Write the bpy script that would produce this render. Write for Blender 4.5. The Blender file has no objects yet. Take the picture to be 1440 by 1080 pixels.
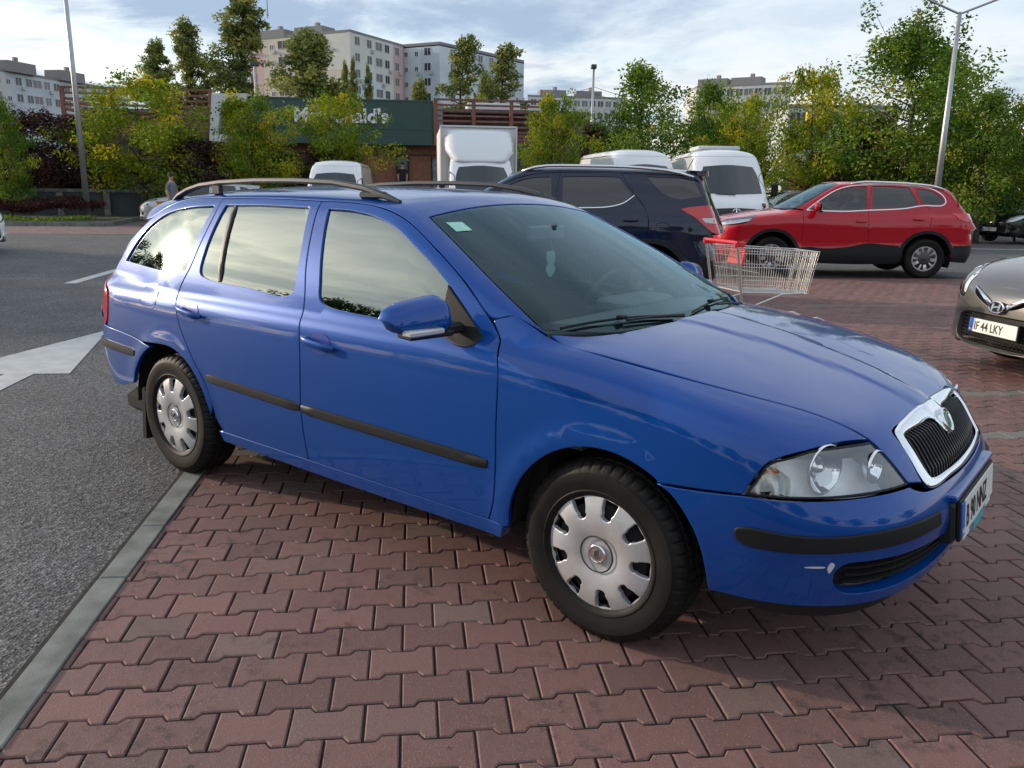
import bpy, bmesh, math, random
import numpy as np
from mathutils import Matrix, Vector
from mathutils.geometry import delaunay_2d_cdt
random.seed(7); rng = np.random.default_rng(7)
S = bpy.context.scene; COL = S.collection
R_ = math.radians
# ---------- camera ----------
CAMP = np.array([1.334, -3.005, 1.481]); YAW, PIT, ROLL, FPX = 2.2393, -0.2338, 0.0130, 1164.7
def cam_axes():
    f = np.array([math.cos(PIT) * math.cos(YAW), math.cos(PIT) * math.sin(YAW), math.sin(PIT)])
    r = np.cross(f, [0, 0, 1]); r /= np.linalg.norm(r); u = np.cross(r, f)
    c, s = math.cos(ROLL), math.sin(ROLL)
    return c * r + s * u, -s * r + c * u, f
_r, _u, _f = cam_axes()
cd = bpy.data.cameras.new('camera'); cam = bpy.data.objects.new('camera', cd); COL.objects.link(cam)
cam.matrix_world = Matrix([[*map(float, v)] for v in np.column_stack([_r, _u, -_f, CAMP])] + [[0, 0, 0, 1]])
cd.sensor_width = 36; cd.lens = FPX / 1440 * 36; cd.clip_start = .05; cd.clip_end = 3000
S.camera = cam
# ---------- world, sun, exposure ----------
SUN_AZ, SUN_EL = -161.0, 13.5
W = bpy.data.worlds.new("World"); S.world = W; W.use_nodes = True
nt = W.node_tree; N = nt.nodes; L = nt.links
sky = N.new('ShaderNodeTexSky'); sky.sky_type = 'NISHITA'; sky.sun_disc = False
sky.sun_elevation = R_(SUN_EL); sky.sun_rotation = R_((90 - SUN_AZ) % 360); sky.air_density = 1.0; sky.dust_density = 1.2; sky.ozone_density = 1.6
def wn(t, **k):
    n = N.new(t)
    for a, b in k.items(): setattr(n, a, b)
    return n
tc = wn('ShaderNodeTexCoord'); sep = wn('ShaderNodeSeparateXYZ'); L.new(tc.outputs['Generated'], sep.inputs[0])
zc = wn('ShaderNodeMath', operation='MAXIMUM'); L.new(sep.outputs[2], zc.inputs[0]); zc.inputs[1].default_value = 0
za = wn('ShaderNodeMath', operation='ADD'); L.new(zc.outputs[0], za.inputs[0]); za.inputs[1].default_value = .13
dx = wn('ShaderNodeMath', operation='DIVIDE'); L.new(sep.outputs[0], dx.inputs[0]); L.new(za.outputs[0], dx.inputs[1])
dy = wn('ShaderNodeMath', operation='DIVIDE'); L.new(sep.outputs[1], dy.inputs[0]); L.new(za.outputs[0], dy.inputs[1])
cmb = wn('ShaderNodeCombineXYZ'); L.new(dx.outputs[0], cmb.inputs[0]); L.new(dy.outputs[0], cmb.inputs[1])
def cloud(scale, detail, rough, dist, lo, hi, off, bias=None):
    mp = wn('ShaderNodeMapping'); L.new(cmb.outputs[0], mp.inputs[0]); mp.inputs['Location'].default_value = off; mp.inputs['Scale'].default_value = (scale, scale * 1.15, 1)
    mp.inputs['Rotation'].default_value = (0, 0, R_(35))
    no = wn('ShaderNodeTexNoise'); L.new(mp.outputs[0], no.inputs['Vector']); no.inputs['Scale'].default_value = 1; no.inputs['Detail'].default_value = detail
    no.inputs['Roughness'].default_value = rough; no.inputs['Distortion'].default_value = dist
    cr = wn('ShaderNodeMapRange'); cr.interpolation_type = 'SMOOTHSTEP'; src = no.outputs[0]
    if bias:
        dp = wn('ShaderNodeVectorMath', operation='DOT_PRODUCT'); L.new(tc.outputs['Generated'], dp.inputs[0]); dp.inputs[1].default_value = bias[:3]; ml = wn('ShaderNodeMath', operation='MULTIPLY_ADD'); L.new(dp.outputs['Value'], ml.inputs[0]); ml.inputs[1].default_value = bias[3]; L.new(src, ml.inputs[2]); src = ml.outputs[0]
    L.new(src, cr.inputs[0]); cr.inputs[1].default_value = lo; cr.inputs[2].default_value = hi
    return cr.outputs[0]
# a pale veil nearly everywhere, and grey-blue banks thickest towards the left of the view
veil = cloud(1.0, 7, .62, .9, .30, .70, (3.1, 1.7, 0)); bank = cloud(.80, 9, .60, .35, .59, .76, (7.3, 2.7, 0), (-1, .09, 0, .22))
bank2 = cloud(2.1, 7, .55, .4, .50, .66, (6.4, 3.3, 0))
def mixc(fac, a, b):
    m = wn('ShaderNodeMix', data_type='RGBA', blend_type='MIX'); L.new(fac, m.inputs[0]); L.new(a, m.inputs[6])
    if isinstance(b, tuple): m.inputs[7].default_value = b
    else: L.new(b, m.inputs[7])
    return m.outputs[2]
def lin(v, a, b):
    m = wn('ShaderNodeMapRange'); L.new(v, m.inputs[0]); m.inputs[3].default_value = a; m.inputs[4].default_value = b; return m.outputs[0]
hz_ = wn('ShaderNodeMapRange'); hz_.interpolation_type = 'SMOOTHSTEP'; L.new(zc.outputs[0], hz_.inputs[0]); hz_.inputs[1].default_value = 0; hz_.inputs[2].default_value = .20
vcol = wn('ShaderNodeMix', data_type='RGBA'); L.new(hz_.outputs[0], vcol.inputs[0]); vcol.inputs[6].default_value = (4.3, 4.0, 3.55, 1); vcol.inputs[7].default_value = (3.45, 3.65, 3.9, 1)
c1 = mixc(lin(veil, .45, .95), sky.outputs[0], vcol.outputs[2]); c2 = mixc(lin(bank2, 0, .38), c1, (2.1, 2.5, 3.1, 1)); c3 = mixc(lin(bank, 0, .92), c2, (1.45, 1.95, 2.65, 1))
# bright thin cloud round the low sun
sv = wn('ShaderNodeVectorMath', operation='DOT_PRODUCT'); L.new(tc.outputs['Generated'], sv.inputs[0]); sv.inputs[1].default_value = (math.cos(R_(SUN_EL)) * math.cos(R_(SUN_AZ)), math.cos(R_(SUN_EL)) * math.sin(R_(SUN_AZ)), math.sin(R_(SUN_EL)))
sm = wn('ShaderNodeMath', operation='MAXIMUM'); L.new(sv.outputs['Value'], sm.inputs[0]); sm.inputs[1].default_value = 0
glow = None
for pw, am in ((14, 4.0), (260, 55)):
    q1 = wn('ShaderNodeMath', operation='POWER'); L.new(sm.outputs[0], q1.inputs[0]); q1.inputs[1].default_value = pw
    q2 = wn('ShaderNodeMath', operation='MULTIPLY'); L.new(q1.outputs[0], q2.inputs[0]); q2.inputs[1].default_value = am
    if glow is None: glow = q2
    else: q3 = wn('ShaderNodeMath', operation='ADD'); L.new(glow.outputs[0], q3.inputs[0]); L.new(q2.outputs[0], q3.inputs[1]); glow = q3
gm_ = wn('ShaderNodeVectorMath', operation='SCALE'); gm_.inputs[0].default_value = (1, .94, .80); L.new(glow.outputs[0], gm_.inputs['Scale'])
ga = wn('ShaderNodeVectorMath', operation='ADD'); L.new(c3, ga.inputs[0]); L.new(gm_.outputs[0], ga.inputs[1])
bg = N['Background']; L.new(ga.outputs[0], bg.inputs[0]); bg.inputs[1].default_value = .15
sl = bpy.data.lights.new('sun', 'SUN'); sl.energy = 2.1; sl.angle = R_(1.0); sl.color = (1, .81, .63)
sun = bpy.data.objects.new('sun', sl); COL.objects.link(sun)
sd_ = Vector((math.cos(R_(SUN_EL)) * math.cos(R_(SUN_AZ)), math.cos(R_(SUN_EL)) * math.sin(R_(SUN_AZ)), math.sin(R_(SUN_EL))))
sun.rotation_euler = sd_.to_track_quat('Z', 'Y').to_euler()
S.view_settings.view_transform = 'Standard'; S.view_settings.look = 'None'; S.view_settings.gamma = 1; S.view_settings.exposure = 0.84
S.cycles.max_bounces = 8; S.cycles.transparent_max_bounces = 16
def at(px, py, z=0.):
    # where the sight line through photo pixel (px,py) meets the level z
    d = _f + (px - 720) / FPX * _r - (py - 540) / FPX * _u
    t = (z - CAMP[2]) / d[2]; return CAMP + t * d
def ray_(px, py): return _f + (px - 720) / FPX * _r - (py - 540) / FPX * _u
def zat(px, py, dist):
    # height of the sight line through (px,py) at a level distance
    d = ray_(px, py); return CAMP[2] + d[2] / math.hypot(d[0], d[1]) * dist
def skyl(px, py, H):
    # point below a skyline corner seen at (px,py) of an H metre tall building
    d = ray_(px, py); t = (H - CAMP[2]) / d[2]; return np.array([CAMP[0] + d[0] * t, CAMP[1] + d[1] * t])
def far2(px, py, dist, z=0.):
    d = ray_(px, py); d = d[:2] / math.hypot(d[0], d[1]); return np.array([CAMP[0] + d[0] * dist, CAMP[1] + d[1] * dist, z])
def far(px, dist, z=0.):
    # ground point in the direction of photo column px (at the horizon), `dist` metres from the camera
    d = _f + (px - 720) / FPX * _r + (540 - 262) / FPX * _u; d = d[:2] / np.linalg.norm(d[:2])
    return np.array([CAMP[0] + d[0] * dist, CAMP[1] + d[1] * dist, z])
# ---------- materials ----------
MATS = {}
def mat(name, col, rough=.5, metal=0, noise=0, nscale=20, bump=0, bscale=60, coat=0, col2=None, spec=.5, emis=None, sheen=0):
    if name in MATS: return MATS[name]
    m = bpy.data.materials.new(name); m.use_nodes = True; t = m.node_tree; b = t.nodes['Principled BSDF']
    b.inputs['Base Color'].default_value = (*col, 1); b.inputs['Roughness'].default_value = rough; b.inputs['Metallic'].default_value = metal
    b.inputs['Coat Weight'].default_value = coat; b.inputs['Coat Roughness'].default_value = .03; b.inputs['Specular IOR Level'].default_value = spec
    if emis: b.inputs['Emission Color'].default_value = (*emis[:3], 1); b.inputs['Emission Strength'].default_value = emis[3]
    if noise or col2:
        tc = t.nodes.new('ShaderNodeTexCoord'); no = t.nodes.new('ShaderNodeTexNoise'); no.inputs['Scale'].default_value = nscale; no.inputs['Detail'].default_value = 5
        t.links.new(tc.outputs['Object'], no.inputs['Vector'])
        mr = t.nodes.new('ShaderNodeMapRange'); mr.inputs[1].default_value = .35; mr.inputs[2].default_value = .65; t.links.new(no.outputs[0], mr.inputs[0])
        mx = t.nodes.new('ShaderNodeMix'); mx.data_type = 'RGBA'; t.links.new(mr.outputs[0], mx.inputs[0])
        c2 = col2 or tuple(min(1, c * (1 + noise)) for c in col); c1 = col if col2 else tuple(c * (1 - noise) for c in col)
        mx.inputs[6].default_value = (*c1, 1); mx.inputs[7].default_value = (*c2, 1); t.links.new(mx.outputs[2], b.inputs['Base Color'])
    if bump:
        tc = t.nodes.new('ShaderNodeTexCoord'); no = t.nodes.new('ShaderNodeTexNoise'); no.inputs['Scale'].default_value = bscale; no.inputs['Detail'].default_value = 4
        t.links.new(tc.outputs['Object'], no.inputs['Vector']); bp = t.nodes.new('ShaderNodeBump'); bp.inputs['Strength'].default_value = bump; bp.inputs['Distance'].default_value = .01
        t.links.new(no.outputs[0], bp.inputs['Height']); t.links.new(bp.outputs[0], b.inputs['Normal'])
    MATS[name] = m; return m
def paint(name, col, flake=.35, dust=.25, coat=1.0):
    # clear-coated car paint: slight flake, faint uneven dust in the roughness
    m = bpy.data.materials.new(name); m.use_nodes = True; t = m.node_tree; b = t.nodes['Principled BSDF']
    b.inputs['Base Color'].default_value = (*col, 1); b.inputs['Metallic'].default_value = flake; b.inputs['Roughness'].default_value = .36; b.inputs['Specular IOR Level'].default_value = .1
    b.inputs['Coat Weight'].default_value = coat; b.inputs['Coat Roughness'].default_value = .04; b.inputs['Coat IOR'].default_value = 1.5
    tc = t.nodes.new('ShaderNodeTexCoord')
    no = t.nodes.new('ShaderNodeTexNoise'); no.inputs['Scale'].default_value = 5; no.inputs['Detail'].default_value = 8; t.links.new(tc.outputs['Object'], no.inputs['Vector'])
    mr = t.nodes.new('ShaderNodeMapRange'); mr.inputs[1].default_value = .35; mr.inputs[2].default_value = .75; mr.inputs[3].default_value = .03; mr.inputs[4].default_value = .03 + dust * .35
    t.links.new(no.outputs[0], mr.inputs[0]); t.links.new(mr.outputs[0], b.inputs['Coat Roughness'])
    sx = t.nodes.new('ShaderNodeSeparateXYZ'); t.links.new(tc.outputs['Object'], sx.inputs[0])
    # road dust film on the lower body
    lo = t.nodes.new('ShaderNodeMapRange'); lo.inputs[1].default_value = .75; lo.inputs[2].default_value = .15; lo.inputs[3].default_value = 0; lo.inputs[4].default_value = dust * .5; t.links.new(sx.outputs[2], lo.inputs[0])
    mu = t.nodes.new('ShaderNodeMath'); mu.operation = 'MULTIPLY'; t.links.new(lo.outputs[0], mu.inputs[0]); t.links.new(no.outputs[0], mu.inputs[1])
    mx = t.nodes.new('ShaderNodeMix'); mx.data_type = 'RGBA'; t.links.new(mu.outputs[0], mx.inputs[0]); mx.inputs[6].default_value = (*col, 1); mx.inputs[7].default_value = (.16, .14, .12, 1)
    t.links.new(mx.outputs[2], b.inputs['Base Color'])
    MATS[name] = m; return m
def glass(name, tint, refl=1.5, extra=0.0, rough=.0, rcol=(1, 1, 1)):
    m = bpy.data.materials.new(name); m.use_nodes = True; t = m.node_tree; t.nodes.clear(); o = t.nodes.new('ShaderNodeOutputMaterial')
    tr = t.nodes.new('ShaderNodeBsdfTransparent'); tr.inputs[0].default_value = (*tint, 1)
    gl = t.nodes.new('ShaderNodeBsdfGlossy'); gl.inputs['Roughness'].default_value = rough; gl.inputs[0].default_value = (*rcol, 1)
    fr = t.nodes.new('ShaderNodeFresnel'); fr.inputs[0].default_value = refl
    ad = t.nodes.new('ShaderNodeMath'); ad.operation = 'ADD'; ad.use_clamp = True; t.links.new(fr.outputs[0], ad.inputs[0]); ad.inputs[1].default_value = extra
    mx = t.nodes.new('ShaderNodeMixShader'); t.links.new(ad.outputs[0], mx.inputs[0]); t.links.new(tr.outputs[0], mx.inputs[1]); t.links.new(gl.outputs[0], mx.inputs[2])
    t.links.new(mx.outputs[0], o.inputs[0]); MATS[name] = m; return m
# ---------- object helpers ----------
def tag(o, label=None, cat=None, group=None, kind=None):
    if label: o['label'] = label
    if cat: o['category'] = cat
    if group: o['group'] = group
    if kind: o['kind'] = kind
    return o
def thing(name, loc, rz, label, cat, group=None):
    o = bpy.data.objects.new(name, None); COL.objects.link(o); o.location = loc; o.rotation_euler = (0, 0, rz); o.empty_display_size = .3
    return tag(o, label, cat, group)
def link(name, me, m, parent=None):
    if m is not None:
        for q in (m if isinstance(m, (list, tuple)) else [m]): me.materials.append(q)
    o = bpy.data.objects.new(name, me); COL.objects.link(o)
    if parent: o.parent = parent
    return o
def mesh(name, V, F, m, parent=None, smooth=False, nrm=None, angle=None, mi=None):
    me = bpy.data.meshes.new(name); me.from_pydata([tuple(map(float, v)) for v in V], [], [tuple(map(int, f)) for f in F])
    if smooth or nrm is not None or angle: me.polygons.foreach_set('use_smooth', [True] * len(me.polygons))
    if mi is not None: me.polygons.foreach_set('material_index', [int(i) for i in mi])
    if nrm is not None: me.normals_split_custom_set_from_vertices([tuple(map(float, n)) for n in nrm])
    if angle: me.set_sharp_from_angle(angle=R_(angle))
    return link(name, me, m, parent)
def copy_tree(o, parent=None):
    c = o.copy(); COL.objects.link(c)
    if parent: c.parent = parent
    for ch in list(o.children): copy_tree(ch, c)
    return c
class MB:
    """mesh builder: boxes, tubes, lathes, prisms into one mesh"""
    def __init__(s): s.V = []; s.F = []; s.M = []; s.mi = 0
    def add(s, V, F):
        n = len(s.V); s.V += [tuple(map(float, v)) for v in V]; s.F += [tuple(int(i) + n for i in f) for f in F]; s.M += [s.mi] * len(F); return s
    def box(s, c, d, rz=0, b=0.0, rot=None):
        # chamfered box centre c, size d
        hx, hy, hz = [q / 2 for q in d]; b = min(b, hx * .49, hy * .49, hz * .49)
        if b <= 0:
            V = [(x * hx, y * hy, z * hz) for z in (-1, 1) for y in (-1, 1) for x in (-1, 1)]
            F = [(0, 2, 3, 1), (4, 5, 7, 6), (0, 1, 5, 4), (2, 6, 7, 3), (0, 4, 6, 2), (1, 3, 7, 5)]
        else:
            V = []; F = []
            def ring(ix, iy, z): return [(-ix, -iy + b, z), (-ix + b, -iy, z), (ix - b, -iy, z), (ix, -iy + b, z), (ix, iy - b, z), (ix - b, iy, z), (-ix + b, iy, z), (-ix, iy - b, z)]
            for (ix, iy, z) in ((hx - b, hy - b, -hz), (hx, hy, -hz + b), (hx, hy, hz - b), (hx - b, hy - b, hz)):
                rr = ring(ix, iy, z); V += rr
            for k in range(3):
                for i in range(8): j = (i + 1) % 8; F.append((k * 8 + i, k * 8 + j, (k + 1) * 8 + j, (k + 1) * 8 + i))
            F.append(tuple(range(7, -1, -1))); F.append(tuple(range(24, 32)))
        M = rot if rot is not None else Matrix.Rotation(rz, 3, 'Z')
        return s.add([tuple(M @ Vector(v) + Vector(c)) for v in V], F)
    def tube(s, P, r, n=8, closed=False, cap=True):
        P = [Vector(p) for p in P]; rr = r if hasattr(r, '__len__') else [r] * len(P); V = []; F = []; m = len(P)
        up = None
        for i, p in enumerate(P):
            a = P[(i - 1) % m] if (i > 0 or closed) else p; b = P[(i + 1) % m] if (i < m - 1 or closed) else p
            t = (b - a).normalized() if (b - a).length > 1e-9 else Vector((0, 0, 1))
            if up is None: up = t.orthogonal().normalized()
            x = (up - t * up.dot(t)); x = x.normalized() if x.length > 1e-6 else t.orthogonal().normalized(); up = x; y = t.cross(x)
            V += [p + (x * math.cos(2 * math.pi * k / n) + y * math.sin(2 * math.pi * k / n)) * rr[i] for k in range(n)]
        for i in range(m if closed else m - 1):
            j = (i + 1) % m
            for k in range(n): l = (k + 1) % n; F.append((i * n + k, i * n + l, j * n + l, j * n + k))
        if cap and not closed: F.append(tuple(range(n - 1, -1, -1))); F.append(tuple((m - 1) * n + k for k in range(n)))
        return s.add(V, F)
    def lathe(s, prof, n=32, axis='y', c=(0, 0, 0), rfun=None):
        # prof: (radius, axial)
        V = []; F = []; m = len(prof)
        for i, (r, a) in enumerate(prof):
            for k in range(n):
                q = r * (rfun(i, k) if rfun else 1); th = 2 * math.pi * k / n; u, v = q * math.cos(th), q * math.sin(th)
                V.append((c[0] + u, c[1] + a, c[2] + v) if axis == 'y' else (c[0] + u, c[1] + v, c[2] + a) if axis == 'z' else (c[0] + a, c[1] + u, c[2] + v))
        for i in range(m - 1):
            for k in range(n): l = (k + 1) % n; F.append((i * n + k, (i + 1) * n + k, (i + 1) * n + l, i * n + l) if axis == 'y' else (i * n + k, i * n + l, (i + 1) * n + l, (i + 1) * n + k))
        return s.add(V, F)
    def prism(s, poly, h0, h1, axis='z'):
        n = len(poly); f = {'z': lambda p, h: (p[0], p[1], h), 'y': lambda p, h: (p[0], h, p[1]), 'x': lambda p, h: (h, p[0], p[1])}[axis]
        return s.add([f(p, h0) for p in poly] + [f(p, h1) for p in poly], [tuple(range(n - 1, -1, -1)), tuple(range(n, 2 * n))] + [(i, (i + 1) % n, n + (i + 1) % n, n + i) for i in range(n)])
    def build(s, name, m, parent=None, smooth=False, angle=None, fix=True):
        o = mesh(name, s.V, s.F, m, parent, smooth=smooth, angle=angle, mi=s.M)
        if fix:
            bm = bmesh.new(); bm.from_mesh(o.data); bmesh.ops.recalc_face_normals(bm, faces=bm.faces); bm.to_mesh(o.data); bm.free()
        return o
# ---------- surface kit: smooth car bodies as fields, panels cut from them ----------
def spl(xs, ys):
    xs = np.array(xs, float); ys = np.array(ys, float)
    h = np.diff(xs); dl = np.diff(ys) / h; n = len(xs)
    m = np.empty(n); m[0] = dl[0]; m[-1] = dl[-1]
    # C2 natural cubic spline
    A = np.zeros((n, n)); b = np.zeros(n); A[0, 0] = A[-1, -1] = 1
    for i in range(1, n - 1):
        A[i, i - 1] = h[i - 1]; A[i, i] = 2 * (h[i - 1] + h[i]); A[i, i + 1] = h[i]; b[i] = 6 * (dl[i] - dl[i - 1])
    M = np.linalg.solve(A, b)
    def f(x):
        x = np.asarray(x, float)
        i = np.clip(np.searchsorted(xs, x) - 1, 0, n - 2)
        xc = np.clip(x, xs[0], xs[-1]); t = xc - xs[i]; hi = h[i]
        s = ys[i] + t * (dl[i] - hi * (2 * M[i] + M[i + 1]) / 6) + t * t * M[i] / 2 + t ** 3 * (M[i + 1] - M[i]) / (6 * hi)
        s0 = dl[0] - h[0] * (2 * M[0] + M[1]) / 6; s1 = dl[-1] + h[-1] * (M[-2] + 2 * M[-1]) / 6
        return s + np.where(x < xs[0], (x - xs[0]) * s0, 0) + np.where(x > xs[-1], (x - xs[-1]) * s1, 0)
    return f
def smax(a, b, k):
    h = np.maximum(k - np.abs(a - b), 0) / k
    return np.maximum(a, b) + h * h * h * k / 6
def smin(a, b, k): return -smax(-a, -b, k)
def sstep(a, b, x):
    t = np.clip((x - a) / (b - a), 0, 1); return t * t * (3 - 2 * t)
def root(F, O, D, t0, t1):
    # first crossing outside->inside along O+tD between t0 and t1
    O = np.asarray(O, float); D = np.asarray(D, float)
    N = 60; a = np.full(len(O), float(t0)); b = np.full(len(O), float(t1)); found = np.zeros(len(O), bool)
    ts = np.linspace(t0, t1, N)
    for i in range(1, N):
        ins = F(O + D * ts[i]) < 0
        new = ins & ~found
        a[new] = ts[i - 1]; b[new] = ts[i]; found |= ins
    for _ in range(26):
        m = (a + b) / 2; ins = F(O + D * m[:, None]) < 0
        b = np.where(ins, m, b); a = np.where(ins, a, m)
    return O + D * a[:, None], found
def grad(F, P, e=2e-3):
    g = np.stack([F(P + d) - F(P - d) for d in np.eye(3) * e], 1)
    return g / (np.linalg.norm(g, axis=1, keepdims=True) + 1e-12)
# projections (u,v) -> rays; all lengths roughly in metres
def pr_side(q): return np.stack([q[:, 0], np.full(len(q), -1.5), q[:, 1]], 1), np.tile([0., 1, 0], (len(q), 1)), 0, 1.49
def pr_top(q): return np.stack([q[:, 0], q[:, 1], np.full(len(q), 3.2)], 1), np.tile([0., 0, -1], (len(q), 1)), 0, 3.1
def pr_front(q): return np.stack([np.full(len(q), 2.), q[:, 0], q[:, 1]], 1), np.tile([-1., 0, 0], (len(q), 1)), 0, 2.2
def pr_back(X): return lambda q: (np.stack([np.full(len(q), X), q[:, 0], q[:, 1]], 1), np.tile([1., 0, 0], (len(q), 1)), 0, 2.2)
PZ = .45; PS = .8
def pr_polar(q):
    th = q[:, 1] / PS; d = np.stack([0 * th, -np.cos(th), np.sin(th)], 1)
    return np.stack([q[:, 0], 0 * th, 0 * th + PZ], 1) + d * 1.4, -d, 0, 1.39
def pr_nose(cx):
    def f(q):
        ph = q[:, 0] / PS; d = np.stack([np.cos(ph), np.sin(ph), 0 * ph], 1)
        return np.stack([0 * ph + cx, 0 * ph, q[:, 1]], 1) + d * 1.9, -d, 0, 1.89
    return f
def to_side(P): return P[:, [0, 2]]
def to_top(P): return P[:, :2]
def to_front(P): return P[:, 1:]
def to_polar(P): return np.stack([P[:, 0], PS * np.arctan2(P[:, 2] - PZ, -P[:, 1])], 1)
def to_nose(cx): return lambda P: np.stack([PS * np.arctan2(P[:, 1], P[:, 0] - cx), P[:, 2]], 1)
def curve(pts, step=.02, closed=False):
    # pts (u,v) or (u,v,1)=corner ; Catmull-Rom between corners
    P = [np.array(p[:2], float) for p in pts]; C = [len(p) > 2 for p in pts]; n = len(P); out = []
    rng = n if closed else n - 1
    for i in range(rng):
        p1 = P[i]; p2 = P[(i + 1) % n]
        p0 = P[i - 1] if (i > 0 or closed) and not C[i] else 2 * p1 - p2
        p3 = P[(i + 2) % n] if (i + 2 < n or closed) and not C[(i + 1) % n] else 2 * p2 - p1
        m = max(1, int(np.ceil(np.linalg.norm(p2 - p1) / step)))
        d01 = max(np.linalg.norm(p1 - p0), 1e-6) ** .5; d12 = max(np.linalg.norm(p2 - p1), 1e-6) ** .5; d23 = max(np.linalg.norm(p3 - p2), 1e-6) ** .5
        t0, t1 = 0, d01; t2 = t1 + d12; t3 = t2 + d23
        for k in range(m):
            t = t1 + (t2 - t1) * k / m
            A1 = (t1 - t) / (t1 - t0) * p0 + (t - t0) / (t1 - t0) * p1; A2 = (t2 - t) / (t2 - t1) * p1 + (t - t1) / (t2 - t1) * p2; A3 = (t3 - t) / (t3 - t2) * p2 + (t - t2) / (t3 - t2) * p3
            B1 = (t2 - t) / (t2 - t0) * A1 + (t - t0) / (t2 - t0) * A2; B2 = (t3 - t) / (t3 - t1) * A2 + (t - t1) / (t3 - t1) * A3
            out.append((t2 - t) / (t2 - t1) * B1 + (t - t1) / (t2 - t1) * B2)
    if not closed: out.append(P[-1])
    return np.array(out)
def inpoly(q, poly):
    x, y = q[:, 0], q[:, 1]; c = np.zeros(len(q), bool); n = len(poly)
    for i in range(n):
        x1, y1 = poly[i]; x2, y2 = poly[(i + 1) % n]
        if y1 == y2: continue
        k = ((y1 > y) != (y2 > y)) & (x < (x2 - x1) * (y - y1) / (y2 - y1) + x1)
        c ^= k
    return c
def area(p): return .5 * np.sum(p[:, 0] * np.roll(p[:, 1], -1) - np.roll(p[:, 0], -1) * p[:, 1])
def inset(p, d):
    # p closed CCW ; move inward by d (positive) with mitre limit
    e = np.roll(p, -1, 0) - p; L = np.linalg.norm(e, axis=1, keepdims=True) + 1e-9; e = e / L
    n1 = np.stack([-e[:, 1], e[:, 0]], 1); n0 = np.roll(n1, 1, 0)
    b = n0 + n1; s = np.maximum(1 + (n0 * n1).sum(1, keepdims=True), .45)
    return p + d * b / s, b / (np.linalg.norm(b, axis=1, keepdims=True) + 1e-9)
def clean(p, eps=1e-3):
    out = [p[0]]
    for a in p[1:]:
        if np.linalg.norm(a - out[-1]) > eps: out.append(a)
    if np.linalg.norm(out[0] - out[-1]) < eps: out.pop()
    return np.array(out)
def cdt_fill(outer, holes, h):
    # triangulate polygon with holes, interior points on a hex lattice of spacing h
    loops = [outer] + list(holes); pts = np.vstack(loops); ed = []; n = 0
    for l in loops:
        m = len(l); ed += [(n + i, n + (i + 1) % m) for i in range(m)]; n += m
    lo, hi = outer.min(0), outer.max(0)
    gx = np.arange(lo[0] + h / 2, hi[0], h); gy = np.arange(lo[1] + h / 2, hi[1], h * .866)
    G = np.array([(x + (h / 2 if j % 2 else 0), y) for j, y in enumerate(gy) for x in gx]).reshape(-1, 2)
    if len(G):
        k = inpoly(G, outer)
        for l in holes: k &= ~inpoly(G, l)
        G = G[k]
    if len(G):
        k = np.ones(len(G), bool)
        for i in range(0, len(G), 2000):
            d = np.linalg.norm(G[i:i + 2000, None] - pts[None], axis=2).min(1); k[i:i + 2000] = d > .55 * h
        G = G[k]; pts = np.vstack([pts, G])
    V, _, Fc, ov, _, _ = delaunay_2d_cdt([Vector(p) for p in pts.tolist()], ed, [], 0, 1e-5)
    V = np.array([tuple(v) for v in V]); Fc = np.array([f for f in Fc if len(f) == 3], int).reshape(-1, 3)
    c = V[Fc].mean(1); k = inpoly(c, outer)
    for l in holes: k &= ~inpoly(c, l)
    return V, Fc[k]
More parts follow.
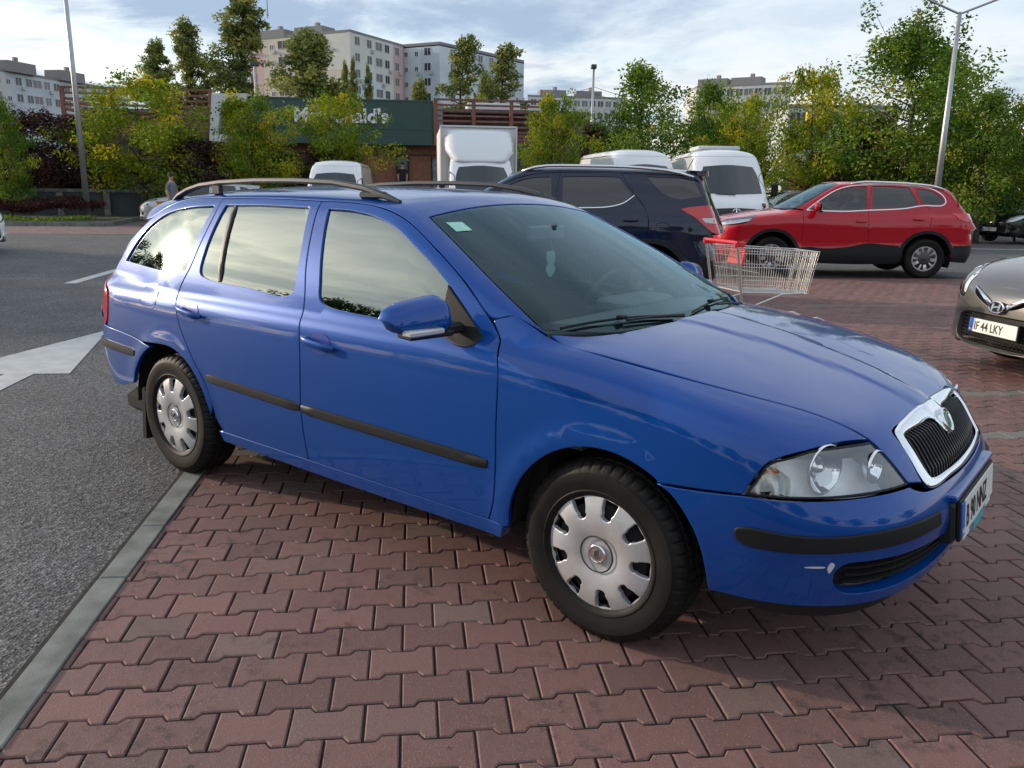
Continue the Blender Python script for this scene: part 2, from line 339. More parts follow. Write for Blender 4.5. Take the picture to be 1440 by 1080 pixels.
def patch(name, F, proj, outer, m, parent, holes=(), h=.04, gap=.002, drop=.02, bev=.003, off=0., hdrop=None, mirror=True, hbev=None, extra=None):
    # one body panel: the region `outer` of surface F, edges rolled inwards
    outer = clean(np.asarray(outer)[:, :2]);
    if area(outer) < 0: outer = outer[::-1]
    holes = [clean(np.asarray(q)[:, :2]) for q in holes]; holes = [q[::-1] if area(q) > 0 else q for q in holes]
    hdrop = drop if hdrop is None else hdrop
    loops = []
    for i, l in enumerate([outer] + holes):
        e, _ = inset(l, gap if i == 0 else 0.0); b0, nn = inset(e, bev); loops.append((e, b0, nn))
    V2, Fc = cdt_fill(loops[0][1], [q[1] for q in loops[1:]], h)
    def surf(q):
        O, D, t0, t1 = proj(q); P, ok = root(F, O, D, t0, t1); n = grad(F, P); return P, n
    P, n = surf(V2); P = P + n * off; V = [P]; NN = [n]; Fs = [Fc]; base = len(P)
    # orient triangles to normals
    tri = P[Fc]; gn = np.cross(tri[:, 1] - tri[:, 0], tri[:, 2] - tri[:, 0]); fl = (gn * n[Fc].mean(1)).sum(1) < 0; Fc[fl] = Fc[fl][:, ::-1]
    sgn = -1 if fl.mean() > .5 else 1
    for i, (e, b0, nn) in enumerate(loops):
        dr = drop if i == 0 else hdrop; m_ = len(e)
        if dr <= 0: continue
        Pa, na = surf(b0); Pe, ne = surf(e); out = Pe - Pa; out -= (out * na).sum(1, keepdims=True) * na; out /= np.linalg.norm(out, axis=1, keepdims=True) + 1e-9
        A = Pa + na * off; B = Pe + ne * (off - bev * .8); C_ = Pe + ne * (off - dr)
        nb = na + out; nb /= np.linalg.norm(nb, axis=1, keepdims=True) + 1e-9
        V += [A, B, B, C_]; NN += [na, nb, out, out]
        I = np.arange(m_); J = (I + 1) % m_
        for a, b in ((0, 1), (2, 3)):
            q = np.stack([base + a * m_ + I, base + b * m_ + I, base + b * m_ + J, base + a * m_ + J], 1)
            Fs.append(q if sgn > 0 else q[:, ::-1])
        base += 4 * m_
    V = np.vstack(V); NN = np.vstack(NN); faces = [tuple(f) for a in Fs for f in a.tolist()]
    if extra is not None: V = extra(V)
    pn, pf = parent if isinstance(parent, tuple) else (parent, parent)
    res = [mesh(name, V, faces, m, pn, nrm=NN)]
    if mirror:
        s = np.array([1, -1, 1]); res.append(mesh(name, V * s, [f[::-1] for f in faces], m, pf, nrm=NN * s))
    return res
def mirY(p): return [(q[0], -q[1], *q[2:]) for q in p[::-1]]
def mirX(p): return [(-q[0], q[1], *q[2:]) for q in p[::-1]]
def circ(cx, cz, r, a0, a1, n=24): return [(cx + r * math.cos(R_(a0 + (a1 - a0) * i / n)), cz + r * math.sin(R_(a0 + (a1 - a0) * i / n))) for i in range(n + 1)]
# main car field, x forward from the front axle, |y| half width, z up
oWp = spl([-3.7, -3.4, -3.0, -2.5, -1.5, -.5, 0, .35, .6, .8, .95], [.775, .835, .868, .882, .8845, .884, .880, .864, .83, .78, .72])
oWs = spl([.1, .18, .25, .32, .45, .60, .75, .84, .90, .96, 1.02], [-.10, -.055, -.025, -.012, 0, .001, -.006, -.015, -.026, -.048, -.078])
oN = spl([.15, .22, .30, .40, .50, .60, .66, .72, .78, .84], [.80, .855, .885,   .912, .930, .905, .865, .835, .803, .765])
oT = spl([.2, .3, .45, .58, .66, .72, .85, 1.0, 1.1], [3.36, 3.48, 3.58, 3.625, 3.625, 3.60, 3.60, 3.56, 3.50])
oH = spl([-3.7, -.6, -.3, 0, .3, .5, .65, .78, .87, .95], [1.005, 1.015, 1.008, .982, .928, .876, .829, .775, .722, .66])
oR = spl([-3.5, -3.2, -2.9, -2.4, -1.9, -1.4, -1.0, -.6], [1.335, 1.375, 1.415, 1.447, 1.455, 1.444, 1.412, 1.36])
def oL(P):
    x, y, z = P[:, 0], np.abs(P[:, 1]), P[:, 2]
    sd = y - oWp(x) - oWs(z)
    for ax in (0., -2.578):
        r = np.hypot(x - ax, z - .31); sd = sd - .010 * np.exp(-((r - .38) / .05) ** 2) * (y > .5)
    ns = x - (oN(z) - .13 * y ** 2 - .36 * y ** 4)
    tl = -x - (oT(z) - .16 * y ** 2 - .28 * y ** 4)
    yc = .06 + .11 * np.clip(.8 - x, 0, 1.2)
    tp = z - (oH(x) - .040 * y ** 2 - .07 * y ** 4 + .007 * (1 - sstep(yc - .022, yc + .022, y)) * sstep(-.6, 0, x) * sstep(.98, .6, x))
    f = smax(sd, ns, .30); f = smax(f, tl, .22); f = smax(f, tp, .13 - .05 * sstep(0, -.6, x))
    return smax(f, .16 - z, .05)
def oU(P):
    x, y, z = P[:, 0], np.abs(P[:, 1]), P[:, 2]
    dz = z - .93
    sd = y - (.834 - .20 * dz - .50 * dz ** 2 - .07 * sstep(-.9, .1, x) - .11 * sstep(-2.5, -3.6, x))
    ws = (z - (.985 + (-.10 - .30 * y ** 2 - x) * .47 - .05 * (x + .6) ** 2)) * .9
    rf = z - (oR(x) + .022 - .09 * y ** 2 - .12 * y ** 4)
    re = (-x - (3.25 + (1.34 - z) * .78 - .30 * y ** 2)) * .9
    f = smax(ws, rf, .05); f = smax(f, re, .10); f = smax(f, sd, .085)
    return smax(f, .7 - z, .02)
def OCT(P): return smin(oL(P), oU(P), .02)
def make_field(d):
    Wp = spl(*d['W']); Ws = spl(*d['Ws']); Nn = spl(*d['N']); Tt = spl(*d['T']); Hh = spl(*d['H']); Rr = spl(*d['R'])
    n2, n4 = d['nc']; t2, t4 = d['tc']; kb = d.get('kb', (.25, .22, .13)); zb, yb, a1, a2, fr_, rr_ = d['up']; wx, wz, ws_, wc = d['ws']; bx, bz, bs, bc = d['re']; h2, h4 = d.get('hc', (.04, .08)); axl = d['ax']; wr = d['wr']
    r2, r4 = d.get('rc', (.08, .12)); xf, xr = d['xf']; ku = d.get('ku', (.06, .1, .09))
    def FL(P):
        x, y, z = P[:, 0], np.abs(P[:, 1]), P[:, 2]; sd = y - Wp(x) - Ws(z)
        for ax in axl:
            r = np.hypot(x - ax, z - wr); sd = sd - .014 * np.exp(-((r - wr * 1.2) / .06) ** 2) * (y > .5)
        if 'crease' in d: sd = sd + d['crease'](x, z)
        ns = x - (Nn(z) - n2 * y ** 2 - n4 * y ** 4); tl = -x - (Tt(z) - t2 * y ** 2 - t4 * y ** 4); tp = z - (Hh(x) - h2 * y ** 2 - h4 * y ** 4)
        f = smax(sd, ns, kb[0]); f = smax(f, tl, kb[1]); f = smax(f, tp, kb[2]); return smax(f, d.get('zmin', .2) - z, .05)
    def FU(P):
        x, y, z = P[:, 0], np.abs(P[:, 1]), P[:, 2]; dz = z - zb
        sd = y - (yb - a1 * dz - a2 * dz ** 2 - fr_ * sstep(xf - .6, xf + .5, x) - rr_ * sstep(xr + .8, xr - .3, x))
        ws = (z - (wz + (wx - wc * y ** 2 - x) * ws_)) / math.hypot(1, ws_); rf = z - (Rr(x) - r2 * y ** 2 - r4 * y ** 4); re = (-x - (bx + (bz - z) * bs - bc * y ** 2)) / math.hypot(1, bs)
        f = smax(ws, rf, ku[0]); f = smax(f, re, ku[1]); f = smax(f, sd, ku[2]); return smax(f, zb - .25 - z, .02)
    return FL, FU, lambda P: smin(FL(P), FU(P), d.get('kj', .03))
KAD = dict(W=([-3.6, -3.2, -2.6, -1.5, -.4, .1, .5, .8, .95], [.80, .875, .905, .915, .915, .905, .87, .80, .74]), Ws=([.15, .25, .4, .6, .75, .9, 1.0, 1.1, 1.2], [-.07, -.03, -.005, -.02, -.012, 0, -.012, -.035, -.08]),
    N=([.15, .25, .4, .55, .7, .82, .92, 1.0], [.86, .94, .965, .98, .975, .945, .90, .84]), T=([.2, .35, .5, .65, .8, 1.0, 1.15, 1.25], [3.48, 3.57, 3.60, 3.60, 3.57, 3.53, 3.50, 3.47]),
    H=([-3.6, -.9, -.5, -.2, .1, .4, .6, .78, .9], [1.17, 1.17, 1.17, 1.15, 1.12, 1.07, 1.03, .98, .92]), R=([-3.5, -3.2, -2.7, -2.1, -1.5, -1.0, -.7], [1.50, 1.555, 1.61, 1.645, 1.655, 1.63, 1.59]),
    nc=(.14, .30), tc=(.12, .20), up=(1.08, .865, .27, .30, .06, .08), ws=(-.20, 1.18, .52, .30), re=(3.20, 1.45, .80, .25), ax=(0., -2.646), wr=.345, xf=(-.3, -2.9), ku=(.07, .12, .10))
kL, kU, KADF = make_field(KAD)
NAV = dict(W=([-3.75, -3.3, -2.6, -1.5, -.4, .1, .5, .8, .95], [.82, .89, .93, .935, .935, .925, .89, .82, .76]), Ws=([.15, .25, .4, .6, .8, 1.0, 1.1, 1.2, 1.3], [-.07, -.03, -.005, -.015, -.004, 0, -.012, -.04, -.09]),
    N=([.15, .25, .4, .55, .7, .82, .95, 1.05], [.80, .88, .90, .92, .915, .90, .86, .80]), T=([.2, .35, .5, .65, .8, 1.0, 1.2, 1.3], [3.62, 3.70, 3.76, 3.76, 3.68, 3.64, 3.61, 3.57]),
    H=([-3.7, -.9, -.5, -.2, .1, .4, .6, .78, .9], [1.24, 1.24, 1.235, 1.22, 1.19, 1.14, 1.09, 1.02, .95]), R=([-3.7, -3.3, -2.8, -2.1, -1.5, -1.0, -.7], [1.69, 1.725, 1.75, 1.765, 1.765, 1.73, 1.68]),
    nc=(.14, .30), tc=(.10, .18), up=(1.15, .885, .26, .25, .06, .06), ws=(-.15, 1.24, .52, .30), re=(3.50, 1.62, .45, .16), ax=(0., -2.86), wr=.36, xf=(-.3, -3.1), ku=(.07, .12, .10))
nL, nU, NAVF = make_field(NAV)
HYU = dict(W=([-3.6, -3.2, -2.6, -1.5, -.4, .1, .45, .7, .85], [.78, .85, .88, .885, .885, .875, .85, .80, .74]), Ws=([.15, .25, .4, .6, .75, .88, .96, 1.02, 1.1], [-.07, -.03, -.01, -.004, 0, -.012, -.03, -.055, -.09]),
    N=([.15, .22, .3, .42, .55, .65, .75, .82, .9], [.80, .86, .885, .87, .865, .855, .82, .77, .70]), T=([.2, .35, .5, .65, .8, 1.0, 1.15], [3.30, 3.42, 3.46, 3.46, 3.44, 3.40, 3.36]),
    H=([-3.6, -.7, -.4, -.1, .2, .4, .55, .68, .8], [1.02, 1.03, 1.03, 1.01, .97, .93, .885, .83, .76]), R=([-3.5, -3.2, -2.7, -2.1, -1.5, -1.0, -.7], [1.36, 1.41, 1.45, 1.475, 1.48, 1.45, 1.40]),
    nc=(.16, .34), tc=(.14, .28), up=(.97, .83, .30, .30, .06, .09), ws=(-.10, 1.02, .50, .30), re=(3.25, 1.35, .50, .25), ax=(0., -2.62), wr=.315, xf=(-.3, -2.9), ku=(.06, .10, .09), kb=(.26, .22, .14))
hL, hU, HYUF = make_field(HYU)
# ---------- ground, in (u,v) axes turned 45 degrees: u runs along the brick rows, v along the kerb ----------
Q2 = math.sqrt(.5)
def UV(u, v, z=0.): return (Q2 * (u - v), Q2 * (u + v), z)
def toUV(p): return ((p[0] + p[1]) * Q2, (p[1] - p[0]) * Q2)
def nodes(m): m.use_nodes = True; return m.node_tree, m.node_tree.nodes, m.node_tree.links
def asphalt_mat(name, base=.060, warm=1.0):
    m = bpy.data.materials.new(name); t, n, l = nodes(m); b = n['Principled BSDF']; tc = n.new('ShaderNodeTexCoord')
    vo = n.new('ShaderNodeTexVoronoi'); vo.inputs['Scale'].default_value = 92; l.new(tc.outputs['Object'], vo.inputs['Vector'])
    v2 = n.new('ShaderNodeTexVoronoi'); v2.inputs['Scale'].default_value = 30; l.new(tc.outputs['Object'], v2.inputs['Vector'])
    n1 = n.new('ShaderNodeTexNoise'); n1.inputs['Scale'].default_value = 1.3; n1.inputs['Detail'].default_value = 8; n1.inputs['Roughness'].default_value = .65; l.new(tc.outputs['Object'], n1.inputs['Vector'])
    n2 = n.new('ShaderNodeTexNoise'); n2.inputs['Scale'].default_value = 60; n2.inputs['Detail'].default_value = 6; l.new(tc.outputs['Object'], n2.inputs['Vector'])
    cr = n.new('ShaderNodeValToRGB'); cr.color_ramp.elements[0].color = (base * .35, base * .36, base * .38, 1); cr.color_ramp.elements[1].color = (base * 2.3 * warm, base * 2.3, base * 2.27, 1)
    e = cr.color_ramp.elements.new(.5); e.color = (base * warm, base, base * 1.0, 1); cr.color_ramp.elements[0].position = .15; cr.color_ramp.elements[2].position = .92
    l.new(vo.outputs['Color'], cr.inputs[0])
    mx = n.new('ShaderNodeMix'); mx.data_type = 'RGBA'; mx.blend_type = 'MULTIPLY'; mx.inputs[0].default_value = .55; l.new(cr.outputs[0], mx.inputs[6])
    mr = n.new('ShaderNodeMapRange'); mr.inputs[1].default_value = .3; mr.inputs[2].default_value = .7; mr.inputs[3].default_value = .5; mr.inputs[4].default_value = 1.35; l.new(n1.outputs[0], mr.inputs[0]); l.new(mr.outputs[0], mx.inputs[7])
    m2 = n.new('ShaderNodeMix'); m2.data_type = 'RGBA'; m2.blend_type = 'MULTIPLY'; m2.inputs[0].default_value = .7; l.new(mx.outputs[2], m2.inputs[6])
    mr2 = n.new('ShaderNodeMapRange'); mr2.inputs[1].default_value = .35; mr2.inputs[2].default_value = .62; mr2.inputs[3].default_value = .45; mr2.inputs[4].default_value = 1.3; l.new(n2.outputs[0], mr2.inputs[0]); l.new(mr2.outputs[0], m2.inputs[7])
    l.new(m2.outputs[2], b.inputs['Base Color']); b.inputs['Roughness'].default_value = .82
    ad = n.new('ShaderNodeMath'); ad.operation = 'ADD'; l.new(vo.outputs['Distance'], ad.inputs[0]); l.new(v2.outputs['Distance'], ad.inputs[1])
    bp = n.new('ShaderNodeBump'); bp.inputs['Strength'].default_value = .8; bp.inputs['Distance'].default_value = .006; l.new(ad.outputs[0], bp.inputs['Height']); l.new(bp.outputs[0], b.inputs['Normal'])
    return m
ASPH = asphalt_mat('asphalt', .086)
def brick_mat():
    m = bpy.data.materials.new('paver_concrete'); t, n, l = nodes(m); b = n['Principled BSDF']; tc = n.new('ShaderNodeTexCoord'); at_ = n.new('ShaderNodeAttribute'); at_.attribute_name = 'tone'
    sp = n.new('ShaderNodeSeparateColor'); l.new(at_.outputs['Color'], sp.inputs[0])
    n1 = n.new('ShaderNodeTexNoise'); n1.inputs['Scale'].default_value = 1.6; n1.inputs['Detail'].default_value = 7; l.new(tc.outputs['Object'], n1.inputs['Vector'])
    n3 = n.new('ShaderNodeTexNoise'); n3.inputs['Scale'].default_value = 14; n3.inputs['Detail'].default_value = 8; n3.inputs['Roughness'].default_value = .7; l.new(tc.outputs['Object'], n3.inputs['Vector'])
    n2 = n.new('ShaderNodeTexNoise'); n2.inputs['Scale'].default_value = 230; n2.inputs['Detail'].default_value = 3; l.new(tc.outputs['Object'], n2.inputs['Vector'])
    cr = n.new('ShaderNodeValToRGB'); cr.color_ramp.elements[0].color = (.108, .060, .053, 1); cr.color_ramp.elements[1].color = (.218, .112, .096, 1); l.new(sp.outputs[0], cr.inputs[0])
    g = n.new('ShaderNodeMix'); g.data_type = 'RGBA'; l.new(sp.outputs[1], g.inputs[0]); l.new(cr.outputs[0], g.inputs[6]); g.inputs[7].default_value = (.17, .175, .15, 1)
    # grime patches
    gr = n.new('ShaderNodeMapRange'); gr.inputs[1].default_value = .50; gr.inputs[2].default_value = .66; gr.inputs[4].default_value = .95; l.new(n3.outputs[0], gr.inputs[0])
    g2 = n.new('ShaderNodeMapRange'); g2.inputs[1].default_value = .42; g2.inputs[2].default_value = .62; l.new(n1.outputs[0], g2.inputs[0])
    mm = n.new('ShaderNodeMath'); mm.operation = 'MULTIPLY'; l.new(gr.outputs[0], mm.inputs[0]); l.new(g2.outputs[0], mm.inputs[1])
    d = n.new('ShaderNodeMix'); d.data_type = 'RGBA'; l.new(mm.outputs[0], d.inputs[0]); l.new(g.outputs[2], d.inputs[6]); d.inputs[7].default_value = (.036, .032, .027, 1)
    # small round gum and oil spots
    vo = n.new('ShaderNodeTexVoronoi'); vo.inputs['Scale'].default_value = 4.2; l.new(tc.outputs['Object'], vo.inputs['Vector']); vs = n.new('ShaderNodeMapRange'); vs.inputs[1].default_value = .055; vs.inputs[2].default_value = .04; vs.inputs[4].default_value = .75; l.new(vo.outputs['Distance'], vs.inputs[0])
    d2 = n.new('ShaderNodeMix'); d2.data_type = 'RGBA'; l.new(vs.outputs[0], d2.inputs[0]); l.new(d.outputs[2], d2.inputs[6]); d2.inputs[7].default_value = (.045, .036, .032, 1)
    # pale aggregate grains
    sg = n.new('ShaderNodeMapRange'); sg.inputs[1].default_value = .62; sg.inputs[2].default_value = .70; sg.inputs[4].default_value = .7; l.new(n2.outputs[0], sg.inputs[0])
    s = n.new('ShaderNodeMix'); s.data_type = 'RGBA'; l.new(sg.outputs[0], s.inputs[0]); l.new(d2.outputs[2], s.inputs[6]); s.inputs[7].default_value = (.36, .30, .26, 1)
    l.new(s.outputs[2], b.inputs['Base Color']); b.inputs['Roughness'].default_value = .78
    ad = n.new('ShaderNodeMath'); ad.operation = 'ADD'; l.new(n2.outputs[0], ad.inputs[0]); mu = n.new('ShaderNodeMath'); mu.operation = 'MULTIPLY'; mu.inputs[1].default_value = 2.2; l.new(n3.outputs[0], mu.inputs[0]); l.new(mu.outputs[0], ad.inputs[1])
    bp = n.new('ShaderNodeBump'); bp.inputs['Strength'].default_value = .55; bp.inputs['Distance'].default_value = .003; l.new(ad.outputs[0], bp.inputs['Height']); l.new(bp.outputs[0], b.inputs['Normal'])
    return m
PAV = brick_mat(); SAND = mat('joint_sand', (.014, .012, .010), .95, noise=.4, nscale=40)
CONC = mat('kerb_concrete', (.165, .175, .158), .85, noise=.35, nscale=6, bump=.25, bscale=220); GRASSC = mat('verge_soil', (.05, .055, .025), .95, noise=.4, nscale=3)
def sheet(name, pts, z, m):
    V = [UV(u, v, z) for u, v in pts]; o = mesh(name, V, [tuple(range(len(V)))] if area(np.array(pts)) > 0 else [tuple(range(len(V)))[::-1]], m); o['kind'] = 'structure'; return o
G_ = []; rr_ = [0, 30, 80, 200, 500, 1400]
mb = MB(); mb.lathe([(0.01, -.03), (60, -.03), (300, -.03), (1500, -.03)], 48, 'z'); go_ = mb.build('ground', mat('far_ground', (.06, .065, .045), .95, noise=.3, nscale=.05), fix=True); go_['kind'] = 'structure'
sheet('asphalt', [(-70, -60), (60, -60), (60, 60), (-70, 60)], -.012, ASPH)
sheet('paving_bed', [(-2.41, -8), (16, -8), (16, 10.9), (-2.41, 10.9)], -.006, SAND)
# interlocking pavers, modelled one by one and kept as one surface
def pavers():
    Lb, p, a, gp = .207, .148, .0115, .0034
    bk = np.array([0, .050, .066, .141, .157, .207]); bv = np.array([a, a, -a, -a, a, a])
    b = lambda u: np.interp(np.mod(u, Lb), bk, bv)
    us = np.array([0, .050, .066, .1035 - .048, .1035 + .048, .141, .157, .207]); us = np.unique(np.round(np.concatenate([[0, .050, .066, .141, .157, .207], [.0375, .0535, .1535, .1695]]), 5)); us = us[(us >= 0) & (us <= .207)]
    uu = us.copy(); uu[0] += gp; uu[-1] -= gp
    top = np.stack([uu, p / 2 + b(us) - gp - 0 * us], 1); top[-1, 1] = p / 2 + a - gp; bot = np.stack([uu, -p / 2 + np.interp(np.mod(us + Lb / 2, Lb), bk, bv) + gp], 1)
    out = np.concatenate([bot, top[::-1]])          # CCW
    out = clean(out, 1e-4); nO = len(out); ins, _ = inset(out, .0042)
    cu = Lb / 2
    V0 = np.concatenate([np.c_[ins, np.zeros(nO)], np.c_[out, np.full(nO, -.0035)], np.c_[out, np.full(nO, -.014)]])
    I = np.arange(nO); J = (I + 1) % nO; sides = [np.stack([I + nO, J + nO, J, I], 1), np.stack([I + 2 * nO, J + 2 * nO, J + nO, I + nO], 1)]
    rows = np.arange(int(-7.5 / p), int(10.75 / p)); VV = []; tone = []; cnt = 0; r2 = np.random.default_rng(3)
    fdir = np.array([math.cos(YAW), math.sin(YAW)]); rdir = np.array([math.sin(YAW), -math.cos(YAW)])
    C_ = []
    for j in rows:
        off = (j % 2) * Lb / 2
        k = np.arange(int(-2.30 / Lb) - 1, int(14 / Lb)); u0 = k * Lb + off; C_.append(np.stack([u0, np.full(len(k), j * p + p / 2 - .012), np.full(len(k), j)], 1))
    C_ = np.vstack(C_); cc = C_[:, :2] + [Lb / 2, 0]; xy = np.stack([Q2 * (cc[:, 0] - cc[:, 1]), Q2 * (cc[:, 0] + cc[:, 1])], 1) - CAMP[:2]
    f = xy @ fdir; s = np.abs(xy @ rdir); dist = np.hypot(f, s)
    keep = (f > -.6) & (s < np.maximum(f, 0) * .80 + 1.5) & (dist < 17.5) & (C_[:, 0] > -2.30 - Lb); C_ = C_[keep]; dist = dist[keep]
    N_ = len(C_); V = np.tile(V0, (N_, 1, 1)); rz_ = r2.normal(0, .0009, N_); tx = r2.normal(0, .006, N_); ty = r2.normal(0, .006, N_)
    V[:, :, 2] += rz_[:, None] + (V[:, :, 0] - Lb / 2) * tx[:, None] + V[:, :, 1] * ty[:, None]
    V[:, :, 0] += C_[:, 0:1] + r2.normal(0, .0007, N_)[:, None]; V[:, :, 1] += C_[:, 1:2] + r2.normal(0, .0007, N_)[:, None]
    # cut bricks along the kerb
    V[:, :, 0] = np.maximum(V[:, :, 0], -2.296)
    row = C_[:, 2]; vv = C_[:, 1]; grey = np.zeros(N_)
    for lo, hi in ((-1.46, -1.30), (1.40, 1.56), (2.56, 2.72), (7.28, 7.43)): grey[(vv > lo) & (vv < hi)] = .75 if lo < 7 else .35
    grey = np.clip(grey + r2.random(N_) ** 14 * .3, 0, 1); tn = np.clip(r2.normal(.6, .15, N_), 0, 1); tn = np.where((vv > 7.28) & (vv < 7.43), 1, tn)
    X = V.reshape(-1, 3); P = np.stack([Q2 * (X[:, 0] - X[:, 1]), Q2 * (X[:, 0] + X[:, 1]), X[:, 2]], 1)
    nv = V0.shape[0]; F = []
    base = (np.arange(N_) * nv)
    quads = np.vstack(sides); Q = (quads[None] + base[:, None, None]).reshape(-1, 4); T = (np.arange(nO)[None] + base[:, None])
    faces = [tuple(x) for x in T.tolist()] + [tuple(x) for x in Q.tolist()]
    me = bpy.data.meshes.new('paving'); me.from_pydata(P.tolist(), [], faces); ca = me.color_attributes.new('tone', 'FLOAT_COLOR', 'POINT')
    col = np.ones((N_, nv, 4), np.float32); col[:, :, 0] = tn[:, None]; col[:, :, 1] = grey[:, None]; col[:, :, 2] = 0; ca.data.foreach_set('color', col.ravel())
    o = link('paving', me, PAV); o['kind'] = 'structure'; return N_
NBR = pavers()
# flush kerb beside the pavers, a length at a time
mb = MB(); v = -6.0; i = 0
while v < 11:
    ln = [.50, 1.0, .50, 1.0][i % 4]; c = UV(-2.352, v + ln / 2, -.043); mb.box(c, (.104, ln - .008, .10), R_(45), b=.004); v += ln; i += 1
mb.build('kerb', CONC)['kind'] = 'structure'
sheet('asphalt_joint', [(-2.432, -6.5), (-2.404, -6.5), (-2.404, 11), (-2.432, 11)], -.0095, mat('joint_dirt', (.020, .018, .015), .95, noise=.5, nscale=12))
WHT = mat('road_paint', (.50, .51, .50), .7, col2=(.40, .41, .40), nscale=6, bump=.4, bscale=120)
sheet('arrow_marking', [(-4.95, 3.72), (-4.42, 3.72), (-4.42, 1.6), (-4.20, 1.6), (-4.20, 3.72), (-3.93, 3.72), (-4.34, 5.80)], -.008, WHT)
sheet('lane_line', [(-6.42, 10.0), (-6.24, 10.0), (-6.24, 13.2), (-6.42, 13.2)], -.008, WHT)
sheet('lane_line', [(8.5, 19.6), (17, 17.3), (17, 17.5), (8.5, 19.8)], -.008, WHT)
PINK = mat('far_pavers', (.15, .095, .09), .85, noise=.25, nscale=3)
sheet('far_paving', [(-60, 22.5), (-9, 22.5), (-9, 26.85), (-11.55, 26.85), (-11.55, 40), (-1, 40), (-1, 25), (-7, 22.4), (-60, 22.4)][0:3] + [(-11.5, 26.85), (-60, 26.85)], -.008, PINK)
sheet('far_paving', [(-11.3, 26.9), (-2, 26.9), (-2, 44), (-11.3, 44)], -.008, PINK)
# verges: the island on the left, the strip on the right
def verge(pts, z):
    p = np.array(pts, float); p = p if area(p) > 0 else p[::-1]; inn, _ = inset(p, .12); mb = MB(); mb.prism([UV(*q)[:2] for q in inn], -.03, z - .01); o = mb.build('verge', GRASSC); o['kind'] = 'structure'
    n = len(p); V = [UV(*q, -.02) for q in p] + [UV(*q, z) for q in p] + [UV(*q, z) for q in inn] + [UV(*q, z - .02) for q in inn]; F = []
    for k in range(3): F += [(k * n + i, k * n + (i + 1) % n, (k + 1) * n + (i + 1) % n, (k + 1) * n + i) for i in range(n)]
    k_ = MB().add(V, F).build('kerb', CONC); k_['kind'] = 'structure'
verge([(-60, 27), (-12.2, 27), (-11.6, 27.6), (-12.6, 37), (-60, 37)], .13)
e1 = at(1440, 322); e2 = at(1362, 320); u1, v1 = toUV(e1); u2, v2 = toUV(e2)
verge([(2, 31), (u2, v2 - .5), (u1, v1), (u1 + 20, v1 - 9), (u1 + 24, v1 + 6), (2, 44)], .13)
# ---------- trees ----------
def leaf_mat(name, c1, c2, c3, tr=.35):
    m = bpy.data.materials.new(name); t, n, l = nodes(m); n.clear(); o = n.new('ShaderNodeOutputMaterial'); a = n.new('ShaderNodeAttribute'); a.attribute_name = 'tone'; sp = n.new('ShaderNodeSeparateColor'); l.new(a.outputs['Color'], sp.inputs[0])
    cr = n.new('ShaderNodeValToRGB'); cr.color_ramp.elements[0].color = (*c1, 1); cr.color_ramp.elements[1].color = (*c3, 1); e = cr.color_ramp.elements.new(.55); e.color = (*c2, 1); l.new(sp.outputs[0], cr.inputs[0])
    d = n.new('ShaderNodeBsdfDiffuse'); tl = n.new('ShaderNodeBsdfTranslucent'); g = n.new('ShaderNodeBsdfGlossy'); g.inputs['Roughness'].default_value = .45; l.new(cr.outputs[0], d.inputs[0])
    hs = n.new('ShaderNodeHueSaturation'); hs.inputs['Saturation'].default_value = 1.15; hs.inputs['Value'].default_value = 1.3; l.new(cr.outputs[0], hs.inputs['Color']); l.new(hs.outputs[0], tl.inputs[0])
    m1 = n.new('ShaderNodeMixShader'); m1.inputs[0].default_value = tr; l.new(d.outputs[0], m1.inputs[1]); l.new(tl.outputs[0], m1.inputs[2])
    m2 = n.new('ShaderNodeMixShader'); m2.inputs[0].default_value = .012; l.new(m1.outputs[0], m2.inputs[1]); l.new(g.outputs[0], m2.inputs[2]); l.new(m2.outputs[0], o.inputs[0]); return m
LV_G = leaf_mat('leaf_green', (.040, .090, .016), (.110, .200, .030), (.30, .31, .045)); LV_Y = leaf_mat('leaf_yellow_green', (.060, .115, .014), (.20, .27, .026), (.48, .38, .03))
LV_P = leaf_mat('leaf_purple', (.020, .011, .014), (.045, .019, .024), (.10, .06, .03), .2); LV_O = leaf_mat('leaf_olive', (.07, .10, .035), (.19, .23, .07), (.38, .35, .11)); LV_D = leaf_mat('leaf_dark', (.022, .050, .015), (.058, .110, .028), (.15, .18, .04))
BARK = mat('bark', (.060, .048, .038), .95, noise=.4, nscale=9, bump=.6, bscale=30)
def leaves_mesh(P, Nn, size, seed, tone, asp=.55):
    # one folded blade (4 verts + midrib) per leaf
    r = np.random.default_rng(seed); n = len(P); d = r.normal(size=(n, 3)); d[:, 2] -= .45; d /= np.linalg.norm(d, axis=1, keepdims=True)
    w = np.cross(d, Nn + r.normal(size=(n, 3)) * .5); w /= np.linalg.norm(w, axis=1, keepdims=True) + 1e-9; s = size * r.uniform(.6, 1.25, n)[:, None]; up = np.cross(w, d)
    V = np.stack([P, P + d * s * .5 + w * s * asp * .5 + up * s * .06, P + d * s, P + d * s * .5 - w * s * asp * .5 + up * s * .06], 1).reshape(-1, 3)
    F = (np.arange(n) * 4)[:, None] + np.array([0, 1, 2, 3])[None]
    T = np.repeat(np.clip(tone + r.normal(0, .12, n), 0, 1), 4); return V, F, T
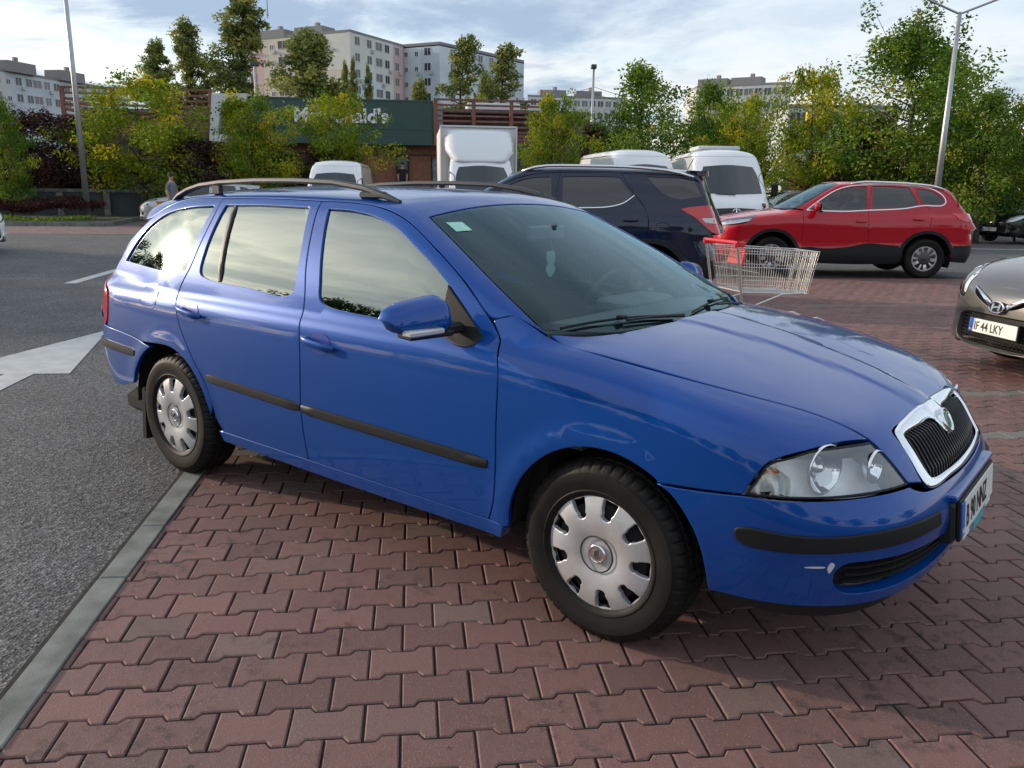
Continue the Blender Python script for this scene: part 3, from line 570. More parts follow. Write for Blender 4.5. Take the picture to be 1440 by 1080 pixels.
def tree_proto(seed, H, W_, kind, leaf, nleaf, lsize, trunk=None):
    """crown of leaf clumps hung on a branching skeleton; returns (trunk mesh, crown mesh)"""
    r = np.random.default_rng(seed); tb = MB(); tr = trunk or .035 * H / 2; ch = {'round': .30, 'tall': .22, 'poplar': .08, 'spiky': .22, 'bush': .05}[kind] * H
    ctr = []; pts = [np.array([0, 0, -.1])]; lean = r.normal(0, .02, 2)
    for i in range(1, 8): q = pts[-1] + np.array([lean[0] * H / 7 + r.normal(0, .012 * H), lean[1] * H / 7 + r.normal(0, .012 * H), (H * .90) / 7]); pts.append(q)
    tb.tube([tuple(q) for q in pts], [tr * (1 - .92 * i / 7) * (1.25 if i == 0 else 1) for i in range(8)], 7)
    trk = lambda h: np.array([np.interp(h, [q[2] for q in pts], [q[k] for q in pts]) for k in range(3)])
    def env(t):    # crown half-width at relative height t
        if kind == 'poplar': return W_ / 2 * (math.sin(math.pi * min(1, t * .93 + .07)) ** .55)
        if kind == 'tall' or kind == 'spiky': return W_ / 2 * (math.sin(math.pi * (t * .86 + .10)) ** .8) * (1 - .35 * t)
        return W_ / 2 * (math.sin(math.pi * (t * .80 + .16)) ** .7)
    nb = {'round': 26, 'tall': 34, 'poplar': 80, 'spiky': 40, 'bush': 22}[kind]
    for i in range(nb):
        t = (i + r.random()) / nb; h = ch + (H * .97 - ch) * t; a = 2.4 * i + r.normal(0, .4); R_e = env(t) * r.uniform(.55, 1.12)
        h0 = max(ch * .8, h - R_e * (1.6 if kind == 'poplar' else .55)); p0 = trk(min(h0, H * .88)); p1 = np.array([p0[0] + math.cos(a) * R_e, p0[1] + math.sin(a) * R_e, h]); mid = (p0 + p1) / 2 + np.array([0, 0, -.06 * R_e]) + r.normal(0, .05 * R_e, 3)
        tb.tube([tuple(p0), tuple(mid), tuple(p1)], [tr * .34 * (1 - .7 * t) + .008, tr * .2 * (1 - .7 * t) + .006, .005], 5)
        for k in range({'poplar': 3, 'spiky': 4}.get(kind, 4)):
            f = r.uniform(.35, 1.05); c = p0 * (1 - f) + p1 * f + r.normal(0, .17 * R_e + .05, 3) * [1, 1, .8]; ctr.append((c, r.uniform(.55, 1.15)))
            if r.random() < .5: tb.tube([tuple(mid * .5 + p1 * .5), tuple(c)], [.010, .004], 4)
    if kind == 'spiky':
        for i in range(16):
            a = r.uniform(0, 6.28); q = env(.8) * r.uniform(0, 1.1); c = np.array([math.cos(a) * q, math.sin(a) * q, H * r.uniform(.86, 1.06)])
            for k in range(4): ctr.append((c + [0, 0, -.07 * H * k / 2], .42))
            tb.tube([tuple(trk(H * .7)), tuple(c)], [.02, .004], 4)
    C_ = np.array([c for c, _ in ctr]); rs = np.array([s for _, s in ctr]); cl = (W_ * .128 if kind != 'poplar' else W_ * .17) * rs; w = cl ** 2; ids = r.choice(len(C_), nleaf, p=w / w.sum())
    d = r.normal(size=(nleaf, 3)); d /= np.linalg.norm(d, axis=1, keepdims=True); rad = cl[ids] * r.uniform(.15, 1, nleaf) ** .5; P = C_[ids] + d * rad[:, None] * [1, 1, .75]
    # leaves come in short sprays rather than singly
    tone = (r.normal(.44, .27, len(C_)))[ids]
    hx = np.percentile(P[:, 2], 99.3); wx = 2 * np.percentile(np.abs(P[:, :2]), 98.5)
    V, F, T = leaves_mesh(P, d, lsize, seed + 1, tone)
    mt = bpy.data.meshes.new('trunk'); mt.from_pydata(tb.V, [], tb.F); mt.polygons.foreach_set('use_smooth', [True] * len(mt.polygons)); mt.materials.append(BARK)
    mc = bpy.data.meshes.new('crown'); mc.from_pydata(V.tolist(), [], F.tolist()); ca = mc.color_attributes.new('tone', 'FLOAT_COLOR', 'POINT'); col = np.ones((len(V), 4), np.float32); col[:, 0] = T; ca.data.foreach_set('color', col.ravel()); mc.materials.append(leaf)
    return mt, mc, hx, wx
PR = {}
def proto(key, *a):
    PR[key] = tree_proto(*a)
proto('r1', 11, 6, 5.6, 'round', LV_Y, 13000, .145); proto('r2', 12, 5.4, 4.4, 'round', LV_Y, 10500, .145); proto('r3', 13, 6.5, 5.0, 'tall', LV_G, 12500, .145); proto('s1', 14, 8.6, 5.6, 'spiky', LV_G, 17000, .145)
proto('p1', 15, 4.6, 3.4, 'round', LV_P, 9000, .12); proto('p2', 16, 4.4, 3.0, 'tall', LV_P, 8000, .12); proto('pop', 17, 21, 4.6, 'poplar', LV_O, 24000, .32); proto('big', 18, 16, 8.5, 'tall', LV_O, 13000, .42); proto('dk', 19, 6, 6, 'round', LV_D, 10000, .20)
proto('thin', 20, 16, 5.2, 'tall', LV_O, 6500, .34)
def tree(px, dist, top, wpx, key, label, name='tree', group=None, z=0., rot=None):
    mt, mc, H, W_ = PR[key]; Hn = zat(px, top, dist) - z; Wn = wpx / FPX * dist; b = far2(px, (top + 262) / 2, dist, z)
    t = thing(name, tuple(b), rot if rot is not None else (px * .7) % 6.28, label, 'tree', group); t.scale = (Wn / W_, Wn / W_, Hn / H)
    link_ = lambda n, me: (lambda o: (COL.objects.link(o), setattr(o, 'parent', t)))(bpy.data.objects.new(n, me)); link_('trunk', mt); link_('crown', mc); return t
def world_tree(x, y, H_, W2, key, label, name='tree', group=None):
    mt, mc, H, W_ = PR[key]; t = thing(name, (x, y, 0), (x * 3.1) % 6.28, label, 'tree', group); t.scale = (W2 / W_, W2 / W_, H_ / H)
    for n, me in (('trunk', mt), ('crown', mc)): o = bpy.data.objects.new(n, me); COL.objects.link(o); o.parent = t
tree(197, 38, 110, 195, 'r1', 'broad yellow-green tree right of the left lamp post, in front of the slatted screen', 'broadleaf_tree')
tree(352, 37, 134, 125, 'r2', 'yellow-green tree in front of the white frame of the restaurant', 'broadleaf_tree')
tree(468, 35, 133, 155, 'r1', 'yellow-green tree covering the middle of the restaurant name', 'broadleaf_tree', rot=1.2)
tree(778, 33, 136, 112, 'r2', 'yellow-green tree immediately right of the box truck', 'broadleaf_tree', rot=2.2)
tree(905, 37, 96, 135, 'r3', 'slender green tree right of the floodlight mast', 'broadleaf_tree')
tree(985, 42, 118, 90, 'r3', 'green tree between the mast and the white minibus roof', 'broadleaf_tree', rot=.4)
tree(1048, 40, 134, 110, 'r2', 'low green tree directly behind the white minibus', 'broadleaf_tree')
tree(1150, 34, 98, 165, 'r1', 'broad green tree over the yellow sign and the brick pillar', 'broadleaf_tree', rot=3.3)
tree(1268, 31, 22, 205, 's1', 'tallest tree, loose and spiky, left of the two-armed lamp post', 'tall_tree')
tree(1330, 36, 70, 120, 'r3', 'dark green tree behind the two-armed lamp post', 'broadleaf_tree', rot=5)
tree(1392, 29, 128, 120, 'r3', 'slim green tree between the two-armed lamp post and the right edge', 'broadleaf_tree', rot=2.4)
tree(1446, 31, 140, 90, 'r2', 'green tree cut by the right edge above the black hatchback', 'broadleaf_tree')
tree(42, 41, 158, 112, 'p1', 'dark purple-leaved tree nearest the left edge', 'purple_plum_tree'); tree(104, 42, 166, 80, 'p2', 'dark purple-leaved tree just left of the left lamp post', 'purple_plum_tree')
tree(5, 37, 140, 70, 'r3', 'green tree cut by the left edge behind the purple one', 'broadleaf_tree'); tree(285, 38, 196, 110, 'p1', 'low purple-leaved tree between two yellow-green ones at the left', 'purple_plum_tree', rot=2)
tree(455, 34, 205, 90, 'p2', 'low purple-leaved tree under the tree before the restaurant name', 'purple_plum_tree', rot=4); tree(1215, 33, 172, 110, 'p1', 'purple-black tree behind the roof of the red crossover', 'purple_plum_tree', rot=4)
tree(1345, 34, 165, 80, 'p2', 'purple-black tree right of the two-armed lamp post', 'purple_plum_tree', rot=1); tree(835, 39, 175, 80, 'p2', 'purplish tree at the foot of the floodlight mast', 'purple_plum_tree', rot=1.5)
tree(243, 88, 62, 60, 'pop', 'leftmost and lowest of the three poplars', 'poplar_tree'); tree(282, 92, 38, 60, 'pop', 'middle poplar with a yellowish narrow top', 'poplar_tree', rot=2); tree(320, 86, -14, 84, 'pop', 'tallest poplar, running out of the top of the photo', 'poplar_tree', rot=4)
tree(438, 82, 52, 110, 'big', 'large green tree in front of the pink and cream flats', 'tall_tree'); 
for x, tp in ((488, 92), (503, 86), (516, 96)): tree(x, 98, tp, 17, 'pop', {488: 'left small column tree before the corner of the flats', 503: 'middle small column tree before the corner of the flats', 516: 'right small column tree before the corner of the flats'}[x], 'column_tree')
tree(596, 70, 116, 42, 'big', 'small yellowish tree above the green restaurant fascia', 'small_tree'); tree(650, 84, 54, 70, 'thin', 'thin tall tree before the blue-white flats, left one of two', 'tall_tree'); tree(708, 86, 66, 68, 'thin', 'thin tall tree before the blue-white flats, right one of two', 'tall_tree', rot=2.4)
tree(678, 80, 106, 40, 'big', 'small bushy tree between the two thin tall ones', 'small_tree', rot=1); tree(770, 110, 138, 34, 'big', 'tiny distant tree right of the blue-white flats', 'small_tree')
tree(205, 60, 190, 130, 'dk', 'dark tree in front of the distant left flats', 'small_tree')
for i, (px, d, tp, w) in enumerate(((1015, 55, 175, 150), (1200, 46, 165, 140), (1400, 42, 180, 150), (870, 55, 180, 130), (740, 60, 205, 90), (30, 48, 200, 150), (140, 50, 215, 150), (390, 46, 215, 110))): tree(px, d, tp, w, 'dk', ['dark tree behind the white minibus', 'dark tree behind the purple-black one over the red crossover', 'dark tree deep behind the slim tree at the right edge', 'dark tree right of the floodlight mast base', 'dark low tree behind the box truck', 'dark tree behind the purple ones at the left edge', 'dark tree behind the left lamp post', 'dark tree behind two yellow-green ones by the restaurant'][i], 'backdrop_tree', rot=i * 1.1)
# the far side of the car park, behind the camera: mirrored in glass and paint
for i, (az, d, h, w) in enumerate(((-178, 40, 8.5, 7), (-170, 44, 9.5, 6), (-161, 50, 6.5, 7), (-154, 46, 8, 7), (-147, 38, 9.6, 8), (-140, 38, 10.4, 8), (-132, 40, 9.2, 8), (-124, 40, 9.5, 10), (-114, 42, 8.5, 10), (-104, 42, 9.5, 10), (-93, 42, 8, 10), (-80, 42, 9, 11), (-66, 45, 8, 12), (-50, 44, 9, 12), (-30, 46, 8, 12), (-10, 48, 9, 12), (12, 48, 8, 12), (35, 48, 8, 12))):
    world_tree(CAMP[0] + d * math.cos(R_(az)), CAMP[1] + d * math.sin(R_(az)), h, w, 'dk', 'tree beyond the car park behind the photographer, seen only as a reflection', 'reflected_tree', 'trees seen only as reflections')
# hedges and ground plants
def shrub(name, label, cat, pts, leaf, size, n, hgt, seed, group=None):
    r = np.random.default_rng(seed); poly = np.array(pts, float); lo, hi = poly.min(0), poly.max(0); q = r.uniform(lo, hi, (n * 3, 2)); q = q[inpoly(q, poly)][:n]
    hh = hgt * (.72 + .28 * np.sin(q[:, 0] * 2.1 + seed) * np.cos(q[:, 1] * 1.7)) * r.uniform(.25, 1, len(q)) ** .35; P = np.stack([Q2 * (q[:, 0] - q[:, 1]), Q2 * (q[:, 0] + q[:, 1]), .1 + hh], 1)
    V, F, T = leaves_mesh(P, r.normal(size=P.shape), size, seed, r.normal(.45, .2, len(P))); me = bpy.data.meshes.new(name); me.from_pydata(V.tolist(), [], F.tolist()); ca = me.color_attributes.new('tone', 'FLOAT_COLOR', 'POINT'); col = np.ones((len(V), 4), np.float32); col[:, 0] = T; ca.data.foreach_set('color', col.ravel())
    o = link(name, me, leaf); return o
LV_R = leaf_mat('leaf_barberry', (.020, .010, .010), (.05, .018, .016), (.10, .04, .02), .2)
for i, (a, b, l, h_) in enumerate(((-34, -25.5, LV_R, .95), (-25.3, -21.5, LV_D, .8), (-21.3, -16.8, LV_R, 1.0), (-16.6, -12.9, LV_R, .9))): tag(shrub('hedge', None, None, [(a, 28.6), (b, 28.6), (b, 31), (a, 31)], l, .09, 7000, h_, 40 + i), ['clipped dark red hedge at the left edge behind the kerb', 'low green bush between two dark red hedges', 'dark red hedge behind the foot of the left lamp post', 'dark red hedge right of the left lamp post'][i], 'hedge')
tag(shrub('ground_cover', None, None, [(-40, 27.15), (-12.4, 27.15), (-12.4, 28.5), (-40, 28.5)], LV_G, .08, 9000, .22, 50), 'low green plants along the kerb at the left', 'ground cover', kind='stuff')
uu, vv = toUV(far(1400, 40)); tag(shrub('grass', None, None, [(u2 - 6, v2 - .2), (u1 + 6, v1 - .3), (u1 + 8, v1 + 7), (u2 - 6, v2 + 8)], LV_G, .10, 9000, .18, 51), 'rough green grass on the verge under the right-hand trees', 'grass', kind='stuff')
tag(shrub('hedge', None, None, [(u2 - 22, v2 + 4), (u2 - 2, v2 + 3), (u1 + 8, v1 + 4), (u1 + 8, v1 + 6), (u2 - 22, v2 + 7)], LV_D, .16, 9000, 1.5, 52), 'dark shrubs behind the grass verge at the right', 'hedge')
# ---------- shared car pieces ----------
BLK = mat('black_plastic', (.013, .014, .015), .5, bump=.08, bscale=300, spec=.22)
GREYP = mat('grey_plastic', (.045, .047, .05), .5, bump=.08, bscale=300)
RUB = mat('tyre_rubber', (.006, .006, .006), .6, col2=(.016, .015, .013), nscale=7, bump=.08, bscale=200, spec=.2)
CHR = mat('chrome', (.82, .83, .85), .06, 1)
SILV = mat('silver_wheel', (.60, .62, .65), .36, .45, col2=(.46, .46, .46), nscale=9)
DARK = mat('dark_cavity', (.006, .006, .007), .9)
CAB = mat('cabin_trim', (.07, .072, .078), .8, bump=.2, bscale=200)
SEATM = mat('seat_fabric', (.10, .105, .112), .9, noise=.3, nscale=60)
PLW = mat('plate_white', (.72, .72, .68), .45, noise=.05, nscale=40); PLB = mat('plate_blue', (.02, .12, .55), .4); PLK = mat('plate_ink', (.012, .012, .012), .5)
REDL = mat('red_lens', (.55, .012, .02), .15, coat=1); AMB = mat('amber_bulb', (.8, .2, .02), .3)
GLS = glass('clear_glass', (.62, .74, .72), 1.5)
WSG = glass('windscreen_glass', (.80, .97, .96), 1.5, .0, rcol=(.60, .84, .94))
TINT = glass('filmed_side_glass', (.22, .25, .23), 1.5, .24, rcol=(.88, .94, .84))
DTINT = glass('dark_tinted_glass', (.05, .055, .065), 1.5, .05)
LENS = glass('headlamp_lens', (.96, .98, .98), 1.5, .12)
REFL = mat('lamp_reflector', (.93, .96, .98), .30, .10)
def text_mesh(txt, size, ext, m, name, parent, M, bold=.0, xs=1.0, al='LEFT', sp=1.0):
    c = bpy.data.curves.new(name, 'FONT'); c.body = txt; c.size = size; c.extrude = ext; c.offset = bold; c.align_x = al; c.space_character = sp; c.resolution_u = 3
    t = bpy.data.objects.new(name, c); COL.objects.link(t); dg = bpy.context.evaluated_depsgraph_get()
    me = bpy.data.meshes.new_from_object(t.evaluated_get(dg)); bpy.data.objects.remove(t); me.name = name
    me.transform(M @ Matrix.Diagonal((xs, 1, 1, 1))); me.materials.clear()
    return link(name, me, m, parent)
def frame_M(o, x, y):
    # matrix whose x/y axes are given; z is their cross product
    x = Vector(x).normalized(); y = Vector(y); y = (y - x * y.dot(x)).normalized(); z = x.cross(y)
    M = Matrix((x, y, z)).transposed().to_4x4(); M.translation = Vector(o); return M
def plate(parent, M, txt, w=.52, hgt=.11, frame=BLK, sp=1.0):
    # registration plate in the local x/y plane of M, origin at the centre
    mb = MB().box((0, 0, -.004), (w + .022, hgt + .022, .012), b=.004); mb.V = [tuple(M @ Vector(v)) for v in mb.V]
    pl = mb.build('licence_plate', frame, parent)
    mb = MB().box((.022, 0, .0035), (w - .044, hgt, .005), b=.002); mb.V = [tuple(M @ Vector(v)) for v in mb.V]; mb.build('plate_face', PLW, pl)
    mb = MB().box((-w / 2 + .022, 0, .0035), (.042, hgt, .005), b=.002); mb.V = [tuple(M @ Vector(v)) for v in mb.V]; mb.build('country_band', PLB, pl)
    if txt: text_mesh(txt, .098, .0006, PLK, 'plate_number', pl, M @ Matrix.Translation((-w / 2 + .058, -.035, .0068)), .0016, .80, sp=sp)
    text_mesh('RO', .022, .0005, PLW, 'country_code', pl, M @ Matrix.Translation((-w / 2 + .008, -.045, .0066)), .0004)
    return pl
def surf_points(F, proj, q):
    O, D, a, b = proj(np.asarray(q, float)[:, :2]); P, _ = root(F, O, D, a, b); return P, grad(F, P)
def strip(name, F, proj, path, w, t, m, parent, n=6, mirror=True, off=0.):
    # rounded bar laid on surface F along path (in projection coordinates), width w, thickness t
    P, nn = surf_points(F, proj, path); P = P + nn * off; K = len(P); T = np.gradient(P, axis=0); T /= np.linalg.norm(T, axis=1, keepdims=True); B = np.cross(nn, T)
    prof = [(-.5, -.3), (-.5, .45), (-.38, .92), (0, 1), (.38, .92), (.5, .45), (.5, -.3)]
    taper = np.minimum(1, np.minimum(np.arange(K), np.arange(K)[::-1]) / 1.5 + .35)
    V = np.concatenate([P + B * (w * a) * (.6 + .4 * taper[:, None]) + nn * (t * b) * (taper[:, None] if b > 0 else 1) for a, b in prof]).reshape(len(prof), K, 3)
    F_ = []
    for i in range(len(prof) - 1):
        for k in range(K - 1): F_.append((i * K + k, i * K + k + 1, (i + 1) * K + k + 1, (i + 1) * K + k))
    F_.append(tuple(i * K for i in range(len(prof)))); F_.append(tuple(i * K + K - 1 for i in range(len(prof)))[::-1])
    V = V.reshape(-1, 3); pn, pf = parent if isinstance(parent, tuple) else (parent, parent)
    o = mesh(name, V, F_, m, pn, angle=40); res = [o]
    if mirror: res.append(mesh(name, V * [1, -1, 1], [f[::-1] for f in F_], m, pf, angle=40))
    for q in res:
        bm = bmesh.new(); bm.from_mesh(q.data); bmesh.ops.recalc_face_normals(bm, faces=bm.faces); bm.to_mesh(q.data); bm.free()
    return res
def disc_panel(name, outer, holes, hf, h, m, parent, drop=.012, bev=.002):
    # panel in the wheel plane (u,v)->(u, -hf(r), v), facing -y
    def F(P): r = np.hypot(P[:, 0], P[:, 2]); return -(P[:, 1] + hf(r))
    def pr(q): return np.stack([q[:, 0], np.full(len(q), -.2), q[:, 1]], 1), np.tile([0., 1, 0], (len(q), 1)), 0, .4
    return patch(name, lambda P: F(P), pr, outer, m, parent, holes, h=h, gap=0, drop=drop, bev=bev, mirror=False)
def tyre_mesh(R, w, rb, seg=160, tread=True):
    hw = w / 2
    prof = [(rb - .012, hw - .03), (rb, hw - .012), (rb + .010, hw - .003), (rb + .018, hw - .0015), (rb + .021, hw - .004), ((rb + R) / 2 - .012, hw + .001), ((rb + R) / 2 + .006, hw + .0025), ((rb + R) / 2 + .020, hw + .001), ((rb + R) / 2 + .022, hw - .001), (R - .035, hw - .003), (R - .020, hw - .008), (R - .008, hw - .020), (R - .002, hw - .034),
            (R, hw - .046), (R - .008, hw - .049), (R - .008, hw - .057), (R, hw - .06), (R, .008), (R - .008, .004)]
    prof = prof + [(r, -a) for r, a in prof[::-1]]; n = len(prof); blk = {10, 11, 12, n - 11, n - 12, n - 13}; mid = {13, 16, 17, n - 14, n - 17, n - 18}
    def rf(i, k):
        if not tread: return 1
        if i in blk: return 1 - (.008 if k % 6 == 0 else 0) / R
        if i in mid: return 1 - (.006 if k % 6 == 3 else 0) / R
        return 1
    return MB().lathe(prof, seg, 'y', rfun=rf)
def make_wheel(name, parent, R, w, rb, kind, seg=160):
    t = tyre_mesh(R, w, rb, seg).build(name, RUB, parent, angle=35)   # the wheel part; its rim is a child
    hw = w / 2; yf = hw - .012
    MB().lathe([(rb - .004, hw - .012), (rb - .02, hw - .02), (rb - .028, hw - .05), (rb - .03, -hw + .03), (0, -hw + .04)], 48).build('rim_well', DARK if kind == 'cap' else mat('alloy_well', (.09, .09, .095), .5, .6), t, smooth=True)
    if kind == 'cap':
        RC = rb + .006
        prof = spl([0, .03, .055, .07, .11, .15, .185, .205, .22], [yf + .0, yf + .001, yf + .0005, yf + .004, yf + .010, yf + .008, yf + .000, yf - .008, yf - .02])
        holes = []
        for i in range(9):
            a = R_(-82 + 40 * i); c, s_ = math.cos(a), math.sin(a); q = []
            arc = [(.136 + .020 * math.cos(R_(t_)), .019 * math.sin(R_(t_))) for t_ in range(250, 109, -20)]
            loc = [(.190, -.027), (.174, -.0265), (.155, -.023)] + [(.138 + .014 * math.cos(R_(t_)), .0185 * math.sin(R_(t_))) for t_ in (-70, -100, -130, -155, 180, 155, 130, 100, 70)] + [(.155, .023), (.174, .0265), (.190, .027), (.1915, 0)]
            holes.append(curve([(x * c - y * s_, x * s_ + y * c) for x, y in loc], .006, True))
        outer = np.array(circ(0, 0, RC, 0, 360, 90))[:-1]
        hc = disc_panel('hubcap', outer, holes, lambda r: prof(r), .011, SILV, t, drop=.02, bev=.004)[0]
        MB().lathe([(.064, -yf - .0105), (.0625, -yf - .0075), (.060, -yf - .0075), (.0585, -yf - .011)], 48).build('cap_ring', GREYP, hc, smooth=True)
        bd = MB().lathe([(0, -yf - .010), (.020, -yf - .010), (.024, -yf - .008), (.027, -yf - .012), (.031, -yf - .012), (.033, -yf - .004)], 40).build('centre_badge', CHR, hc, smooth=True)
        mb = MB()
        for k in range(3): mb.box((-.006 + k * .006, -yf - .0105, .002 + k * .003), (.0035, .003, .020), b=.001)
        mb.box((0, -yf - .0105, -.010), (.02, .003, .004), b=.001); mb.build('emblem', GREYP, bd)
    else:
        al = mat('alloy_wheel', (.55, .55, .56), .28, .85); nsp, tw = kind
        pr = lambda r: yf - .035 + .02 * sstep(.02, rb * .75, r)
        rimo = np.array(circ(0, 0, rb, 0, 360, 72))[:-1]; holes = []
        for i in range(nsp):
            a0 = 2 * math.pi * i / nsp + .2
            for sgn in ((1,) if tw == 1 else (1, -1)):
                if tw == 1:
                    wd = math.pi / nsp * .62; q = [(rb * .36, -wd * .35), (rb * .86, -wd), (rb * .885, 0), (rb * .86, wd), (rb * .36, wd * .35)]
                else:
                    wa = math.pi / nsp
                    q = [(rb * .34, wa * .30), (rb * .86, wa * .16), (rb * .88, wa * .42), (rb * .86, wa * .66), (rb * .5, wa * .52)] if sgn > 0 else [(rb * .42, -wa * .62), (rb * .87, -wa * .86 + .0), (rb * .88, -wa * .5), (rb * .86, -wa * .18), (rb * .36, -wa * .20)]
                holes.append(np.array([(r * math.cos(a0 + a), r * math.sin(a0 + a)) for r, a in q]))
        hc = disc_panel('rim', rimo, holes, pr, .02, al, t, drop=.03, bev=.003)[0]
        MB().lathe([(0, -yf + .012), (.026, -yf + .012), (.03, -yf + .02), (.03, -yf + .04)], 24).build('centre_cap', GREYP, hc, smooth=True)
    return t
def seat(parent, x, y, z, m=SEATM, w=.50):
    s = MB().box((0, 0, .09), (.52, w, .18), b=.06).box((0, w * .42, .13), (.48, .09, .16), b=.04).box((0, -w * .42, .13), (.48, .09, .16), b=.04).build('seat', m, parent, angle=50); s.location = (x, y, z)
    rot = Matrix.Rotation(R_(-20), 3, 'Y')
    b = MB().box((-.36, 0, .42), (.13, w * .96, .64), b=.055, rot=rot).build('backrest', m, s, angle=50)
    MB().box((-.50, 0, .80), (.09, .27, .17), b=.04, rot=rot).tube([(-.44, .06, .66), (-.48, .06, .78)], .007).tube([(-.44, -.06, .66), (-.48, -.06, .78)], .007).build('headrest', m, s, angle=50)
    return s
# ---------- the blue estate car ----------
BLUE = paint('blue_paint', (.0003, .056, .285), .25, .05, .85)
car = thing('estate_car', (0, 0, 0), 0, 'blue estate car with grey roof rails and nine-slot silver hubcaps, large in the foreground', 'car')
NZ = pr_nose(0.); TL = pr_nose(0.)
def pr_tail(q):
    ph = q[:, 0] / PS; d = np.stack([-np.cos(ph), -np.sin(ph), 0 * ph], 1); o = np.stack([0 * ph - 2.6, 0 * ph, q[:, 1]], 1)
    return o + d * 1.9, -d, 0, 1.89
def to_tail(P): return np.stack([PS * np.arctan2(-P[:, 1], -(P[:, 0] + 2.6)), P[:, 2]], 1)
def cv(to, pts):
    # 3D points (x,y,z[,1]) -> projection coordinates keeping the corner flag
    A = np.array([p[:3] for p in pts], float); q = to(A); return [tuple(q[i]) + tuple(pts[i][3:]) for i in range(len(pts))]
CC = True
bcut = [(-1.632, 1.411, 1), (-1.6, 1.294), (-1.558, 1.14), (-1.522, 1.023), (-1.512, .93), (-1.490, .776), (-1.486, .538), (-1.469, .318, 1)]
fdf = [(-1.632, 1.411, 1), (-1.45, 1.409), (-1.279, 1.397), (-1.084, 1.354), (-.862, 1.253), (-.671, 1.144), (-.515, 1.02), (-.452, .945), (-.421, .87), (-.414, .80), (-.412, .674), (-.41, .521), (-.42, .40), (-.449, .318, 1)]
fdoor = fdf + [(-1.469, .318, 1), (-1.486, .538), (-1.490, .776), (-1.512, .93), (-1.522, 1.023), (-1.558, 1.14), (-1.6, 1.294)]
fwin = [(-1.552, 1.379, 1), (-1.406, 1.376), (-1.234, 1.354), (-1.096, 1.316), (-.955, 1.251), (-.822, 1.184), (-.71, 1.112), (-.60, 1.022), (-.552, .972, 1), (-.62, .958), (-1.019, .976), (-1.385, .996), (-1.425, 1.018), (-1.447, 1.086), (-1.50, 1.235)]
fd = patch('front_door', OCT, pr_side, curve(fdoor, .02, CC), BLUE, car, [curve(fwin, .02, CC)], hdrop=.012)
gw = patch('window', OCT, pr_side, inset(curve(fwin, .02, CC)[::1] if area(curve(fwin, .02, CC)) > 0 else curve(fwin, .02, CC)[::-1], -.004)[0], TINT, (fd[0], fd[1]), gap=0, drop=0, off=-.009, h=.08)
rcut = [(-2.388, 1.408, 1), (-2.375, 1.333), (-2.40, 1.18), (-2.425, 1.081), (-2.47, 1.0), (-2.489, .945), (-2.473, .89), (-2.427, .792), (-2.322, .664), (-2.21, .54), (-2.165, .44), (-2.14, .36), (-2.10, .318, 1)]
rdoor = [(-1.632, 1.411, 1), (-2.0, 1.415)] + rcut + bcut[::-1][:-1]
rwin = [(-2.322, 1.377, 1), (-2.0, 1.384), (-1.683, 1.382, 1), (-1.645, 1.27), (-1.61, 1.124), (-1.602, 1.04), (-1.635, 1.012), (-1.931, 1.020), (-2.27, 1.036), (-2.335, 1.06), (-2.342, 1.16), (-2.333, 1.28)]
rd = patch('rear_door', OCT, pr_side, curve(rdoor, .02, CC), BLUE, car, [curve(rwin, .02, CC)], hdrop=.012)
rwc = curve(rwin, .02, CC); rwc = rwc if area(rwc) > 0 else rwc[::-1]
patch('window', OCT, pr_side, inset(rwc, -.004)[0], TINT, (rd[0], rd[1]), gap=0, drop=0, off=-.009, h=.08)
strip('window_divider', OCT, pr_side, [(-2.247 + .081 * i / 8, 1.379 - .348 * i / 8) for i in range(9)], .028, .008, GREYP, (rd[0], rd[1]), off=-.006)
# quarter panel with its big side glass
qo = [(-2.388, -.603, 1.410, 1), (-2.55, -.60, 1.408), (-2.715, -.592, 1.398), (-2.87, -.612, 1.360), (-3.02, -.635, 1.292), (-3.17, -.655, 1.195), (-3.30, -.68, 1.09), (-3.38, -.70, .99, 1),
      (-3.30, -.80, .93), (-3.21, -.83, .90), (-3.20, -.84, .857), (-3.205, -.848, .752), (-3.229, -.847, .706, 1), (-2.958, -.867, .692), (-2.80, -.88, .675, 1)]
ra = circ(-2.56, .305, .382, 105, 15, 14)
qo += [(x, -.885, z) for x, z in ra[2:-1]] + [(-2.185, -.885, .39, 1)] + [(x, -.87, z) for x, z in [(-2.165, .44), (-2.21, .54), (-2.322, .664), (-2.427, .792), (-2.473, .89), (-2.489, .945), (-2.47, 1.0), (-2.425, 1.081), (-2.40, 1.18), (-2.375, 1.333)]]
def lift(to, pts, F=OCT):
    # re-seat (x,z) points on the surface before projecting, so that neighbouring panels share one edge
    xz = np.array([(p[0], p[2]) for p in pts]); P, n = surf_points(F, pr_side, xz); q = to(P); return [tuple(q[i]) + tuple(pts[i][3:]) for i in range(len(pts))]
rq3 = [(-3.195, -.715, 1.058, 1), (-3.12, -.69, 1.15), (-3.03, -.66, 1.235), (-2.88, -.646, 1.312), (-2.66, -.644, 1.356), (-2.415, -.64, 1.372, 1), (-2.437, -.712, 1.24), (-2.455, -.776, 1.097), (-2.475, -.79, 1.052), (-2.52, -.793, 1.045), (-2.75, -.79, 1.046)]
qp = patch('rear_quarter_panel', OCT, pr_tail, curve(lift(to_tail, qo), .02, CC), BLUE, car, [curve(lift(to_tail, rq3), .02, CC)], hdrop=.012)
qw = curve(lift(to_tail, rq3), .02, CC); qw = qw if area(qw) > 0 else qw[::-1]
patch('window', OCT, pr_tail, inset(qw, -.004)[0], TINT, (qp[0], qp[1]), gap=0, drop=0, off=-.009, h=.08)
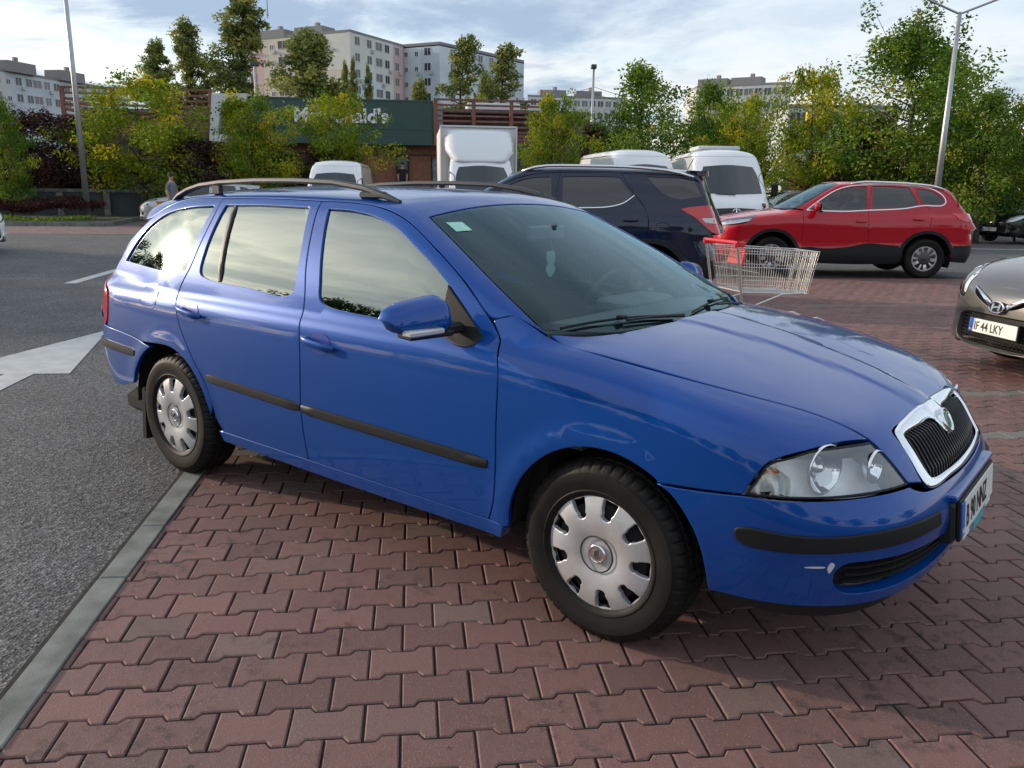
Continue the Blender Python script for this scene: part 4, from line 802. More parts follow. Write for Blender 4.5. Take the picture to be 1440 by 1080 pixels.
fl = cv(to_tail, [(-2.835, -.80, .968), (-2.715, -.808, .975), (-2.67, -.84, .93), (-2.672, -.86, .87), (-2.70, -.86, .85), (-2.80, -.86, .858), (-2.83, -.86, .87), (-2.842, -.82, .93)])
patch('fuel_flap', OCT, pr_tail, curve(fl, .01, CC), BLUE, qp[0], mirror=False, off=.0015, drop=.004, gap=0, bev=.003)
# front fender in polar coordinates
hc3 = [(.714, -.524, .773, 1), (.64, -.553, .811), (.532, -.59, .844), (.391, -.651, .876), (.242, -.698, .903), (.08, -.725, .925), (-.10, -.738, .95), (-.23, -.742, .972), (-.295, -.740, .980, 1)]
fe = hc3 + [(-.36, -.745, 1.012), (-.43, -.752, 1.045, 1), (-.508, -.783, 1.022, 1), (-.452, -.807, .945), (-.421, -.863, .87), (-.414, -.87, .80), (-.412, -.882, .674), (-.41, -.886, .521), (-.42, -.88, .40), (-.449, -.87, .318, 1), (-.37, -.87, .315, 1)]
fa = circ(.02, .31, .372, 178, 58, 22)
fe += [(x, -.885, z) for x, z in fa] + [(.215, -.883, .619, 1), (.341, -.866, .624), (.472, -.841, .632, 1), (.50, -.82, .69), (.523, -.805, .728), (.614, -.713, .768)]
fnd = patch('front_fender', OCT, pr_polar, curve(cv(to_polar, fe), .02, CC), BLUE, car)
# hood
hd = [(x, y, 0) + ((1,) if len(q) else ()) for x, y, _, *q in hc3[::-1]]
hdp = [(-.295, -.735, 1), (-.225, -.637), (-.157, -.501), (-.117, -.275), (-.108, 0)]
half = [(-.108, 0), (-.120, -.275), (-.157, -.501), (-.225, -.637), (-.295, -.738, 1), (-.23, -.742), (-.10, -.738), (.08, -.725), (.242, -.698), (.391, -.651), (.532, -.59), (.64, -.553), (.714, -.524, 1), (.764, -.510), (.826, -.474, 1), (.850, -.405, 1), (.80, -.402), (.750, -.396), (.742, -.372), (.752, -.20), (.757, 0)]
hood = patch('hood', OCT, pr_top, curve(half[:-1] + mirY(half)[0:-1], .02, CC), BLUE, car, mirror=False, h=.035)[0]
# bumper
arc2 = [(.02 + .372 * math.cos(R_(a)), .31 + .372 * math.sin(R_(a))) for a in range(56, 2, -6)]
b3 = [(x, -.875, z) for x, z in arc2]; b3[0] = (.215, -.883, .617, 1); b3[-1] = (.393, -.855, .314, 1)
bl = cv(to_nose(0.), b3)
bq = [(0, .608), (-.2, .611), (-.36, .617), (-.40, .630, 1), (-.418, .641, 1), (-.568, .639), (-.695, .633), (-.782, .629), (-.847, .630, 1), (-.95, .620)] + bl + [(-.812, .307), (-.634, .305), (-.4, .302), (-.2, .30), (0, .30)]
lgq = [(0, .460), (-.30, .460), (-.45, .459), (-.56, .457), (-.612, .452), (-.634, .43), (-.632, .38), (-.602, .352), (-.50, .343), (-.3, .344), (0, .343)]
full = lambda h: h[:-1] + mirX(h)[:-1]
bump = patch('front_bumper', OCT, NZ, curve(full(bq), .02, CC), BLUE, car, [curve(full(lgq), .02, CC)], mirror=False, h=.035, hdrop=.04)[0]
mo = [(-.86, .530), (-.84, .540), (-.733, .535), (-.65, .538), (-.539, .548), (-.40, .553), (-.325, .554, 1), (-.32, .512, 1), (-.45, .503), (-.6, .493), (-.70, .485), (-.768, .482), (-.835, .486), (-.855, .50)]
patch('bumper_strip', OCT, NZ, curve(mo, .015, CC), BLK, (bump, bump), off=.010, drop=.016, gap=0, bev=.005)
patch('lower_grille', OCT, NZ, [(-.66, .33), (.66, .33), (.66, .46), (-.66, .46)], DARK, bump, mirror=False, off=-.045, drop=0, gap=0)
for z in (.372, .398, .424): strip('grille_bar', OCT, NZ, [(-.60 + 1.2 * i / 40, z) for i in range(41)], .009, .012, BLK, bump, mirror=False, off=-.03)
for u in (-.45, -.3, -.15, 0, .15, .3, .45): strip('grille_bar', OCT, NZ, [(u, .345 + .105 * i / 4) for i in range(5)], .008, .010, BLK, bump, mirror=False, off=-.034)
lip = [(0, .298), (-.4, .298), (-.8, .303), (-.905, .308, 1), (-.90, .265, 1), (-.7, .235), (-.4, .225), (0, .225)]
patch('bumper_lip', OCT, NZ, curve(full(lip), .03, CC), mat('lip_black', (.006, .006, .007), .7), bump, mirror=False, off=-.035, drop=.02)
SCU = mat('bare_scuff', (.55, .56, .60), .6)
patch('paint_scuff', OCT, NZ, curve([(-.655, .440), (-.648, .458), (-.640, .452), (-.643, .435), (-.649, .422)], .006, CC), SCU, bump, mirror=False, off=.001, drop=.001, gap=0, bev=.001, h=.01)
patch('paint_scuff', OCT, NZ, curve([(-.705, .4395), (-.66, .4435), (-.66, .4405), (-.705, .4380)], .01, CC), SCU, bump, mirror=False, off=.001, drop=.001, gap=0, bev=.0005, h=.01)
# grille: chrome frame, slats, emblem
FR = pr_front
go = [(0, .792), (-.2, .788), (-.34, .779), (-.388, .768), (-.406, .74), (-.404, .69), (-.398, .640), (-.388, .619), (-.2, .614), (0, .611)]
gi = [(0, .700), (-.035, .704), (-.055, .735), (-.075, .755), (-.2, .760), (-.345, .757), (-.362, .749), (-.367, .732), (-.361, .68), (-.352, .648), (-.338, .638), (-.2, .632), (0, .630)]
def lean(F, d): return lambda P: F(P)
gr = patch('grille', OCT, FR, curve(full(go), .012, CC), CHR, car, [curve(full(gi), .012, CC)], mirror=False, h=.03, off=.006, drop=.025, hdrop=.03, bev=.008)[0]
patch('grille_back', OCT, FR, curve(full([(0, .77), (-.36, .765), (-.36, .63), (0, .63)]), .03, CC), DARK, gr, mirror=False, off=-.03, drop=0)
mbs = []
for i in range(-13, 14):
    y = i * .0262; strip('slat', OCT, FR, [(y, .632 + .132 * k / 6) for k in range(7)], .009, .020, mat('gloss_black', (.02, .02, .022), .2), gr, mirror=False, off=-.022)
bP, bN = surf_points(OCT, FR, [(0, .735)])
Mb = frame_M(bP[0] + bN[0] * .0, (0, 1, 0), (-bN[0][2] * .0 - .55, 0, 1))
mb = MB().lathe([(0, .012), (.030, .012), (.034, .010), (.037, .016), (.041, .016), (.044, .008), (.044, -.02)], 40, 'z'); mb.V = [tuple(Mb @ Vector(v)) for v in mb.V]; bdg = mb.build('badge', CHR, gr, smooth=True)
mb = MB().lathe([(0, .0135), (.028, .0135), (.028, .012)], 32, 'z'); mb.V = [tuple(Mb @ Vector(v)) for v in mb.V]; mb.build('badge_disc', mat('badge_green', (.03, .16, .08), .25), bdg)
mb = MB()
for k in range(3): mb.box((-.008 + k * .007, .003 + k * .003, .0145), (.004, .022, .003), rz=-.35)
mb.box((.004, -.010, .0145), (.026, .005, .003), rz=.5).box((-.012, -.012, .0145), (.004, .012, .003)); mb.V = [tuple(Mb @ Vector(v)) for v in mb.V]; mb.build('emblem', CHR, bdg)
# headlights
hl = [(-.847, .632, 1), (-.822, .68), (-.796, .728), (-.745, .750), (-.688, .767), (-.60, .772), (-.510, .770, 1), (-.472, .726), (-.418, .645, 1), (-.568, .643), (-.695, .637), (-.782, .633)]
hls = patch('headlight', OCT, NZ, curve(hl, .012, CC), LENS, car, gap=.003, drop=.0, off=-.001)
hh = lambda P: OCT(P) + .0025 * np.sin(P[:, 1] * 420) * sstep(.60, .52, P[:, 0])
patch('lamp_housing', hh, NZ, curve(hl, .012, CC), REFL, (hls[0], hls[1]), off=-.085, drop=0, gap=.0, h=.012)
hlc = curve(hl, .012, CC); hlc = hlc if area(hlc) > 0 else hlc[::-1]
patch('lamp_seal', OCT, NZ, inset(hlc, .0015)[0], BLK, (hls[0], hls[1]), [inset(hlc, .0075)[0]], off=-.0005, drop=.045, gap=0, bev=.001, hdrop=.02)
def lamp_bowl(c, d, r, pr):
    M = frame_M(c, Vector(d).cross(Vector((0, 0, 1))), (0, 0, 1)); M2 = M if (M.to_3x3() @ Vector((0, 0, 1))).dot(Vector(d)) > 0 else M @ Matrix.Rotation(math.pi, 4, 'Y')
    for k, pa in enumerate(pr):
        mb = MB().lathe([(r * 1.06, -.004), (r * 1.05, .003), (r * 1.0, .004), (r * .96, 0), (r * .8, -.018), (r * .5, -.030), (r * .25, -.034), (r * .24, -.018), (r * .15, -.008), (0, -.005)], 40, 'z')
        mb.V = [tuple(M2 @ Vector(v)) for v in mb.V]
        if k: mb.V = [(x, -y, z) for x, y, z in mb.V]
        mb.build('reflector', CHR, pa, smooth=True)
lamp_bowl((.640, -.666, .700), (.93, -.30, .12), .072, hls)
lamp_bowl((.745, -.545, .700), (.98, -.12, .10), .048, hls)
for k, s_ in enumerate((1, -1)):
    MB().lathe([(0, 0), (.010, .006), (.012, .02), (.004, .045), (0, .048)], 16, 'x', (.50, -.775 * s_, .700)).build('signal_bulb', AMB, hls[k], smooth=True)
# plate block: painted ledge and black holder
Mp = frame_M((.940, 0, .492), (0, 1, 0), (-.10, 0, 1))
mb = MB().box((0, 0, -.035), (.60, .135, .05), b=.01); mb.V = [tuple(Mp @ Vector(v)) for v in mb.V]; mb.build('plate_holder', BLK, bump)
mb = MB().box((0, .078, -.030), (.60, .022, .055), b=.008); mb.V = [tuple(Mp @ Vector(v)) for v in mb.V]; mb.build('plate_ledge', BLUE, bump)
plate(bump, Mp, 'B 90 NNZ')
mb = MB().box((-.19, -.062, .004), (.09, .012, .004)); mb.box((.17, -.062, .004), (.09, .012, .004)); mb.V = [tuple(Mp @ Vector(v)) for v in mb.V]; mb.build('holder_strip', PLW, bump)
mb = MB().box((0, -.070, .006), (.17, .030, .003)); mb.V = [tuple(Mp @ Vector(v)) for v in mb.V]; mb.build('parking_sticker', mat('teal_sticker', (.05, .35, .42), .4), bump)
# roof with the A-pillars, in plan
rs = [(-1.018, 0), (-1.022, -.30), (-1.020, -.574, 1), (-.86, -.618), (-.60, -.688), (-.40, -.728), (-.30, -.742, 1), (-.36, -.750), (-.43, -.757, 1), (-.508, -.786), (-.671, -.741), (-.862, -.694), (-1.084, -.641), (-1.279, -.607), (-1.632, -.604), (-2.0, -.603), (-2.388, -.603), (-2.62, -.60), (-2.77, -.60), (-2.90, -.618), (-3.02, -.635), (-3.12, -.64, 1), (-3.20, -.50), (-3.24, -.25), (-3.25, 0)]
def xyedge(pts):
    # outer edge from the door-frame line so the seam closes
    line = [(-.508, 1.022), (-.671, 1.144), (-.862, 1.253), (-1.084, 1.354), (-1.279, 1.397), (-1.45, 1.409), (-1.632, 1.411), (-2.0, 1.415), (-2.388, 1.410), (-2.55, 1.408), (-2.715, 1.398), (-2.87, 1.360), (-3.02, 1.292)]
    P, _ = surf_points(OCT, pr_side, line); return [(float(p[0]), float(p[1])) for p in P]
rs2 = [(-1.018, 0), (-1.020, -.30), (-1.018, -.574, 1), (-.86, -.618), (-.60, -.688), (-.40, -.728), (-.30, -.744, 1), (-.36, -.750), (-.43, -.759, 1)] + xyedge(0) + [(-3.10, -.64, 1), (-3.17, -.50), (-3.20, -.25), (-3.21, 0)]
roof = patch('roof', OCT, pr_top, curve(full2 := (rs2[:-1] + mirY(rs2)[:-1]), .025, CC), BLUE, car, mirror=False, h=.05)[0]
wso = [(-1.018, 0), (-1.020, -.30), (-1.018, -.574, 1), (-.86, -.618), (-.60, -.688), (-.40, -.728), (-.318, -.740, 1), (-.255, -.64), (-.185, -.50), (-.140, -.275), (-.125, 0)]
wsc = curve(wso[:-1] + mirY(wso)[:-1], .03, CC); wsc = wsc if area(wsc) > 0 else wsc[::-1]
ws = patch('windscreen', oU, pr_top, wsc, WSG, car, mirror=False, h=.08, off=-.003, drop=0, gap=.002)[0]
band = inset(wsc, .022)[0]; band[band[:, 0] > -.38] -= [.03, 0]
patch('black_border', oU, pr_top, inset(wsc, .002)[0], mat('frit_black', (.01, .01, .011), .5), ws, [band], mirror=False, h=.05, off=-.006, drop=0, gap=0, hdrop=0)
cw = [(-.10, 0), (-.112, -.275), (-.149, -.501), (-.217, -.637), (-.28, -.735, 1), (-.34, -.735, 1), (-.275, -.62), (-.205, -.48), (-.16, -.26), (-.145, 0)]
patch('cowl', lambda P: oL(P), pr_top, curve(cw[:-1] + mirY(cw)[:-1], .03, CC), BLK, car, mirror=False, off=-.022, drop=.03, gap=0)
# wipers
def wiper(p0, p1, b0, b1):
    f = lambda q, o: [tuple(v) for v in (lambda PN: PN[0] + PN[1] * o)(surf_points(oU, pr_top, q))]
    arm = [(p0[0] + (p1[0] - p0[0]) * t, p0[1] + (p1[1] - p0[1]) * t) for t in np.linspace(0, 1, 6)]
    bld = [(b0[0] + (b1[0] - b0[0]) * t, b0[1] + (b1[1] - b0[1]) * t) for t in np.linspace(0, 1, 12)]
    w = MB().tube(f(arm, .014), [.008, .007, .006, .005, .005, .005], 6).tube(f(bld, .007), .004, 6).tube(f(bld, .011), .003, 6)
    pm = f([((b0[0] + b1[0]) / 2, (b0[1] + b1[1]) / 2)], .016)[0]; w.box(pm, (.028, .04, .012), b=.004); return w.build('wiper', BLK, car, angle=40)
wiper((-.135, -.08), (-.20, -.40), (-.288, -.69), (-.150, -.12)); wiper((-.175, .56), (-.165, .28), (-.225, .52), (-.145, .02))
# roof rails
def rail(s_):
    xs = [-1.20, -1.28, -1.42, -1.62, -1.9, -2.2, -2.5, -2.68, -2.80, -2.88, -2.95]; y = .555
    P, n = surf_points(OCT, pr_top, [(x, -y) for x in xs]); hh_ = [0.0, .012, .036, .052, .056, .057, .054, .048, .034, .012, -.01]
    V = []; F = []; prof = [(-.019, .0), (-.017, .012), (-.007, .016), (.007, .016), (.017, .012), (.019, 0), (.013, -.009), (-.013, -.009)]
    for i, p in enumerate(P):
        t = .55 if i in (0, len(P) - 1) else 1
        for a, b in prof: V.append((p[0], (p[1] + a * t + .008 * (hh_[i] > .03)) * s_, p[2] + hh_[i] + b * t))
    m_ = len(prof)
    for i in range(len(P) - 1):
        for k in range(m_): l = (k + 1) % m_; F.append((i * m_ + k, i * m_ + l, (i + 1) * m_ + l, (i + 1) * m_ + k))
    F += [tuple(range(m_)), tuple((len(P) - 1) * m_ + k for k in range(m_))]
    mb = MB().add(V, F)
    for i, x in ((6, -2.52),): mb.box((x, P[i][1] * s_, P[i][2] + .022), (.07, .026, .05), b=.008)
    mb.box((-1.36, P[2][1] * s_, P[2][2] + .012), (.16, .03, .03), b=.01)
    o = mb.build('roof_rail', mat('rail_grey', (.034, .040, .044), .5, 0, spec=.25), car, angle=40); return o
rail(1); rail(-1)
# mirrors (body-coloured housing on a black foot)
def door_mirror(s_, pa):
    # housing: D-shaped sections from the inner end (w=0) to the outer end (w=1)
    nw, na = 14, 22; V = []; F = []; y0, y1 = .905, 1.150
    for j in range(nw + 1):
        w = j / nw; e = (1 - (2 * max(0, w - .5)) ** 3.2) ** .5 if w > .5 else 1.0; e = min(e, (1 - (max(0, .18 - w) / .18) ** 2.2) ** .5 if w < .18 else 1); e = max(e, .02)
        hgt = (.132 - .034 * w) * e; dep = (.088 - .020 * w) * (.35 + .65 * e); yc = y0 + (y1 - y0) * w; xc = -.640 - .045 * w; zb = .988 + .006 * w + (1 - e) * .052
        for i in range(na):
            a = 2 * math.pi * i / na; ca, sa = math.cos(a), math.sin(a); px_ = math.copysign(abs(ca) ** .75, ca); pz_ = math.copysign(abs(sa) ** .62, sa)
            V.append((xc + (dep * .80 * px_ if px_ > 0 else dep * .32 * px_) - .012 * pz_, yc * s_, zb + hgt / 2 + hgt / 2 * pz_))
    for j in range(nw):
        for i in range(na): k = (i + 1) % na; F.append((j * na + i, j * na + k, (j + 1) * na + k, (j + 1) * na + i))
    F += [tuple(range(na)), tuple(nw * na + i for i in range(na))]
    h = MB().add(V, F).build('door_mirror', BLUE, pa, smooth=True)
    MB().box((-.640, .985 * s_, .985), (.085, .185, .020), rz=.17 * s_, b=.009).box((-.635, .875 * s_, .992), (.060, .11, .036), b=.014).build('mirror_foot', BLK, h, angle=40)
    MB().box((-.592, 1.045 * s_, 1.004), (.05, .150, .020), rz=.10 * s_, b=.009).build('signal_lens', mat('clear_lens', (.55, .55, .55), .15, .3), h, angle=40)
    MB().box((-.672, 1.02 * s_, 1.052), (.006, .16, .085), rz=.18 * s_, b=.002).build('mirror_glass', CHR, h)
    tri = curve([(-.735, 1.128, 1), (-.62, 1.040), (-.525, .958, 1), (-.56, .932), (-.62, .925), (-.70, .945, 1), (-.728, 1.03)], .012, True)
    patch('mirror_mount', OCT, pr_side, tri, BLK, h, off=.006, drop=.012, gap=0, bev=.005, mirror=False, extra=(lambda V: V) if s_ > 0 else (lambda V: V * [1, -1, 1]))
door_mirror(1, fd[0]); door_mirror(-1, fd[1])
# door handles
def handle(x, z, pas):
    for k, pa in enumerate(pas):
        s_ = 1 if k == 0 else -1; P, n = surf_points(OCT, pr_side, [(x - .10 + .02 * i, z - .012 * i / 10 * 2) for i in range(11)])
        P = P[:, :]; b = [.012, .030, .036, .038, .038, .038, .037, .036, .034, .026, .010]
        V = [tuple(np.array([p[0], (p[1] - b[i]), p[2]]) * [1, s_, 1]) for i, p in enumerate(P)]
        mb = MB(); m_ = 10; VV = []; F = []
        for i, v in enumerate(V):
            for q in range(m_): a = 2 * math.pi * q / m_; VV.append((v[0], v[1] + .008 * math.cos(a), v[2] + (.016 if 0 < i < 10 else .010) * math.sin(a)))
        for i in range(10):
            for q in range(m_): l = (q + 1) % m_; F.append((i * m_ + q, i * m_ + l, (i + 1) * m_ + l, (i + 1) * m_ + q))
        F += [tuple(range(m_)), tuple(10 * m_ + q for q in range(m_))]
        h = MB().add(VV, F).build('door_handle', BLUE, pa, smooth=True)
        cup = lambda Q: OCT(Q) + .0001
        c0 = P[5]; cb = MB(); Vc = []; Fc = []; nr = 5
        for j in range(nr):
            r = (1 - j / (nr - 1)); dep = .001 if j == 0 else -.014 * (1 - r * r)
            Pq, nq = surf_points(OCT, pr_side, [(c0[0] + .062 * r * math.cos(a), c0[2] - .002 + .046 * r * math.sin(a)) for a in np.linspace(0, 2 * math.pi, 25)[:-1]])
            Vc += [tuple((Pq[i] + nq[i] * (.0015 + (0 if j == 0 else .0))) * [1, s_, 1]) for i in range(24)]
        for j in range(nr - 1):
            for i in range(24): l = (i + 1) % 24; Fc.append((j * 24 + i, j * 24 + l, (j + 1) * 24 + l, (j + 1) * 24 + i))
        cb.add(Vc, Fc).build('handle_cup', mat('blue_recess', (.004, .045, .30), .3, .2, coat=.6), pa, smooth=True)
handle(-1.362, .858, fd); handle(-2.330, .888, rd)
# side mouldings
strip('side_moulding', OCT, pr_side, [(-1.482 + 1.035 * i / 20, .5505 - .018 * i / 20) for i in range(21)], .042, .013, BLK, (fd[0], fd[1]))
strip('side_moulding', OCT, pr_side, [(-2.198 + .704 * i / 14, .5765 - .024 * i / 14) for i in range(15)], .040, .013, BLK, (rd[0], rd[1]))
# sills
sil = [(-.375, .316, 1), (-1.2, .316), (-2.15, .318, 1), (-2.13, .262, 1), (-1.2, .252), (-.40, .255, 1)]
patch('side_sill', OCT, pr_side, curve(sil, .03, CC), BLUE, car, drop=.05, off=-.004)
# rear bumper, tailgate, lamps
rb = [(0, .62), (.25, .62), (.45, .65), (.60, .70), (.70, .705), (.90, .695), (1.03, .680, 1)]
ra2 = [(-2.56 + .382 * math.cos(R_(a)), -.885, .305 + .382 * math.sin(R_(a))) for a in range(112, 166, 6)]
ub = cv(to_tail, ra2); P_, _n = surf_points(OCT, pr_side, [(q[0], q[2]) for q in ra2]); ub = [tuple(q) for q in to_tail(P_)]; ub[0] = ub[0] + (1,); ub[-1] = ub[-1] + (1,)
rbq = [(0, .62), (.25, .625), (.45, .66), (.58, .700), (.70, .706)] + cv(to_tail, [(-2.958, -.867, .692)]) + ub + [(.80, .385), (.5, .37), (0, .36)]
rbp = patch('rear_bumper', OCT, pr_tail, curve(full(rbq), .03, CC), BLUE, car, mirror=False)[0]
strip('bumper_strip', OCT, pr_tail, [(.30 + .70 * i / 16, .600 + .008 * math.sin(i / 16 * 3)) for i in range(17)], .042, .014, BLK, (rbp, rbp))
tq = [(.60, .98, 1), (.66, .94), (.735, .90), (.755, .857), (.755, .752), (.735, .715, 1), (.58, .705, 1), (.56, .80), (.57, .90)]
patch('tail_light', OCT, pr_tail, curve(tq, .015, CC), REDL, car, off=.004, drop=.02)
patch('tailgate', OCT, pr_tail, curve(full([(0, 1.335), (.35, 1.325), (.45, 1.28), (.53, 1.10), (.58, .98), (.55, .80), (.56, .68), (.40, .64), (0, .63)]), .03, CC), BLUE, car, [curve(full([(0, 1.29), (.33, 1.28), (.42, 1.20), (.47, 1.02), (0, 1.0)]), .03, CC)], mirror=False)
patch('rear_window', OCT, pr_tail, curve(full([(0, 1.295), (.34, 1.285), (.43, 1.20), (.48, 1.015), (0, .995)]), .03, CC), TINT, car, mirror=False, off=-.009, drop=0)
# inside: tub, dash, seats, wheel, mirror and hanging card
MB().box((-1.6, 0, .26), (3.4, 1.5, .12), b=.03).box((.25, 0, .48), (.75, 1.0, .42), b=.08).box((-.30, 0, .60), (.08, 1.56, .62)).box((-3.0, 0, .55), (.9, 1.2, .45)).box((-2.8, .0, .92), (.7, 1.30, .02)).build('floor_pan', DARK, car)
for s_ in (1, -1):
    for cx, r in ((.02, .385), (-2.56, .40)):
        a = circ(cx, .31, r, 2, 178, 24); V = [(x, -.845 * s_, z) for x, z in a] + [(x, -.55 * s_, z) for x, z in a]; n_ = len(a)
        mesh('wheel_arch_liner', V, [(i, i + 1, n_ + i + 1, n_ + i) for i in range(n_ - 1)] + [tuple(range(n_, 2 * n_))], DARK, car)
P_, n_ = surf_points(OCT, pr_side, [(-.50, .40), (-2.15, .40), (-2.15, .96), (-.50, .93)])
MB().box((-1.35, -.80, .63), (1.85, .03, .58), b=.01).box((-1.35, .80, .63), (1.85, .03, .58), b=.01).box((-2.75, -.70, .83), (.85, .03, .20), b=.01).box((-2.75, .70, .83), (.85, .03, .20), b=.01).build('door_trim', CAB, car)
db = MB(); prof = [(-.16, .60), (-.15, .955), (-.30, .975), (-.45, .975), (-.58, .955), (-.64, .90), (-.66, .80), (-.60, .60)]
db.prism([(x, z) for x, z in prof], -.72, .72, 'y'); db.box((-.60, .36, .965), (.20, .40, .06), b=.028).build('dashboard', mat('dash_grey', (.16, .185, .19), .75, bump=.15, bscale=300), car, angle=40)
for y in (-.37, .37): seat(car, -1.22, y, .36)
seat(car, -2.10, -.36, .38, w=.55); seat(car, -2.10, .36, .38, w=.55)
sw = MB(); Ms = frame_M((-.78, .37, .93), (0, 1, 0), (.42, 0, 1)); rg = [tuple(Ms @ Vector((.185 * math.cos(a), .185 * math.sin(a), 0))) for a in np.linspace(0, 2 * math.pi, 37)[:-1]]
sw.tube(rg, .015, 8, closed=True)
for a in (0, math.pi, -math.pi / 2): sw.tube([tuple(Ms @ Vector((.18 * math.cos(a), .18 * math.sin(a), 0))), tuple(Ms @ Vector((.05 * math.cos(a), .05 * math.sin(a), .02)))], .016, 6)
q = len(sw.V); sw.lathe([(0, .02), (.06, .02), (.075, .0), (.06, -.03)], 20, 'z'); sw.V[q:] = [tuple(Ms @ Vector(v)) for v in sw.V[q:]]; sw.tube([tuple(Ms @ Vector((0, 0, .02))), tuple(Ms @ Vector((0, 0, .25)))], .03)
sw.build('steering_wheel', mat('wheel_leather', (.03, .03, .032), .5), car, angle=50)
MB().box((-.86, .0, 1.285), (.035, .25, .065), b=.02).tube([(-.86, 0, 1.30), (-.80, 0, 1.325)], .010).build('rear_view_mirror', mat('mirror_back', (.16, .19, .19), .5), car, angle=40)
card = MB(); card.tube([(-.85, .02, 1.26), (-.845, .02, 1.20)], .0015, 4); card.prism(curve([(-.028, 1.20), (.0, 1.205), (.028, 1.20), (.033, 1.17), (.024, 1.15), (.034, 1.12), (.018, 1.10), (0, 1.088), (-.018, 1.10), (-.034, 1.12), (-.024, 1.15), (-.033, 1.17)], .006, True).tolist(), -.847, -.843, 'x')
for i in range(len(card.V)): card.V[i] = (card.V[i][0], card.V[i][1] + .0, card.V[i][2])
card.V = [(x, y + (.02 if abs(x + .845) < .003 and abs(y) < .04 and z < 1.21 else 0), z) for x, y, z in card.V]
cd_ = card.build('air_freshener', mat('card_pale', (.45, .58, .52), .6), None); tag(cd_, 'pale scalloped air freshener card hanging from the mirror inside the blue car', 'air freshener')
stp = patch('windscreen_sticker', oU, pr_top, [(-.965, -.545), (-.885, -.560), (-.865, -.475), (-.94, -.462)], mat('sticker_green', (.25, .60, .45), .5, col2=(.45, .72, .62), nscale=70), car, mirror=False, off=-.001, drop=0, h=.02)
# wheels
for i, (x, s_) in enumerate(((0, -1), (-2.578, -1), (0, 1), (-2.578, 1))):
    if i == 0: w0 = make_wheel('wheel', car, .314, .195, .197, 'cap', 288); w = w0
    else: w = copy_tree(w0, car)
    w.location = (x, .762 * s_, .312); w.rotation_euler = (0, R_(0 if i == 0 else 23), math.pi if s_ > 0 else 0)
    if i == 1: w.rotation_euler[1] = R_(25)
MB().prism([(-2.935, .12), (-2.90, .40), (-2.87, .42), (-2.90, .12)], -.85, -.67, 'y').prism([(-2.935, .12), (-2.90, .40), (-2.87, .42), (-2.90, .12)], .67, .85, 'y').build('mud_flap', BLK, car)
# ---------- buildings ----------
def vhit(px, py, v0):
    # sight line through a photo pixel meets the upright plane v = v0 ; returns (u, z)
    d = _f + (px - 720) / FPX * _r - (py - 540) / FPX * _u; cu, cv_ = toUV(CAMP[:2]); du, dv = toUV(d[:2]); t = (v0 - cv_) / dv; return cu + t * du, CAMP[2] + t * d[2]
VR = toUV(far(455, 45))[1]; GZ = .85
rest = thing('restaurant', UV(*toUV(far(455, 45)), GZ), 0, 'low restaurant with dark green fascia, white lettering and brown slatted screens', 'restaurant')
inv = rest.location.copy()
def rp(name, mb, m, parent=None, **k):
    mb.V = [(x - inv[0], y - inv[1], z - inv[2]) for x, y, z in mb.V]; return mb.build(name, m, parent or rest, **k)
def ubox(u0, u1, v0, v1, z0, z1, b=0., mb=None): mb = mb or MB(); return mb.box(UV((u0 + u1) / 2, (v0 + v1) / 2, (z0 + z1) / 2), (abs(u1 - u0), abs(v1 - v0), abs(z1 - z0)), R_(45), b)
zt = vhit(400, 137, VR)[1]; zb_ = vhit(560, 204, VR)[1]; uL = vhit(302, 150, VR)[0]; uR = vhit(609, 150, VR)[0]; uS0 = vhit(88, 130, VR)[0]; uS1 = vhit(731, 150, VR)[0]
GREEN = mat('fascia_green', (.028, .070, .062), .55, noise=.1, nscale=2); WOOD = mat('wood_cladding', (.19, .075, .038), .7, col2=(.25, .11, .055), nscale=5); SLAT = mat('slat_brown', (.21, .085, .065), .7, noise=.2, nscale=4); WPAN = mat('white_panel', (.55, .58, .60), .5)
rp('wall', ubox(uS0 + .4, uS1 + 4, VR + 1.3, VR + 14, 0, zt - .6), mat('restaurant_wall', (.10, .085, .075), .8, noise=.2, nscale=2))
fs = rp('fascia', ubox(uL + .9, uR, VR, VR + .5, zb_, zt, .02), GREEN); rp('fascia_edge', ubox(uL + .9, uR, VR - .03, VR, zt - .06, zt + .02, mb=ubox(uL + .9, uR, VR - .02, VR, (zt + zb_) / 2 - .35, (zt + zb_) / 2 - .32)), mat('fascia_trim', (.03, .065, .06), .5), fs)
rp('roof', ubox(uL, uS1 + 3.8, VR + .5, VR + 14, zt - .5, zt - .3), mat('roof_grey', (.12, .12, .12), .9))
# white frame at the left end, a leaning C shape
q = [vhit(x, y, VR) for x, y in ((299, 132), (349, 132), (346, 146), (313, 145), (307, 188), (322, 190), (320, 200), (296, 198))]
mb = MB(); mb.add([UV(u, VR - .25, z) for u, z in q] + [UV(u, VR + .5, z) for u, z in q], [tuple(range(8)), tuple(range(15, 7, -1))] + [(i, i + 8, (i + 1) % 8 + 8, (i + 1) % 8) for i in range(8)]); rp('white_frame', mb, WPAN)
rp('wood_wall', ubox(uL + 2, uR + .9, VR + .9, VR + 1.25, GZ, zb_ + .1), WOOD)
dz0 = GZ; d0 = vhit(559, 220, VR + .9)[0]; d1 = vhit(573, 220, VR + .9)[0]; zd = vhit(560, 220, VR + .9)[1]
dd = rp('door', ubox(d0, d1, VR + .84, VR + .9, GZ, zd, .01), mat('door_glass', (.10, .13, .14), .15)); rp('door_frame', ubox(d0 - .06, d0, VR + .80, VR + .88, GZ, zd + .05, mb=ubox(d1, d1 + .06, VR + .80, VR + .88, GZ, zd + .05, mb=ubox(d0 - .06, d1 + .06, VR + .80, VR + .88, zd, zd + .06))), BLK, dd)
